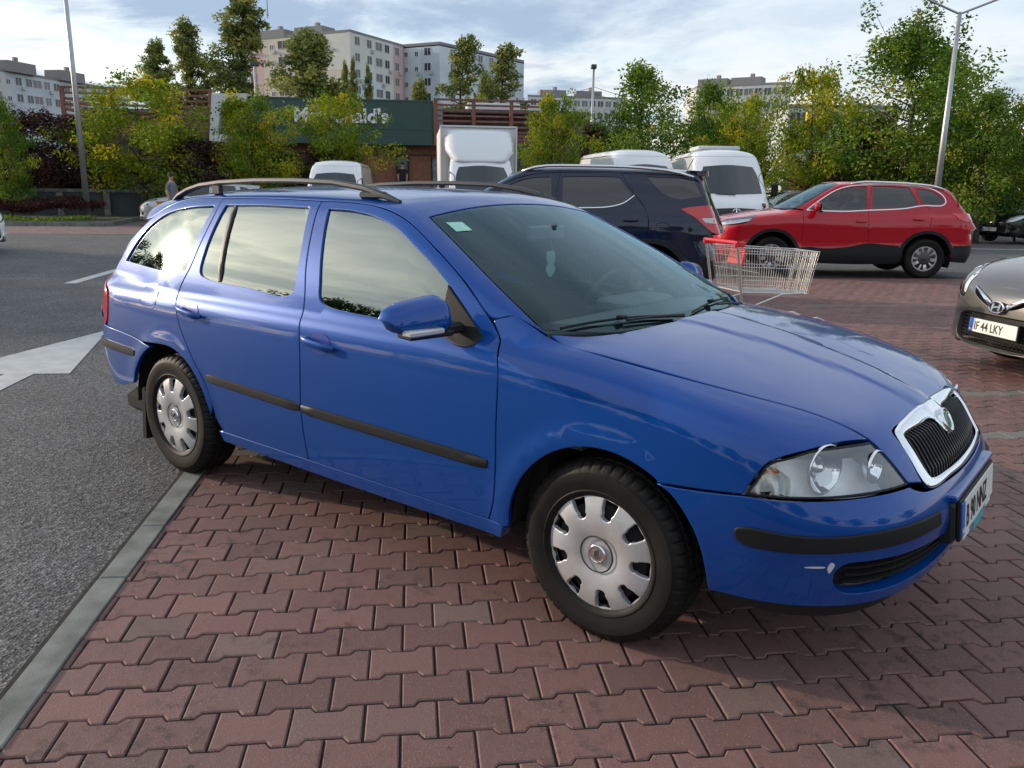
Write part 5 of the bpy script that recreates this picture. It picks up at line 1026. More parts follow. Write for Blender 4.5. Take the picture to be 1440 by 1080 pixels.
g0 = vhit(608, 220, VR + .9)[0]; g1 = vhit(625, 220, VR + .9)[0]; gw_ = rp('window', ubox(g0, g1, VR + .84, VR + .9, GZ, zd), mat('patterned_glass', (.22, .25, .27), .25, col2=(.06, .06, .07), nscale=4)); rp('window_frame', ubox(g0 - .06, g0, VR + .8, VR + .88, GZ, zd + .05), BLK, gw_)
rp('wood_band', ubox(uL + 2, uR + .9, VR + .84, VR + .9, zd + .06, zd + .12), mat('wood_dark', (.07, .03, .018), .7))
# lettering
lx0 = vhit(420, 165, VR)[0]; lx1 = vhit(546.5, 165, VR)[0]; lz = vhit(540, 173, VR)[1]; lh = vhit(540, 153, VR)[1] - lz
M = frame_M(UV(lx1, VR - .06, lz), (Q2, Q2, 0), (0, 0, 1)); M.translation -= inv
tx = text_mesh("McDonald's", lh * 1.36, .05, mat('sign_white', (.75, .76, .76), .4), 'restaurant_name', fs, M, .03, 1.06, 'RIGHT'); 
def slats(u0, u1, z0, z1, v0, name='slat_screen', step=.26, posts=4, dep=0.):
    mb = MB(); z = z0
    while z < z1: ubox(u0, u1, v0, v0 + .05, z, z + .13 if z < z1 - 1.6 else z + .10, mb=mb); z += step * (.72 if z < z1 - 1.6 else 1.0)
    o = rp(name, mb, SLAT); mb = MB()
    for i in range(posts): u = u0 + (u1 - u0) * i / (posts - 1); rp('post', ubox(u - .10, u + .10, v0 - .08, v0 + .1, z0 - .1, z1 + .05, .01), SLAT, o)
    rp('top_rail', ubox(u0 - .1, u1 + .1, v0 - .09, v0 + .11, z1 + .05, z1 + .14), SLAT, o); return o
zs1 = vhit(200, 128, VR)[1]; zs0 = vhit(200, 190, VR)[1]; slats(uS0, uL - .15, zs0, zs1, VR - .1)
zs1 = vhit(670, 144, VR)[1]; zs0 = vhit(618, 202, VR)[1]; slats(uR + .12, uS1 + 1.5, zs0, zs1, VR - .1, posts=4)
ub = vhit(612, 150, VR)[0]; rp('white_return', ubox(uR, uR + .5, VR + .3, VR + .5, zt - 1.6, zt - .05), WPAN); rp('roof_unit', ubox(uR + 2, uR + 5, VR + 4, VR + 6, zt - .3, zt + .35, .05), WPAN)
# side return of the left screen
mb = MB(); z = zs0 + .8
while z < vhit(80, 128, VR)[1] - .1: mb.box(UV(uS0 - .02, VR + 2.6, z), (.05, 5.2, .12), R_(45)); z += .26
rp('slat_return', mb, SLAT)
mb = MB(); mb.prism([UV(u, v)[:2] for u, v in ((uS0 - 8, VR - 3.6), (uS1 + 12, VR - 3.6), (uS1 + 12, VR + 20), (uS0 - 8, VR + 20))], -.02, GZ); o = mb.build('terrace', mat('terrace_paving', (.20, .17, .15), .85, noise=.2, nscale=2)); o['kind'] = 'structure'
# slate wall in front of the restaurant, left part
VW = VR - 8; w0_, wz = vhit(-40, 268, VW); w1_, _z = vhit(262, 272, VW)
sw_ = ubox(w0_ - 6, w1_, VW, VW + .25, 0, wz).build('low_wall', mat('slate_wall', (.040, .052, .058), .7, noise=.2, nscale=2)); tag(sw_, 'long slate-grey low wall with a pale coping behind the left hedges', 'wall')
ubox(w0_ - 6, w1_ + .05, VW - .05, VW + .3, wz, wz + .12).build('coping', CONC, sw_)
for px in (84, 150, 212): u, z = vhit(px, 280, VW - .1); ubox(u - .12, u + .12, VW - .12, VW - .002, 0, wz - .02).build('pier', CONC, sw_)
# furniture of the terrace: parasol-like yellow bins beyond the tree
# flats
def block(name, label, foot, H_, mats, floors, cols, z0=0., base=True, cat='apartment block', wsz=(1.5, 1.45), fz0=None, skip=(), attic=True):
    """foot: facade corner points left to right as seen; each facade gets a grid of windows"""
    o0 = Vector((foot[0][0], foot[0][1], 0)); b = thing(name, o0, 0, label, cat); P = [np.array(p, float) for p in foot]; away = far(720, 1)[:2] - CAMP[:2]; back = [p + away / np.linalg.norm(away) * 12 for p in P]
    fl = H_ / floors; wf = None
    for i in range(len(P) - 1):
        A, B_ = P[i], P[i + 1]; L_ = np.linalg.norm(B_ - A); d = (B_ - A) / L_; n = np.array([d[1], -d[0]]); 
        if n @ (CAMP[:2] - A) < 0: n = -n
        rel = lambda p, z: (p[0] - o0[0], p[1] - o0[1], z)
        # wall in bands of the given colours
        for k, (f0, f1, z_0, z_1, m) in enumerate(mats[i]):
            a = A + d * L_ * f0; c = A + d * L_ * f1; th = -n * .4 - n * (.006 * k)
            mb = MB().add([rel(a, z_0), rel(c, z_0), rel(c, z_1), rel(a, z_1), rel(a + th, z_0), rel(c + th, z_0), rel(c + th, z_1), rel(a + th, z_1)], [(0, 1, 2, 3), (7, 6, 5, 4), (0, 4, 5, 1), (1, 5, 6, 2), (2, 6, 7, 3), (3, 7, 4, 0)]); mb.build('wall', m, b)
        for fr_ in cols[i]:
            w_, dep = wsz if not isinstance(fr_, tuple) else (fr_[1], wsz[1]), 0
            fx = fr_ if not isinstance(fr_, tuple) else fr_[0]; ww = wsz[0] if not isinstance(fr_, tuple) else fr_[1]; hh = wsz[1] if ww > .9 else .8
            for k in range(floors):
                z = k * fl + fl * .33
                if z + hh < 6 + (0 if H_ > 20 else -6): continue
                c = A + d * L_ * fx; x0, x1 = -ww / 2, ww / 2
                mb = MB()
                for (a0, a1, b0, b1) in ((x0 - .08, x1 + .08, z - .1, z), (x0 - .08, x1 + .08, z + hh, z + hh + .08), (x0 - .08, x0, z, z + hh), (x1, x1 + .08, z, z + hh), (-.04, .04, z, z + hh)):
                    q = [rel(c + d * a_ + n * o_, z_) for o_ in (.06, .0) for a_, z_ in ((a0, b0), (a1, b0), (a1, b1), (a0, b1))]; mb.add(q, [(0, 1, 2, 3), (0, 4, 5, 1), (2, 6, 7, 3), (1, 5, 6, 2), (3, 7, 4, 0)])
                w = mb.build('window', WFR, b); mb = MB().add([rel(c + d * a_ + n * .012, z_) for a_, z_ in ((x0, z), (x1, z), (x1, z + hh), (x0, z + hh))], [(0, 1, 2, 3)]); mb.build('pane', WPN[(k * 3 + int(fx * 10)) % 3], w)
                if (k * 7 + int(fx * 50)) % 5 == 0: MB().box(rel(c + d * (x1 + .2) + n * .25, z - .5), (.8, .35, .55), math.atan2(d[1], d[0])).build('air_conditioner', ACM, b)
    top = [rel0 for rel0 in ((p[0] - o0[0], p[1] - o0[1]) for p in P)] + [(p[0] - o0[0], p[1] - o0[1]) for p in back[::-1]]
    MB().prism(top, H_ - .05 + .002, H_ + .5).build('roof', ROOFM, b)
    A, B_ = P[0], back[0]; MB().prism([(P[0][0] - o0[0], P[0][1] - o0[1]), (back[0][0] - o0[0], back[0][1] - o0[1]), (back[-1][0] - o0[0], back[-1][1] - o0[1]), (P[-1][0] - o0[0], P[-1][1] - o0[1])][:4], 0, .1).build('plinth', ROOFM, b)
    for p0, p1 in ((P[0], back[0]), (back[-1], P[-1]), (back[0], back[-1])):
        MB().add([(p0[0] - o0[0], p0[1] - o0[1], 0), (p1[0] - o0[0], p1[1] - o0[1], 0), (p1[0] - o0[0], p1[1] - o0[1], H_), (p0[0] - o0[0], p0[1] - o0[1], H_)], [(0, 1, 2, 3)]).build('wall', mats[0][0][4], b)
    if attic:
        for f in (.25, .62): c = P[0] * (1 - f) + P[1] * f + away / np.linalg.norm(away) * 5; MB().box((c[0] - o0[0], c[1] - o0[1], H_ + 1.2), (7, 4, 2.0), math.atan2(*(P[1] - P[0])[::-1])).box((c[0] - o0[0] + 1, c[1] - o0[1], H_ + 2.6), (.8, .8, 1.0)).build('roof_house', ROOFM, b)
    return b
WFR = mat('window_frame', (.55, .56, .57), .5); WPN = [mat('pane_dark', (.035, .042, .05), .12), mat('pane_mid', (.06, .07, .08), .12), mat('pane_curtain', (.16, .165, .165), .3)]; ACM = mat('ac_unit', (.45, .45, .45), .6); ROOFM = mat('parapet', (.22, .22, .225), .85)
fc = lambda n, c: mat(n, c, .9, noise=.06, nscale=.3)
CRM = fc('render_cream', (.56, .51, .43)); PNK = fc('render_pink', (.58, .40, .39)); LBL = fc('render_pale_blue', (.54, .61, .66)); GRY = fc('render_grey', (.50, .53, .53)); MIX = fc('render_offwhite', (.60, .60, .56)); DGY = fc('render_bluegrey', (.46, .53, .59))  # wall colours lightened, distance haze put into the base colour
HB = 29.3; F_ = [skyl(347, 58, HB), skyl(492, 45, HB), skyl(566, 66, HB)]
block('apartment_block', 'cream and pink block of flats left of the pale blue one, behind the large tree', F_, HB,
      [[(0, .16, 0, HB, PNK), (.16, .46, 0, HB, CRM), (.46, .66, 0, HB, PNK), (.66, 1, HB * .78, HB, MIX), (.66, 1, 0, HB * .78, CRM)], [(0, .58, HB * .74, HB, MIX), (0, .58, 0, HB * .74, LBL), (.58, .80, 0, HB, MIX), (.80, 1, 0, HB, PNK)]], 10,
      [[.05, (.25, .9), (.36, 2.4), .50, (.60, 1.6), (.75, .7)], [.12, .34, (.52, 2.2), .68, .88]])
F_ = [skyl(566, 66, HB + .3), skyl(618, 62, HB + .3), skyl(737, 88, HB + .3)]; block('apartment_block', 'pale blue block of flats with a long receding front, centre of the skyline', F_, HB + .3, [[(0, .5, 0, HB, LBL), (.5, 1, 0, HB, DGY)], [(0, .4, 0, HB, LBL), (.4, 1, 0, HB, DGY)]], 10, [[(.10, .7), (.38, .7), .68], [.14, .30, .45, .58, .72, .86]], attic=False)
F_ = [skyl(-60, 90, 21.6), skyl(141, 124, 21.6)]; block('apartment_block', 'grey-blue block of flats at the left edge behind the trees', F_, 21.6, [[(0, .3, 0, 21.6, GRY), (.3, 1, 0, 21.6, DGY)]], 7, [[.04, .10, .16, .23, (.30, .9), .37, .44, (.50, 2.2), .57, .64, .72, .79, .86, .94]])
F_ = [skyl(742, 136, 24.5), skyl(880, 140, 24.5)]; block('apartment_block', 'distant grey flats low between the blue-white flats and the mast', F_, 24.5, [[(0, 1, 0, 24.5, GRY)]], 8, [[.06, .14, .22, .30, (.4, 2), .5, .58, .66, .74, .82, .90]])
F_ = [skyl(980, 124, 24.5), skyl(1112, 118, 24.5)]; block('apartment_block', 'distant grey-white flats right of centre with round-topped parapet', F_, 24.5, [[(0, .5, 0, 24.5, MIX), (.5, 1, 0, 24.5, GRY)]], 8, [[.07, .17, .27, .37, .47, (.57, 2), .67, .77, .87, .95]])
F_ = [far(1100, 120)[:2], far(1250, 125)[:2]]; block('apartment_block', 'pale flats glimpsed through the trees above the brick pillar', F_, 12, [[(0, 1, 0, 12, GRY)]], 4, [[.07, .17, .27, .37, .47, .57, .67, .77, .87, .95]], attic=False)
b = far2(378, 50, 160); MB().tube([(b[0], b[1], HB), (b[0], b[1], HB + 6)], .06, 5).tube([(b[0] - .5, b[1], HB + 5), (b[0] + .5, b[1], HB + 5)], .04, 4).build('antenna', GREYP, None); tag(bpy.data.objects['antenna'], 'thin aerial mast on the roof of the cream and pink flats', 'aerial')
# brick pillar with the yellow sign
b = far(1126, 47); pil = thing('sign_pillar', tuple(b), R_(45), 'orange brick pillar with a yellow letter sign above it, in the trees', 'sign'); MB().box((0, 0, 1.2), (.95, .8, 2.4), b=.02).build('brick_base', mat('orange_brick', (.42, .15, .06), .8, noise=.2, nscale=12), pil)
MB().box((0, 0, 2.46), (1.1, .95, .12), b=.02).build('cap_stone', CONC, pil); MB().box((.35, 0, 3.6), (.16, .16, 2.2)).build('sign_post', GREYP, pil); text_mesh('M', 1.5, .1, mat('sign_yellow', (.80, .50, .02), .4), 'yellow_letter', pil, Matrix.Translation((-.15, -.12, 4.35)) @ Matrix.Rotation(math.pi / 2, 4, 'X'), .05, 1.1)
# ---------- lamp posts, mast ----------
GALV = mat('galvanised', (.42, .43, .44), .45, .7, noise=.1, nscale=3)
def lamp_head(c, d, s=1.0):
    mb = MB(); d = Vector((*d, 0)).normalized(); a = math.atan2(d.y, d.x); return mb.box((c[0] + d.x * .3 * s, c[1] + d.y * .3 * s, c[2]), (.62 * s, .22 * s, .09 * s), a, b=.03)
b = at(125, 313); lp = thing('street_lamp', tuple(b), 0, 'tall grey lamp post in the left hedge running out of the top', 'lamp post')
MB().tube([(0, 0, 0), (0, 0, 10.2)], [.115, .055], 12).build('pole', GALV, lp, smooth=True); MB().box((0, 0, .02), (.34, .34, .05), b=.01).build('base_plate', GALV, lp); MB().tube([(0, 0, 10.1), (1.1 * .62, 1.1 * .79, 10.5)], .035).build('arm', GALV, lp); lamp_head((.68, .87, 10.5), (.62, .79)).build('lamp_head', mat('lamp_grey', (.30, .31, .32), .5), lp)
b = far2(1350, 17, 26.5); lp = thing('street_lamp', tuple(b), 0, 'pale lamp post with two arms behind the red crossover', 'lamp post'); ht = zat(1350, 17, 26.5); rr2 = Vector((_r[0], _r[1], 0)).normalized()
MB().tube([(0, 0, 0), (0, 0, ht)], [.10, .05], 12).build('pole', GALV, lp, smooth=True)
for sg in (-1, 1): e = rr2 * sg * 1.2; MB().tube([(0, 0, ht - .05), (e.x, e.y, ht + .42)], .03, 8).build('arm', GALV, lp); lamp_head((e.x, e.y, ht + .44), (e.x, e.y)).build('lamp_head', MATS['lamp_grey'], lp)
b = far2(835, 96, 50); lp = thing('floodlight_mast', tuple(b), 0, 'slim mast with a boxy floodlight on top behind the navy off-roader', 'mast'); ht = zat(835, 97, 50)
MB().tube([(0, 0, 0), (0, 0, ht)], [.12, .06], 10).build('pole', GALV, lp, smooth=True); MB().box((0, 0, ht + .12), (.42, .30, .22), YAW, b=.02).build('floodlight', GREYP, lp)
b = far2(358, 90, 78); lp = thing('floodlight_mast', tuple(b), 0, 'short grey mast in front of the pink wall of the flats', 'mast'); ht = zat(358, 92, 78); MB().tube([(0, 0, 0), (0, 0, ht)], [.16, .12], 8).build('pole', GALV, lp); MB().box((0, 0, ht + .1), (.75, .4, .3), YAW - 1.57, b=.03).build('floodlight', GREYP, lp)
w_ = MB(); p0 = far2(742, 130, 60, zat(742, 133, 60)); p1 = far2(835, 120, 50, zat(835, 122, 50)); p2 = far2(935, 140, 60, zat(935, 138, 60))
for dz in (0, -.35): w_.tube([tuple(p0 + (p1 - p0) * t + [0, 0, dz - 1.0 * t * (1 - t)]) for t in np.linspace(0, 1, 9)] + [tuple(p1 + (p2 - p1) * t + [0, 0, dz - 1.0 * t * (1 - t)]) for t in np.linspace(0.1, 1, 9)], .015, 4)
tag(w_.build('overhead_cable', BLK, None), 'thin dark overhead cables running past the floodlight mast', 'cable')
# ---------- other cars: a shared recipe driven by a table of outlines ----------
def pr_tailg(cx):
    def f(q):
        ph = q[:, 0] / PS; d = np.stack([-np.cos(ph), -np.sin(ph), 0 * ph], 1); o = np.stack([0 * ph + cx, 0 * ph, q[:, 1]], 1)
        return o + d * 1.9, -d, 0, 1.89
    return f
def to_tailg(cx): return lambda P: np.stack([PS * np.arctan2(-P[:, 1], -(P[:, 0] - cx)), P[:, 2]], 1)
def ccw(c): return c if area(c) > 0 else c[::-1]
CHR2 = mat('satin_chrome', (.75, .76, .78), .16, 1)
def std_car(name, label, cat, loc, rz, s, group=None):
    FL, FU, F = s['f']; PT = s['paint']; H = s.get('h', .06); root_ = thing(name, (loc[0], loc[1], 0), rz, label, cat, group); A, B_ = s['ax']; wr = s['wr']; ar = s.get('ar', wr * 1.16); zs = s['zs']; far_ = s.get('far', True)
    g = dict(h=H, drop=.02, gap=.0022, bev=.004)
    xd, xb, xt = s['xd'], s['xb'], s['xt']     # front cut, B cut (bottom, mid, top), roof seam heights list
    ap = s['apil']; roofz = s['roofz']
    fd_ = [(xd[0], zs, 1), (xd[1], .62), (xd[2], ap[0][1] - .02), *[(a, b) for a, b in ap], (xb[2], roofz[0], 1), (xb[1], (s['belt'][0] + .05)), (xb[0], zs, 1)]
    rda = s.get('rda', 85); arcd = circ(B_, wr, ar, rda, 10, 12)
    rd_ = [(xb[2], roofz[0], 1), *s['rtop'], *s['rcut'], *arcd[1:-1], (*arcd[-1], 1), (B_ + ar + .01, zs, 1), (xb[0], zs, 1), (xb[1], (s['belt'][0] + .05))]
    G = s['glass']
    def win(poly, pars, proj=pr_side, conv=None, m=None):
        c = ccw(curve(poly, .03, True)); patch('window', F, proj, inset(c, -.004)[0], m or G, pars, gap=0, drop=0, off=-.010, h=.12)
    fds = patch('front_door', F, pr_side, curve(fd_, .03, True), PT, root_, [curve(s['fwin'], .03, True)], hdrop=.014, **g); win(s['fwin'], tuple(fds), m=s.get('fglass'))
    rds = patch('rear_door', F, pr_side, curve(rd_, .03, True), PT, root_, [curve(s['rwin'], .03, True)], hdrop=.014, **g); win(s['rwin'], tuple(rds))
    # fender
    tw = lambda xz: surf_points(F, pr_side, xz)[0]
    fa = circ(A, wr, ar, 172, s.get('fa1', 50), 18)
    fo = [(xd[0], zs, 1), (xd[1], .62), (xd[2], ap[0][1] - .02)]
    P1 = to_polar(tw([(q[0], q[1]) for q in fo])); P2 = to_polar(np.array(s['hcut'] + s['lampedge'])); P3 = to_polar(tw([(A + ar * math.cos(R_(a)), wr + ar * math.sin(R_(a))) for a in np.linspace(s.get('fa1', 50), 172, 18)]))
    fl = [tuple(q) for q in P1]; fl[0] += (1,); fl[-1] += (1,); hl_ = [tuple(q) for q in P2]; hl_[0] += (1,); hl_[len(s['hcut']) - 1] += (1,); hl_[-1] += (1,); al = [tuple(q) for q in P3]; al[0] += (1,); al[-1] += (1,)
    patch('front_fender', F, pr_polar, curve(fl + hl_ + al, .03, True), PT, root_, **g)
    hs = [(q[0], q[1]) for q in s['hcut']][::-1]      # front -> rear, near side
    hood = s['hoodf'] + [hs[0] + (1,)] + hs[1:-1] + [hs[-1] + (1,)] + s['hoodr']   # centre front ... centre rear
    patch('hood', F, pr_top, curve(hood[:-1] + mirY(hood)[:-1], .03, True), PT, root_, mirror=False, **g)
    # nose
    NP = pr_nose(s['ncx']); tn = to_nose(s['ncx'])
    P3n = tn(tw([(A + ar * math.cos(R_(a)), wr + ar * math.sin(R_(a))) for a in np.linspace(s.get('fa1', 50), 3, 10)])); an = [tuple(q) for q in P3n]; an[0] += (1,); an[-1] += (1,)
    nb = s['nose'](an); holes = [curve(q[:-1] + mirX(q)[:-1], .02, True) if sym else curve(q, .02, True) for q, sym in s['nholes']]
    hh2 = []
    for q, sym in s['nholes']:
        if sym: hh2.append(curve(q[:-1] + mirX(q)[:-1], .02, True))
        else: hh2 += [curve(q, .02, True), curve(mirX(q), .02, True)]
    bmp = patch('front_bumper', F, NP, curve(nb[:-1] + mirX(nb)[:-1], .03, True), PT, root_, hh2, mirror=False, hdrop=.04, **g)[0]
    patch('grille_back', F, NP, curve(nb[:-1] + mirX(nb)[:-1], .06, True), DARK, bmp, mirror=False, off=-.05, drop=0, h=.1)
    hlp = curve(s['lamp'], .015, True)
    hl2 = patch('headlight', F, NP, hlp, LENS, root_, h=.05, drop=0, off=.001); patch('lamp_housing', F, NP, hlp, REFL, tuple(hl2), h=.03, off=-.035, drop=0)
    patch('lamp_seal', F, NP, inset(ccw(hlp), .001)[0], BLK, tuple(hl2), [inset(ccw(hlp), .009)[0]], off=-.001, drop=.035, gap=0, bev=.001, h=.05)
    for c, r in s.get('bowls', []):
        for k, sg in enumerate((1, -1)): MB().lathe([(r * 1.1, 0), (r * 1.05, .008), (r, .01), (r * .8, -.012), (r * .35, -.03), (r * .3, -.01), (0, -.004)], 24, 'x', (c[0], c[1] * sg, c[2])).build('reflector', CHR, hl2[k], smooth=True)
    # roof with pillars
    cx = s['tcx']; TP = pr_tailg(cx); tt = to_tailg(cx)
    edge = tw(ap + [(xb[2], roofz[0])] + [q[:2] for q in s['rtop']] + s['rooft'])
    wsP = s['wsedge']                                     # near-side screen edge from header corner to base, (x,y)
    ro = [(wsP[0][0] - .0, 0), (wsP[0][0], -abs(wsP[0][1]) * .6)] + [wsP[0] + (1,)] + wsP[1:-1] + [wsP[-1] + (1,)] + [(float(q[0]), float(q[1])) for q in edge] + s['roofr']
    patch('roof', F, pr_top, curve(ro[:-1] + mirY(ro)[:-1], .04, True), PT, root_, mirror=False, **g)
    wo = [(wsP[0][0], 0), (wsP[0][0], -abs(wsP[0][1]) * .6)] + [wsP[0] + (1,)] + wsP[1:-1] + [wsP[-1] + (1,)] + s['wsbase']
    wc_ = ccw(curve(wo[:-1] + mirY(wo)[:-1], .04, True)); wsx = patch('windscreen', FU, pr_top, wc_, s.get('wsg', WSG), root_, mirror=False, off=-.004, drop=0, h=.12)[0]
    patch('black_border', FU, pr_top, inset(wc_, .002)[0], mat('frit_black', (.01,) * 3, .5), wsx, [inset(wc_, .035)[0]], mirror=False, off=-.008, drop=0, gap=0, h=.1)
    # rear body, one panel round the back
    Pc = tt(tw([q[:2] for q in s['rcut'][::-1]])); rc_ = [tuple(q) for q in Pc]; ra_ = [tuple(q) for q in tt(tw([(B_ + ar * math.cos(R_(a)), wr + ar * math.sin(R_(a))) for a in np.linspace(rda, s.get('ra1', 176), 16)]))]
    top_ = [tuple(q) for q in tt(tw([s['rtop'][-1][:2] if s['rtop'] else (xb[2], roofz[0])] + s['rooft']))]
    for l in (rc_, ra_, top_): l[0] += (1,); l[-1] += (1,)
    rb_ = [(0, s['tailz'][1])] + s['tailtop'] + top_[::-1] + rc_[::-1] + ra_ + [(.6, s['tailz'][0]), (.3, s['tailz'][0]), (0, s['tailz'][0])]
    hl3 = []
    for q in s.get('qwin', []): hl3 += [curve(q, .02, True), curve(mirX(q), .02, True)]
    rw = s['backwin']; hl3.append(curve(rw[:-1] + mirX(rw)[:-1], .03, True))
    rbd = patch('rear_body', F, TP, curve(rb_[:-1] + mirX(rb_)[:-1], .03, True), PT, root_, hl3, mirror=False, hdrop=.014, **g)[0]
    for q in s.get('qwin', []): win(q, (rbd, rbd), TP)
    patch('rear_window', F, TP, inset(ccw(curve(rw[:-1] + mirX(rw)[:-1], .04, True)), -.004)[0], G, root_, mirror=False, off=-.010, drop=0, h=.12)
    patch('tail_light', F, TP, curve(s['tail'], .015, True), REDL, root_, off=.012, drop=.025, gap=0, bev=.005, h=.05)
    # cladding: sill and arch lips
    if s.get('clad'):
        patch('side_cladding', F, pr_side, curve(s['clad'], .03, True), BLK, root_, off=.012, drop=.03, gap=0, bev=.005, h=.08)
        for c0, a0, a1 in ((A, 178, 12), (B_, 168, 2)):
            o_ = circ(c0, wr, ar + .055, a0, a1, 24); i_ = circ(c0, wr, ar - .004, a1, a0, 24); patch('arch_cladding', F, pr_side, np.array(o_ + i_), BLK, root_, off=.012, drop=.04, gap=0, bev=.004, h=.08)
    if s.get('bumpclad'): q = s['bumpclad']; patch('bumper_cladding', F, NP, curve(q[:-1] + mirX(q)[:-1], .03, True), BLK, bmp, mirror=False, off=.010, drop=.03, gap=0, h=.08)
    if s.get('tailclad'): q = s['tailclad']; patch('bumper_cladding', F, TP, curve(q[:-1] + mirX(q)[:-1], .03, True), BLK, rbd, mirror=False, off=.012, drop=.03, gap=0, h=.08)
    for q, w_, m_ in s.get('strips', []):
        c = curve(q, .04); strip('window_trim', F, pr_side, c, w_, .010, m_, root_, off=-.002)
    for hx, hz in s.get('handles', []):
        P, n = surf_points(F, pr_side, [(hx - .09 + .018 * i, hz) for i in range(11)])
        for k, sg in enumerate((1, -1)):
            if not far_ and k != s.get('near', 1): continue
            pts = [(p[0], (p[1] - (.008 + .026 * math.sin(math.pi * i / 10) ** .5)) * sg, p[2]) for i, p in enumerate(P)]; MB().tube(pts, [.009] + [.014] * 9 + [.009], 8).build('door_handle', s.get('hmat', PT), (fds if hx > s['xb'][1] else rds)[k], smooth=True)
    # mirrors
    mx_, my_, mz_ = s['mirror']
    for k, sg in enumerate((-1, 1)):
        V = []; nu, nv = 18, 8
        for j in range(nv + 1):
            ph = math.pi * j / nv - math.pi / 2
            for i in range(nu):
                th = 2 * math.pi * i / nu; e = .7; ct, st_ = math.cos(th), math.sin(th); yy = .115 * math.copysign(abs(ct) ** e, ct) * math.cos(ph) ** .6; zz = .08 * math.copysign(abs(st_) ** e, st_) * math.cos(ph) ** .6; xx = .07 * math.sin(ph) * (.5 if ph < 0 else 1)
                V.append((mx_ + xx - .2 * yy, (my_ + yy) * sg, mz_ + zz))
        Fm = [(j * nu + i, j * nu + (i + 1) % nu, (j + 1) * nu + (i + 1) % nu, (j + 1) * nu + i) for j in range(nv) for i in range(nu)]
        dm = MB().add(V, Fm).build('door_mirror', s.get('mmat', PT), fds[k], smooth=True); MB().box((mx_ - .0, (my_ - .10) * sg, mz_ - .075), (.06, .16, .035), b=.015).build('mirror_foot', BLK, dm, angle=40)
        MB().box((mx_ - .038, my_ * sg, mz_), (.005, .18, .12), b=.002).build('mirror_glass', CHR, dm)
    if s.get('rails'):
        x0, x1, yr, hr, rm = s['rails']
        for sg in (1, -1):
            xs = [x0 + (x1 - x0) * t for t in np.linspace(0, 1, 14)]; P, n = surf_points(F, pr_top, [(x, -yr) for x in xs]); hh = [hr * min(1, min(t, 1 - t) * 9) for t in np.linspace(0, 1, 14)]
            MB().tube([(p[0], p[1] * sg, p[2] + h_) for p, h_ in zip(P, hh)], .020, 8).build('roof_rail', rm, root_, smooth=True)
    # wheels and insides
    w0 = None
    for i, (x, sg) in enumerate(((A, -1), (B_, -1), (A, 1), (B_, 1))):
        if w0 is None: w = w0 = make_wheel('wheel', root_, wr, s.get('tw', .215), s['rim'], s['alloy'], 64)
        else: w = copy_tree(w0, root_)
        w.location = (x, (s['half'] - s.get('tw', .215) / 2 - .02) * sg, wr); w.rotation_euler = (0, .4 + i, math.pi if sg > 0 else 0)
    for sg in (1, -1):
        for c0 in (A, B_):
            a = circ(c0, wr, ar + .01, -20, 200, 20); V = [(x, (s['half'] - .04) * sg, z) for x, z in a] + [(x, (s['half'] - .35) * sg, z) for x, z in a]; n_ = len(a)
            mesh('wheel_arch_liner', V, [(i, i + 1, n_ + i + 1, n_ + i) for i in range(n_ - 1)] + [tuple(range(n_, 2 * n_))], DARK, root_)
    hw = s['half']; zb_ = s['belt'][0]; MB().box(((A + B_) / 2, 0, .32), (3.6, hw * 1.7, .16), b=.04).box((A + .2, 0, .6), (.9, hw * 1.2, .45), b=.1).box(((A + B_) / 2 - .05, (hw - .07), (zs + zb_) / 2 - .03), (1.8, .03, zb_ - zs - .12)).box(((A + B_) / 2 - .05, -(hw - .07), (zs + zb_) / 2 - .03), (1.8, .03, zb_ - zs - .12)).box((B_ - .3, 0, .8), (.6, hw * 1.3, .5)).box((A - .38, 0, .75), (.06, hw * 1.7, .6)).build('floor_pan', DARK, root_)
    MB().prism([(A - .35, zb_ - .35), (A - .35, zb_ - .03), (A - .75, zb_ - .03), (A - .85, zb_ - .25)], -hw + .12, hw - .12, 'y').build('dashboard', CAB, root_)
    for y in (-.37, .37): seat(root_, (A + B_) / 2 + .12, y, zb_ - .62)
    seat(root_, B_ + .55, -.35, zb_ - .58, w=.55); seat(root_, B_ + .55, .35, zb_ - .58, w=.55)
    return root_, bmp, NP, fds, rds, rbd
def c3(to, pts): return cv(to, pts)
RED = paint('red_paint', (.44, .004, .016), 0, .06); NAVY = paint('navy_paint', (.003, .009, .034), 0, .06); GREY = paint('grey_paint', (.15, .148, .140), .55, .15); BLACKP = paint('black_paint', (.008, .008, .009), .2, .2); WINE = paint('wine_red_paint', (.28, .03, .03), .3, .3); SILVP = paint('silver_paint', (.42, .44, .45), .6, .2); WHITEP = paint('white_paint', (.72, .74, .76), 0, .35)
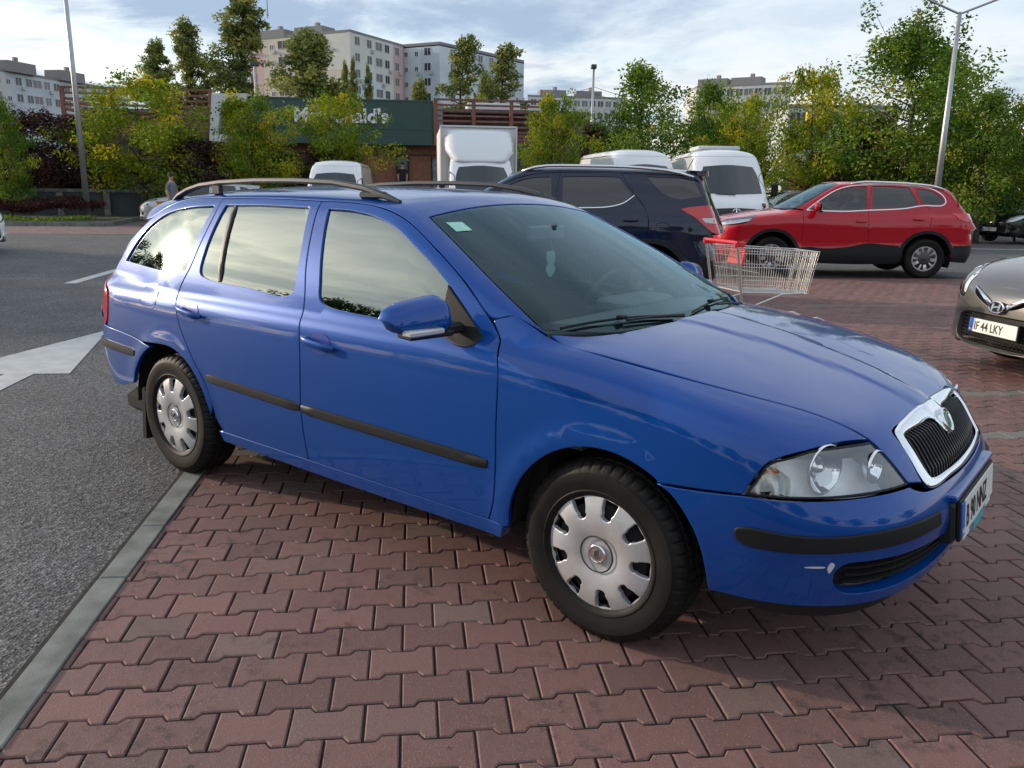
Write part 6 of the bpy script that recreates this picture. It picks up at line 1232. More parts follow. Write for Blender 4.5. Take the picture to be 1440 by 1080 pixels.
# red crossover
kn = to_nose(0.); kt = to_tailg(-2.4)
klamp = c3(kn, [(.26, -.745, 1.045, 1), (.423, -.876, .945, 1), (.60, -.80, .90), (.80, -.62, .865), (.88, -.40, .85, 1), (.885, -.34, .90), (.86, -.38, .955, 1), (.66, -.62, 1.01)])
S_K = dict(f=(kL, kU, KADF), paint=RED, glass=DTINT, ax=(0., -2.646), wr=.345, ar=.435, rim=.225, alloy=(5, 2), half=.915, zs=.33, belt=(1.13, 1.2), rda=88,
    xd=(-.56, -.505, -.50), xb=(-1.67, -1.615, -1.70), xt=0, apil=[(-.495, 1.158), (-.72, 1.325), (-1.05, 1.515), (-1.30, 1.588)], roofz=(1.602,), rtop=[(-2.05, 1.600), (-2.40, 1.585)], rooft=[(-2.75, 1.545), (-2.98, 1.46), (-3.10, 1.34), (-3.16, 1.22)],
    rcut=[(-2.44, 1.565, 1), (-2.53, 1.29), (-2.66, 1.20), (-2.68, 1.05), (-2.66, .90), (-2.635, .785, 1)],
    fwin=[(-.585, 1.165, 1), (-.78, 1.305), (-1.07, 1.475), (-1.30, 1.545), (-1.60, 1.572, 1), (-1.585, 1.185, 1), (-1.2, 1.150)],
    rwin=[(-1.70, 1.575, 1), (-2.1, 1.572), (-2.33, 1.555, 1), (-2.47, 1.275, 1), (-2.30, 1.225), (-2.0, 1.20), (-1.665, 1.185, 1)],
    qwin=[c3(kt, [(-2.42, -.63, 1.545, 1), (-2.72, -.64, 1.50), (-2.89, -.68, 1.39), (-2.925, -.72, 1.32), (-2.88, -.735, 1.28), (-2.56, -.77, 1.272, 1)])],
    hcut=[(-.36, -.80, 1.17), (-.1, -.785, 1.135), (.1, -.765, 1.09), (.27, -.745, 1.045)], lampedge=[(.34, -.82, .995), (.43, -.876, .925), (.40, -.885, .80)],
    hoodf=[(.90, 0), (.895, -.20), (.86, -.38, 1), (.66, -.62)], hoodr=[(-.22, -.55), (-.16, -.28), (-.15, 0)], ncx=0.,
    nose=lambda an: [(0, .925), (-.18, .922)] + [tuple(q) for q in klamp[::-1][1:3]] + [(-.55, .87), (-.80, .90)] + [(q[0], q[1], 1) for q in klamp[1:2]] + an + [(-.7, .30), (-.4, .26), (0, .25)],
    nholes=[([(0, .89), (-.22, .885), (-.33, .87), (-.32, .80), (-.2, .765), (0, .76)], True), ([(0, .52), (-.4, .52), (-.45, .45), (-.38, .38), (0, .36)], True)], lamp=klamp, bowls=[((.70, -.60, .92), .045), ((.56, -.72, .93), .04)],
    tcx=-2.4, wsedge=[(-1.13, -.585), (-.85, -.68), (-.60, -.745), (-.40, -.79)], roofr=[(-3.15, -.60, 1), (-3.22, -.35), (-3.24, 0)], wsbase=[(-.28, -.60), (-.20, -.30), (-.18, 0)],
    tailz=(.32, 1.50), tailtop=[(.30, 1.49), (.48, 1.45)], backwin=[(0, 1.44), (.40, 1.42), (.50, 1.25), (.52, 1.15), (0, 1.14)], tail=c3(kt, [(-3.06, -.79, 1.128, 1), (-3.30, -.75, 1.13), (-3.45, -.55, 1.10, 1), (-3.45, -.55, 1.0, 1), (-3.31, -.83, .985), (-3.16, -.865, 1.02)]),
    clad=[(-.44, .50, 1), (-.62, .525), (-.90, .50), (-1.30, .535), (-1.639, .60), (-1.95, .58), (-2.18, .56, 1), (-2.22, .33), (-2.15, .25, 1), (-1.3, .235), (-.55, .25, 1)], tailclad=[(0, .62), (.3, .61), (.55, .58), (.705, .575, 1), (.735, .42), (.72, .30, 1), (.5, .28), (0, .28)], fglass=glass('clear_side_glass', (.55, .62, .60), 1.5, .04), bumpclad=[(0, .345), (-.5, .36), (-.93, .42), (-.93, .30), (-.5, .25), (0, .24)],
    strips=[([(-.56, 1.155, 1), (-.78, 1.318), (-1.07, 1.492), (-1.30, 1.562), (-1.62, 1.588), (-2.1, 1.590), (-2.42, 1.572), (-2.74, 1.525), (-2.92, 1.41), (-2.955, 1.31), (-2.89, 1.258), (-2.55, 1.25), (-2.2, 1.196), (-1.6, 1.160), (-1.2, 1.138), (-.56, 1.15, 1)], .022, CHR2)],
    handles=[(-1.49, .97), (-2.46, 1.02)], mirror=(-.70, -1.01, 1.215), rails=(-1.35, -2.95, .60, .035, CHR2))
KLOC = (-4.752, 12.09)
red = std_car('crossover_car', 'bright red crossover with chrome window trim and roof bars, seen side on behind the trolley', 'car', KLOC, R_(215.4), S_K)[0]
# dark blue off-roader
nt_ = to_tailg(-2.6)
nlamp = c3(kn, [(.25, -.80, 1.10, 1), (.42, -.88, 1.0, 1), (.60, -.80, .95), (.82, -.55, .92, 1), (.80, -.55, 1.02, 1), (.60, -.68, 1.07)])
S_N = dict(S_K, f=(nL, nU, NAVF), paint=NAVY, ax=(0., -2.86), wr=.36, ar=.45, rim=.24, half=.935, zs=.36, belt=(1.22, 1.25), rda=80, alloy=(5, 1),
    xd=(-.62, -.56, -.55), xb=(-1.72, -1.63, -1.66), apil=[(-.54, 1.24), (-.78, 1.42), (-1.02, 1.56), (-1.30, 1.64)], roofz=(1.672,), rtop=[(-2.1, 1.675), (-2.44, 1.665)], rooft=[(-2.8, 1.655), (-3.2, 1.625), (-3.42, 1.56), (-3.50, 1.36)],
    rcut=[(-2.46, 1.64, 1), (-2.60, 1.44), (-2.74, 1.28), (-2.81, 1.15), (-2.82, .95), (-2.79, .805, 1)],
    fwin=[(-.64, 1.25, 1), (-.86, 1.42), (-1.10, 1.545), (-1.30, 1.598), (-1.54, 1.612, 1), (-1.58, 1.255, 1), (-1.1, 1.235)], rwin=[(-1.70, 1.615, 1), (-2.1, 1.625), (-2.42, 1.618, 1), (-2.60, 1.41, 1), (-2.48, 1.30), (-2.25, 1.25), (-1.72, 1.245, 1)],
    qwin=[c3(nt_, [(-2.76, -.65, 1.63, 1), (-3.30, -.62, 1.615, 1), (-3.46, -.74, 1.39, 1), (-3.17, -.766, 1.36), (-3.0, -.755, 1.417)])],
    hcut=[(-.36, -.84, 1.23), (-.1, -.825, 1.20), (.1, -.805, 1.15), (.26, -.79, 1.10)], lampedge=[(.34, -.85, 1.05), (.43, -.88, .98), (.40, -.90, .85)],
    hoodf=[(.90, 0), (.88, -.25), (.81, -.52, 1), (.60, -.68)], wsedge=[(-1.12, -.62), (-.85, -.70), (-.60, -.77), (-.42, -.82)],
    nose=lambda an: [(0, .99), (-.20, .985)] + [tuple(q) for q in nlamp[::-1][1:3]] + [(-.55, .93), (-.80, .96)] + [(q[0], q[1], 1) for q in nlamp[1:2]] + an + [(-.7, .32), (-.4, .28), (0, .27)], lamp=nlamp, bowls=[],
    tcx=-2.6, roofr=[(-3.52, -.58, 1), (-3.58, -.35), (-3.60, 0)], tailz=(.34, 1.60), tailtop=[(.28, 1.60), (.46, 1.55)], backwin=[(0, 1.56), (.40, 1.55), (.46, 1.35), (.50, 1.25), (0, 1.24)],
    tail=c3(nt_, [(-3.22, -.815, 1.235, 1), (-3.46, -.80, 1.275), (-3.62, -.72, 1.28, 1), (-3.70, -.66, 1.0, 1), (-3.66, -.80, .93), (-3.60, -.85, .95, 1), (-3.42, -.84, 1.11)]),
    clad=[(-.44, .46, 1), (-1.3, .47), (-2.2, .50), (-2.40, .50, 1), (-2.42, .36), (-2.35, .28, 1), (-1.3, .27), (-.55, .28, 1)], tailclad=[(0, .62), (.3, .61), (.55, .60), (.69, .60, 1), (.705, .44), (.69, .32, 1), (.5, .31), (0, .31)], fglass=None,
    strips=[([(-.64, 1.232, 1), (-1.4, 1.228), (-2.0, 1.232), (-2.33, 1.252), (-2.50, 1.30), (-2.63, 1.395, 1)], .016, CHR2)], handles=[(-1.50, 1.07), (-2.60, 1.09)], mirror=(-.75, -1.05, 1.32), rails=(-1.15, -3.35, .64, .05, CHR2))
NLOC = (-6.83, 5.87)
nav, *_r5 = std_car('off_road_car', 'dark navy off-roader with silver roof bars parked behind the blue estate', 'car', NLOC, R_(207), S_N); nrb = _r5[-1]
patch('reversing_lamp', NAVF, pr_tailg(-2.6), curve(c3(nt_, [(-3.44, -.80, 1.13, 1), (-3.62, -.77, 1.13, 1), (-3.66, -.78, 1.05, 1), (-3.50, -.83, 1.07, 1)]), .02, True), mat('clear_lens', (.55, .55, .55), .15, .3), nav, off=.015, drop=.01, h=.05)
sp_ = MB(); 
for i in range(9):
    y0 = -.60 + .15 * i * .889
sp_.prism(curve([(-3.25, -.58, 1), (-3.50, -.56), (-3.56, -.30), (-3.57, 0), (-3.56, .30), (-3.50, .56), (-3.25, .58, 1)], .05, True).tolist(), 1.645, 1.705); sp_.build('spoiler', NAVY, nav)
strip('flap_seam', NAVF, pr_side, curve([(-2.93, 1.05), (-3.0, 1.07), (-3.07, 1.05), (-3.10, .96), (-3.06, .87), (-2.99, .86), (-2.93, .88), (-2.91, .96), (-2.93, 1.05)], .03), .008, .002, BLK, nav)
MB().tube([(-3.25, -.15, 1.70), (-3.34, -.15, 1.88)], .005).build('aerial', BLK, nav)
# grey hatchback, nose to the camera at the right edge
hlamp = c3(kn, [(.22, -.80, .93, 1), (.45, -.83, .80), (.66, -.70, .68), (.79, -.50, .615, 1), (.80, -.46, .66), (.78, -.48, .72), (.70, -.50, .81, 1), (.50, -.60, .88)])
S_H = dict(S_K, f=(hL, hU, HYUF), paint=GREY, glass=DTINT, ax=(0., -2.62), wr=.315, ar=.37, rim=.20, half=.885, zs=.27, belt=(1.0, 1.04), rda=60, alloy=(5, 1),
    xd=(-.46, -.42, -.42), xb=(-1.52, -1.50, -1.58), apil=[(-.44, 1.02), (-.70, 1.18), (-.98, 1.33), (-1.2, 1.40)], roofz=(1.43,), rtop=[(-2.0, 1.43), (-2.38, 1.41)], rooft=[(-2.7, 1.38), (-2.95, 1.31), (-3.1, 1.19), (-3.16, 1.08)],
    rcut=[(-2.40, 1.395, 1), (-2.47, 1.12), (-2.50, .95), (-2.46, .80), (-2.40, .64, 1)],
    fwin=[(-.60, 1.03, 1), (-.80, 1.18), (-1.05, 1.32), (-1.25, 1.375), (-1.50, 1.395, 1), (-1.47, 1.03, 1), (-1.0, 1.015)], rwin=[(-1.60, 1.395, 1), (-2.0, 1.398), (-2.33, 1.38, 1), (-2.41, 1.10, 1), (-2.2, 1.06), (-1.56, 1.04, 1)],
    qwin=[c3(kt, [(-2.48, -.62, 1.36, 1), (-2.70, -.63, 1.33), (-2.86, -.67, 1.24), (-2.90, -.72, 1.13, 1), (-2.55, -.75, 1.12, 1)])],
    hcut=[(-.30, -.755, 1.015), (-.1, -.74, .99), (.1, -.71, .95), (.24, -.68, .915)], lampedge=[(.35, -.80, .86), (.50, -.81, .76), (.48, -.84, .62)],
    hoodf=[(.80, 0), (.80, -.20), (.775, -.38), (.70, -.50, 1), (.50, -.60)], hoodr=[(-.15, -.50), (-.09, -.28), (-.08, 0)], wsedge=[(-1.10, -.55), (-.80, -.64), (-.55, -.70), (-.33, -.745)], wsbase=[(-.20, -.55), (-.13, -.28), (-.11, 0)],
    nose=lambda an: [(0, .745), (-.20, .745), (-.36, .755)] + [(q[0], q[1], 1) for q in hlamp[6:7]] + [(q[0], q[1]) for q in hlamp[5:2:-1]] + [(-.60, .66), (-.74, .73)] + an + [(-.7, .22), (-.4, .17), (0, .16)], lamp=hlamp, bowls=[((.62, -.58, .75), .05), ((.45, -.70, .80), .05)],
    nholes=[([(0, .60), (-.05, .602), (-.12, .645), (-.22, .685), (-.33, .715), (-.31, .672), (-.22, .62), (-.10, .575), (0, .568)], True), ([(0, .515), (-.25, .515), (-.36, .505), (-.43, .47), (-.44, .38), (-.42, .30), (-.36, .255), (-.2, .235), (0, .23)], True), ([(-.62, .50), (-.55, .46), (-.535, .40), (-.60, .37), (-.66, .42)], False)],
    roofr=[(-3.15, -.55, 1), (-3.25, -.3), (-3.27, 0)], tailz=(.25, 1.36), tailtop=[(.30, 1.35), (.48, 1.30)], backwin=[(0, 1.32), (.38, 1.30), (.48, 1.12), (.52, 1.02), (0, 1.01)],
    tail=c3(kt, [(-3.0, -.80, .98, 1), (-3.25, -.74, 1.0), (-3.36, -.58, .98, 1), (-3.38, -.62, .78, 1), (-3.25, -.82, .76), (-3.1, -.845, .84)]), clad=None, tailclad=None, bumpclad=None,
    strips=[], handles=[(-1.38, .86), (-2.34, .89)], mirror=(-.62, -.97, 1.06), rails=None, tw=.195)
HLOC = (.857 , 5.274)
hy, hb, HNP, *_r3 = std_car('hatchback_car', 'dark grey hatchback with a winged chrome grille, cut off by the right edge', 'car', HLOC, R_(229), S_H)
c_ = curve([(0, .600), (-.05, .602), (-.12, .640), (-.22, .682), (-.34, .718), (-.24, .668), (-.12, .598), (-.05, .556), (0, .555)], .01, False)
patch('grille_bar', lambda P: HYUF(P), HNP, np.vstack([c_, (c_ * [-1, 1])[::-1]]), CHR, hb, mirror=False, off=.014, drop=.03, gap=0, bev=.008, h=.02)
pc, nc_ = surf_points(HYUF, HNP, [(0, .585)]); Mh = frame_M(pc[0] + nc_[0] * .028, (0, 1, 0), (-.1, 0, 1))
mb = MB(); q_ = [(.078 * math.cos(a), .044 * math.sin(a), 0) for a in np.linspace(0, 2 * math.pi, 37)[:-1]]; mb.tube(q_, .0075, 8, closed=True)
mb.prism([(-.050, -.030), (-.030, -.032), (-.018, .030), (-.040, .028)], -.004, .006).prism([(.022, -.030), (.042, -.028), (.052, .030), (.032, .032)], -.004, .006).prism([(-.026, -.008), (.030, .002), (.030, .012), (-.026, .004)], -.003, .005)
mb.V = [tuple(Mh @ Vector(v)) for v in mb.V]; mb.build('badge', CHR, hb, angle=40)
mb = MB().box((0, 0, -.006), (.15, .085, .01), b=.004); mb.V = [tuple(Mh @ Vector(v)) for v in mb.V]; mb.build('badge_back', DARK, hb)
plate(hb, frame_M((.895, -.0, .415), (0, 1, 0), (-.03, 0, 1)), 'IF 44 LKY')
gm = MB()
for r in range(9):
    z = .262 + r * .029
    for k in range(-14, 15):
        y = k * .034 + (.017 if r % 2 else 0)
        P_, N_ = surf_points(HYUF, HNP, [(y, z)])
        if abs(y) < .41: gm.tube([tuple(P_[0] - N_[0] * .02 + np.array(a)) for a in ((0, -.014, -.004), (0, -.009, .010), (0, .009, .010), (0, .014, -.004))], .0028, 4, cap=False)
gm.build('grille_mesh', mat('mesh_bronze', (.05, .04, .03), .35, .5), hb)
patch('plate_mount', HYUF, HNP, [(-.29, .47), (.29, .47), (.29, .505), (-.29, .505)], BLK, hb, mirror=False, off=-.004, drop=.02, gap=0)
# small cars further off
S_S = dict(S_H, paint=BLACKP, h=.12); S_W = dict(S_H, paint=WINE, h=.12)
b = far(1432, 30); sea, sb, *_r3 = std_car('saloon_car', 'black hatchback parked by the far kerb under the trees at the right edge', 'car', (b[0], b[1]), R_(236), S_S); plate(sb, frame_M((.895, 0, .42), (0, 1, 0), (-.03, 0, 1)), 'B 17 KRT')
patch('badge', HYUF, HNP, curve([(0, .69), (-.045, .66), (-.03, .61), (0, .60), (.03, .61), (.045, .66)], .02, True), CHR, sb, mirror=False, off=.012, drop=.02, gap=0, h=.03)
b = far(1100, 25); std_car('hatchback_car', 'dull wine red hatchback half hidden between the white minibus and the red crossover', 'car', (b[0], b[1]), R_(30), S_W)
b = far(1062, 33); std_car('hatchback_car', 'pale silver car showing only its roof between the minibus and the brick pillar', 'car', (b[0], b[1]), R_(215), dict(S_S, paint=SILVP))
b = far(-78, 21); std_car('hatchback_car', 'white car with only its nose corner showing at the left edge', 'car', (b[0] , b[1]), R_(20), dict(S_S, paint=WHITEP))
# ---------- vans and the box truck ----------
def pr_rad(cx, ps, reach):
    def f(q):
        ph = q[:, 0] / ps; d = np.stack([np.cos(ph), np.sin(ph), 0 * ph], 1); return np.stack([0 * ph + cx, 0 * ph, q[:, 1]], 1) + d * reach, -d, 0, reach - .01
    return f
def pr_fr(q): return np.stack([np.full(len(q), 3.), q[:, 0], q[:, 1]], 1), np.tile([-1., 0, 0], (len(q), 1)), 0, 4.5
VGL = mat('van_glass', (.018, .028, .032), .04, spec=.8); VGR = mat('van_grille', (.012, .012, .013), .4); VLP = mat('van_lamp', (.50, .54, .56), .12, .4); LAMPY = mat('van_seat', (.06, .06, .065), .8)
VAN = dict(W=([-6, -5.2, -1, .3, .7, 1.0], [.97, .99, .99, .975, .93, .85]), Ws=([.2, .4, .7, 1.2, 1.4], [-.06, -.01, 0, -.01, -.03]), N=([.2, .35, .6, .9, 1.1, 1.25], [.93, .98, 1.0, .97, .90, .80]), T=([.2, .5, 1.2, 1.5], [5.0, 5.05, 5.03, 5.0]),
    H=([-6, .2, .5, .75, .92, 1.05], [1.42, 1.42, 1.34, 1.22, 1.08, .9]), R=([-6, -1.8, -1.2, -.8, -.4, -.1, .3], [2.72, 2.74, 2.72, 2.64, 2.44, 2.22, 1.85]), nc=(.10, .14), tc=(.02, .03), up=(1.3, .975, .03, .045, .04, .0), ws=(.52, 1.36, 1.05, .22), re=(4.98, 2.6, .02, .02), ax=(0.,), wr=.35, xf=(.2, -5.), ku=(.16, .12, .13), kj=.06)
def van(name, label, cat, loc, rz, sc, kind='minibus', hs=1.0, z=0.):
    FL, FU, F = make_field(VAN); t = thing(name, (loc[0], loc[1], z), rz, label, cat); t.scale = (sc, sc, sc * hs); PT = WHITEP
    RP = pr_rad(-2.0, 3.0, 3.6); tr_ = lambda P: np.stack([3.0 * np.arctan2(P[:, 1], P[:, 0] + 2.0), P[:, 2]], 1); g = dict(mirror=False, gap=0, bev=.004)
    pi3 = 3 * math.pi - .002; arch = []
    for c0 in (0., -3.9):
        P, _n = surf_points(F, pr_side, [(c0 + .44 * math.cos(R_(a)), .35 + .44 * math.sin(R_(a))) for a in np.linspace(0, 180, 15)]); arch.append(tr_(P))
    low = [(-pi3, .30), *[tuple(q) for q in arch[1][::-1]], *[tuple(q) for q in arch[0][::-1]], (0, .30)]; low = sorted(low, key=lambda q: q[0])
    ol = low + [(-q[0], q[1]) for q in low[::-1][1:]]; ol = ol + [(pi3, 2.50), (-pi3, 2.50)]; dense = []
    for a, b in zip(ol, ol[1:] + ol[:1]):
        m = max(1, int(math.hypot(b[0] - a[0], b[1] - a[1]) / .12)); dense += [(a[0] + (b[0] - a[0]) * k / m, a[1] + (b[1] - a[1]) * k / m) for k in range(m)]
    patch('body', F, RP, np.array(dense), PT, t, h=.11, drop=0, **g)
    ro = [(float(q[0]), float(q[1])) for q in surf_points(F, RP, [(-pi3 + 2 * pi3 * k / 90, 2.50) for k in range(91)])[0]]; patch('roof', F, lambda q: (np.stack([q[:, 0], q[:, 1], np.full(len(q), 3.5)], 1), np.tile([0., 0, -1], (len(q), 1)), 0, 2.5), np.array(ro), PT, t, h=.14, drop=0, **g)
    ws_ = [(-.80, 1.44, 1), (0, 1.41), (.80, 1.44, 1), (.75, 1.95), (.66, 2.20, 1), (0, 2.25), (-.66, 2.20, 1), (-.75, 1.95)]
    patch('windscreen', F, pr_fr, curve(ws_, .05, True), VGL, t, h=.12, off=.006, drop=.01, **g)
    g['mirror'] = True
    patch('side_window', F, pr_side, curve([(.20, 1.42, 1), (-.75, 1.42, 1), (-.75, 2.05, 1), (-.35, 2.05), (-.08, 1.85)], .04, True), VGL, t, h=.15, off=.005, drop=.01, **g)
    if kind == 'minibus':
        for a in (-.95, -2.2, -3.45): patch('side_window', F, pr_side, curve([(a, 1.38, 1), (a - 1.12, 1.38, 1), (a - 1.12, 2.08, 1), (a, 2.08, 1)], .06, True), VGL, t, h=.2, off=.005, drop=.01, **g)
    patch('headlight', F, RP, curve([(-.97, .98, 1), (-.70, .99), (-.60, .97, 1), (-.62, .82), (-.72, .76), (-.90, .78, 1)], .03, True), VLP, t, h=.06, off=.010, drop=.02, **g)
    g['mirror'] = False
    gr_ = patch('grille', F, pr_fr, curve([(-.52, 1.02, 1), (0, 1.04), (.52, 1.02, 1), (.44, .80, 1), (0, .77), (-.44, .80, 1)], .03, True), VGR, t, h=.1, off=.012, drop=.02, **g)[0]
    for zz in (.86, .95): strip('grille_bar', F, pr_fr, [(-.44 + .88 * i / 10, zz) for i in range(11)], .018, .01, GREYP, gr_, mirror=False, off=.012)
    if kind != 'plain':
        P, n = surf_points(F, pr_fr, [(0, .91)]); M = frame_M(P[0] + n[0] * .03, (0, 1, 0), (0, 0, 1)); mb = MB().tube([(.105 * math.cos(a), .105 * math.sin(a), 0) for a in np.linspace(0, 6.283, 33)[:-1]], .010, 6, closed=True)
        for a in (90, 210, 330): mb.tube([(0, 0, 0), (.10 * math.cos(R_(a)), .10 * math.sin(R_(a)), 0)], [.018, .006], 6)
        mb.V = [tuple(M @ Vector(v)) for v in mb.V]; mb.build('badge', CHR, gr_)
    patch('bumper', F, RP, curve([(-1.12, .74), (-.9, .73), (0, .66), (.9, .73), (1.12, .74, 1), (1.12, .42), (.8, .30), (0, .28), (-.8, .30), (-1.12, .42, 1)], .05, True), GREYP, t, h=.12, off=.010, drop=.03, **g)
    for sg in (1, -1):
        MB().box((.12, 1.17 * sg, 1.55), (.12, .17, .36), b=.04).box((.14, 1.02 * sg, 1.45), (.08, .22, .06), b=.02).build('door_mirror', BLK, t, angle=40)
        for c0 in (0, -3.9): w = make_wheel('wheel', t, .345, .22, .21, 'cap', 40) if (sg, c0) == (1, 0) else copy_tree(van.w, t); van.w = w if (sg, c0) == (1, 0) else van.w; w.location = (c0, .86 * sg, .345); w.rotation_euler = (0, 0, math.pi if sg > 0 else 0)
    MB().box((-1.95, 0, .45), (5.4, 1.5, .3)).box((-1.95, .60, .45), (5.2, .1, .5)).build('chassis', DARK, t)
    P, n = surf_points(F, pr_fr, [(-.45, 1.40), (.05, 1.38)]); MB().tube([tuple(P[0] + n[0] * .03), tuple(P[1] + n[1] * .03)], .012, 5).build('wiper', BLK, t)
    if kind == 'minibus': MB()  .box((-2.3, 0, 2.79), (1.3, 1.2, .13), b=.04).build('air_conditioner', mat('ac_white', (.55, .57, .58), .5), t, angle=40)
    for y in (-.45, .45): MB().box((.16, y, 1.425 if 0 else 1.40), (.10, .36, .02), b=.008).build('bonnet_vent', VGR, t)
    return t
b = far(1026, 24.5); van('minibus', 'white high-roofed minibus with a round star badge on its dark grille', 'van', b, R_(307), 1.04, hs=.92)
b = far(912, 25.5); van('panel_van', 'white van showing only its roof above the navy off-roader', 'van', b, R_(318), 1.0, 'plain', .97)
b = far(470, 27); van('panel_van', 'small white van with its windscreen above the roof rail of the blue estate', 'van', b, R_(313), .88, 'plain', .93)
b = far(676, 24.5); tk = thing('box_truck', tuple(b), R_(315), 'white box truck with a rounded wind deflector over the cab', 'truck')
tcab = van('cab', 'x', 'x', (0, 0), 0, .97, 'plain', .94); tcab.parent = tk; tcab.location = (.55, 0, 0)
for k in ('label', 'category'): del tcab[k]
for ch in list(tcab.children):      # keep only the cab's own front and doors
    if ch.name.split('.')[0] in ('body', 'roof'):
        bm = bmesh.new(); bm.from_mesh(ch.data); bmesh.ops.bisect_plane(bm, geom=bm.verts[:] + bm.edges[:] + bm.faces[:], plane_co=(-1.15, 0, 0), plane_no=(-1, 0, 0), clear_outer=True); bm.to_mesh(ch.data); bm.free()
# flatten to thing > part > sub-part
bx_ = MB().box((-2.85, 0, 1.98), (4.1, 2.24, 2.40), b=.03).build('cargo_box', mat('box_white', (.62, .63, .62), .55, noise=.06, nscale=2), tk)
for y in (-1.105, 1.105): MB().box((-.79, y, 1.98), (.05, .06, 2.42), b=.01).build('edge_rail', mat('alu_rail', (.55, .56, .57), .35, .8), bx_)
MB().box((-.79, 0, 3.17), (.05, 2.26, .06), b=.01).build('edge_rail', MATS['alu_rail'], bx_)
df = MB(); V = []; F = []; nu, nv = 16, 12
for j in range(nv + 1):
    v = j / nv
    for i in range(nu + 1):
        u = -1 + 2 * i / nu; w = 1.0 - .20 * max(0, .35 - v) / .35; ed = 1 - abs(u) ** 9; z = 2.16 + .92 * v; x = .16 - .84 * v ** 1.15 - .04 * u * u ; V.append((x - (1 - ed) * .25, u * w, z + .0 * u))
for j in range(nv):
    for i in range(nu): a = j * (nu + 1) + i; F.append((a, a + 1, a + nu + 2, a + nu + 1))
df.add(V, F); o_ = df.build('wind_deflector', WHITEP, tk, smooth=True); md = o_.modifiers.new('s', 'SOLIDIFY'); md.thickness = .03
for sg in (1, -1):
    w = copy_tree(van.w, tk); w.location = (-3.6, .86 * sg, .345); w.rotation_euler = (0, 0, math.pi if sg > 0 else 0)
MB().box((-2.8, 0, .62), (4.3, .8, .22)).build('chassis', DARK, tk)
def flatten(root_, e):
    for ch in list(e.children):
        mw = e.matrix_basis @ ch.matrix_basis; ch.parent = root_; ch.matrix_basis = mw
    bpy.data.objects.remove(e)
flatten(tk, tcab)
# ---------- shopping trolley ----------
WIRE = mat('zinc_wire', (.60, .60, .58), .30, .85); TRED = mat('trolley_red', (.62, .02, .03), .38)
ct = thing('shopping_trolley', (-1.961, 4.241, 0), .968, 'wire shopping trolley with red handle and red child-seat flap, standing between the cars', 'trolley')
def lerp(a, b, t): return tuple(a[i] + (b[i] - a[i]) * t for i in range(3))
# corners: rear/front, left/right, top/bottom
RTz, FTz, Bz, FBz = .975, .925, .57, .53; c = {}
for s_, k in ((1, 'L'), (-1, 'R')):
    c['rt' + k] = (.05, .265 * s_, RTz); c['ft' + k] = (.93, .205 * s_, FTz); c['rb' + k] = (.13, .235 * s_, Bz); c['fb' + k] = (.86, .180 * s_, FBz)
def panel(name, a, b, d, e, nv, hs, rv=.0021, rh=.0032):
    # a-b top edge, d-e bottom edge
    mb = MB()
    for i in range(nv + 1): t = i / nv; mb.tube([lerp(a, b, t), lerp(d, e, t)], rv, 4, cap=False)
    for h in hs: mb.tube([lerp(a, d, h), lerp(b, e, h)], rh, 5, cap=False)
    return mb.build(name, WIRE, ct, fix=False)
bk_ = panel('basket_side', c['rtL'], c['ftL'], c['rbL'], c['fbL'], 30, (0, .12, .42, .72, .92)); panel('basket_side', c['rtR'], c['ftR'], c['rbR'], c['fbR'], 30, (0, .12, .42, .72, .92))
panel('basket_front', c['ftL'], c['ftR'], c['fbL'], c['fbR'], 14, (0, .12, .42, .72, .92)); panel('basket_rear', c['rtL'], c['rtR'], c['rbL'], c['rbR'], 18, (0, .2, .5, .9)); panel('basket_floor', c['rbL'], c['rbR'], c['fbL'], c['fbR'], 20, [i / 16 for i in range(17)])
mb = MB().tube([c['rtR'], c['ftR'], c['ftL'], c['rtL']], .0055, 8); mb.tube([c['rbR'], c['fbR'], c['fbL'], c['rbL'], c['rbR']], .0055, 8); mb.build('basket_rim', WIRE, ct, angle=50)
MB().tube([(0, -.29, 1.02), (0, .29, 1.02)], .016, 12).build('handle', TRED, ct, angle=50)
for s_ in (1, -1): MB().box((.03, .27 * s_, 1.005), (.10, .035, .05), b=.012).build('handle_bracket', TRED, ct, angle=40)
MB().box((.17, -.02, .885), (.025, .26, .16), b=.008, rot=Matrix.Rotation(.25, 3, 'Y')).tube([(.13, -.15, .97), (.13, .11, .97)], .008).build('child_seat_flap', TRED, ct, angle=40)
mb = MB()
for i in range(9): y = -.18 + i * .045; mb.tube([(.07, y, .95), (.30, y, .74)], .0021, 4, cap=False)
for x, z in ((.07, .95), (.18, .85), (.30, .74)): mb.tube([(x, -.2, z), (x, .2, z)], .0035, 5)
mb.build('child_seat', WIRE, ct, fix=False)
mb = MB()
for s_ in (1, -1):
    mb.tube([(0, .275 * s_, 1.02), (.02, .272 * s_, .93), (.10, .26 * s_, .50), (.20, .25 * s_, .25), (.26, .245 * s_, .20)], .0115, 8); mb.tube([(.20, .25 * s_, .22), (.55, .24 * s_, .27), (.98, .19 * s_, .30), (1.06, .185 * s_, .27), (1.08, .18 * s_, .18)], .0125, 8); mb.tube([(.16, .25 * s_, .42), (.55, .22 * s_, .54), (.80, .19 * s_, .54)], .010, 8); mb.tube([(.14, .255 * s_, .30), (.10, .26 * s_, .16)], .011, 8)
mb.tube([(.24, -.25, .22), (.24, .25, .22)], .010, 8).tube([(.90, -.195, .295), (.90, .195, .295)], .010, 8); mb.build('frame', WIRE, ct, angle=50)
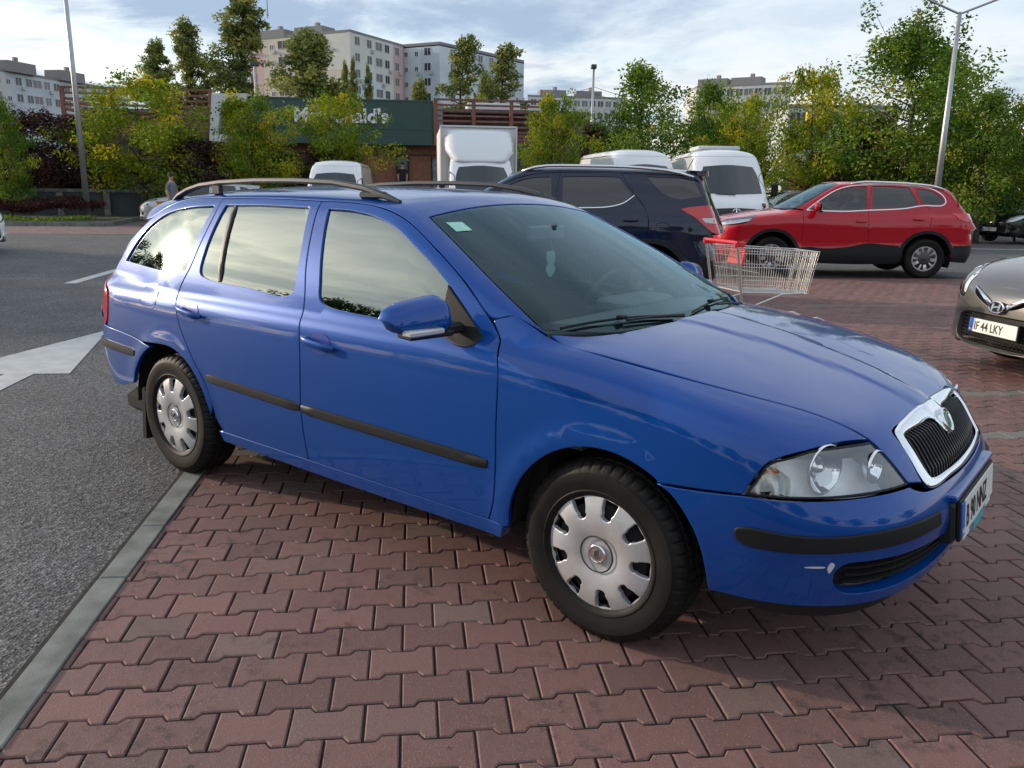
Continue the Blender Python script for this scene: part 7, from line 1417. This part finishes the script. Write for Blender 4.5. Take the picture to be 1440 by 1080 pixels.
for x, y in ((.10, .26), (.10, -.26), (1.08, .18), (1.08, -.18)):
    w = MB().lathe([(0, .012), (.048, .013), (.058, .010), (.062, 0), (.058, -.010), (.048, -.013), (0, -.012)], 20, 'y', (x, y, .062)).build('castor', RUB, ct, smooth=True); MB().box((x, y + .020, .10), (.03, .004, .10)).box((x, y - .020, .10), (.03, .004, .10)).box((x, y, .152), (.035, .044, .012)).build('fork', WIRE, w)
# ---------- people ----------
SKIN = mat('skin', (.42, .24, .17), .55); HAIR = mat('hair_dark', (.015, .012, .010), .7); CLD = mat('clothes_black', (.012, .012, .014), .85); CLW = mat('clothes_pale', (.14, .16, .20), .85)
def skinned(name, nodes_, edges, m, parent, root_i=0, lv=2):
    me = bpy.data.meshes.new(name); me.from_pydata([n[:3] for n in nodes_], edges, []); o = bpy.data.objects.new(name, me); COL.objects.link(o); o.modifiers.new('k', 'SKIN'); o.modifiers.new('s', 'SUBSURF').levels = lv; o.modifiers['s'].render_levels = lv
    for i, n in enumerate(nodes_): v = me.skin_vertices[0].data[i]; v.radius = (n[3], n[4] if len(n) > 4 else n[3]); v.use_root = i == root_i
    dg = bpy.context.evaluated_depsgraph_get(); me2 = bpy.data.meshes.new_from_object(o.evaluated_get(dg)); bpy.data.objects.remove(o); me2.polygons.foreach_set('use_smooth', [True] * len(me2.polygons)); return link(name, me2, m, parent)
def person(label, loc, rz, top, leg, pose='stand', s=1.0):
    t = thing('person', tuple(loc), rz, label, 'person'); t.scale = (s, s, s)
    if pose == 'stand':
        N_ = [(0, 0, .95, .13, .16), (0, 0, 1.12, .11, .14), (0, 0, 1.32, .12, .18), (0, 0, 1.44, .07, .12), (0, 0, 1.53, .05), (.01, 0, 1.62, .075, .068), (.012, 0, 1.70, .08, .07), (0, .19, 1.40, .055), (.0, .24, 1.14, .042), (.09, .22, .92, .032), (.11, .21, .84, .034), (0, -.19, 1.40, .055), (.0, -.24, 1.14, .042), (.07, -.23, .92, .032), (.09, -.22, .84, .034), (0, .10, .86, .095), (.01, .11, .48, .062), (0, .11, .08, .042), (.13, .12, .03, .035), (0, -.10, .86, .095), (.02, -.11, .48, .062), (-.01, -.11, .08, .042), (.12, -.12, .03, .035)]
        E = [(0, 1), (1, 2), (2, 3), (3, 4), (4, 5), (5, 6), (3, 7), (7, 8), (8, 9), (9, 10), (3, 11), (11, 12), (12, 13), (13, 14), (0, 15), (15, 16), (16, 17), (17, 18), (0, 19), (19, 20), (20, 21), (21, 22)]
        hz, hx = 1.70, .012
    else:
        N_ = [(0, 0, .12, .14, .17), (-.06, 0, .32, .12, .15), (-.12, 0, .52, .12, .19), (-.14, 0, .64, .07, .12), (-.13, 0, .72, .05), (-.11, 0, .80, .075, .068), (-.10, 0, .88, .085, .072), (-.10, .20, .58, .055), (.10, .26, .40, .045), (.32, .20, .52, .032), (.40, .17, .56, .034), (-.10, -.20, .58, .055), (.10, -.26, .40, .045), (.32, -.18, .52, .032), (.40, -.16, .56, .034), (.12, .11, .12, .09), (.48, .13, .20, .065), (.72, .13, -.12, .045), (.12, -.11, .12, .09), (.48, -.13, .20, .065), (.72, -.13, -.12, .045)]
        E = [(0, 1), (1, 2), (2, 3), (3, 4), (4, 5), (5, 6), (3, 7), (7, 8), (8, 9), (9, 10), (3, 11), (11, 12), (12, 13), (13, 14), (0, 15), (15, 16), (16, 17), (0, 18), (18, 19), (19, 20)]; hz, hx = .88, -.10
    bo = skinned('body', N_, E, SKIN, t); me = bo.data; me.materials.append(top); me.materials.append(leg); me.materials.append(HAIR)
    lim = (.93, 1.47) if pose == 'stand' else (.14, .67)
    for p in me.polygons:
        q = p.center; bare = abs(q.y) > .17 and q.z < (1.22 if pose == 'stand' else .46) and q.z > (.8 if pose == 'stand' else .40)
        if q.z < lim[0] and not bare: p.material_index = 2
        elif q.z < lim[1] and not bare: p.material_index = 1
    MB().lathe([(0, .115), (.05, .105), (.082, .06), (.088, .0), (.07, -.05)], 16, 'z', (hx - .018, 0, hz)).build('hair', HAIR, t, smooth=True)
    f = MB()
    for y in (-.03, .03): f.lathe([(0, .008), (.010, .0)], 8, 'x', (hx + .072, y, hz - .012))
    f.build('eyes', mat('eye_dark', (.01, .01, .01), .3), t); MB().box((hx + .084, 0, hz - .035), (.022, .02, .035), b=.008).build('nose', SKIN, t); MB().box((hx + .072, 0, hz - .072), (.012, .04, .008), b=.003).build('mouth', mat('lip', (.30, .10, .08), .6), t)
    for y in (-.078, .078): MB().box((hx, y, hz - .02), (.03, .014, .05), b=.006).build('ear', SKIN, t)
    return t
u, z = vhit(566, 240, VR + .3); person('person in black standing at the door of the restaurant', UV(u, VR + .3, GZ), R_(-45), CLD, CLD)
kc, ks = math.cos(R_(215.4)), math.sin(R_(215.4)); lx, ly = -1.42, .37; person('driver in dark clothes behind the wheel of the red crossover', (KLOC[0] + kc * lx - ks * ly, KLOC[1] + ks * lx + kc * ly, .62), R_(215.4), CLD, CLD, 'sit')
b = far(241, 31); person('dark-haired person in a blue-grey top beside the yellow bins', tuple(b), R_(20), CLW, CLD)
for px in (224, 233):
    b = far(px, 30.6); t = thing('waste_bin', tuple(b), .6, {224: 'left one of two yellow bins by the hedge behind the rear of the blue estate', 233: 'right one of two yellow bins by the hedge behind the rear of the blue estate'}[px], 'bin', 'yellow bins')
    MB().box((0, 0, .42), (.22, .20, .80), b=.02).build('bin_body', mat('bin_yellow', (.55, .30, .02), .5), t); MB().box((0, 0, .84), (.25, .23, .05), b=.015).build('lid', mat('lid_orange', (.50, .18, .02), .5), t)
b = far(232, 32); std_car('hatchback_car', 'pale car half hidden between the trunk of the left tree and the yellow bins', 'car', (b[0], b[1]), R_(235), dict(S_S, paint=SILVP))
b = far(1338, 33, .5); t = thing('banner', tuple(b), YAW - math.pi / 2, 'small white banner among the shrubs right of the red crossover', 'banner'); MB().box((0, 0, .45), (.85, .02, .34)).build('cloth', WPAN, t)
for x in (-.45, .45): MB().box((x, 0, .1), (.04, .04, 1.1)).build('post', GREYP, t)
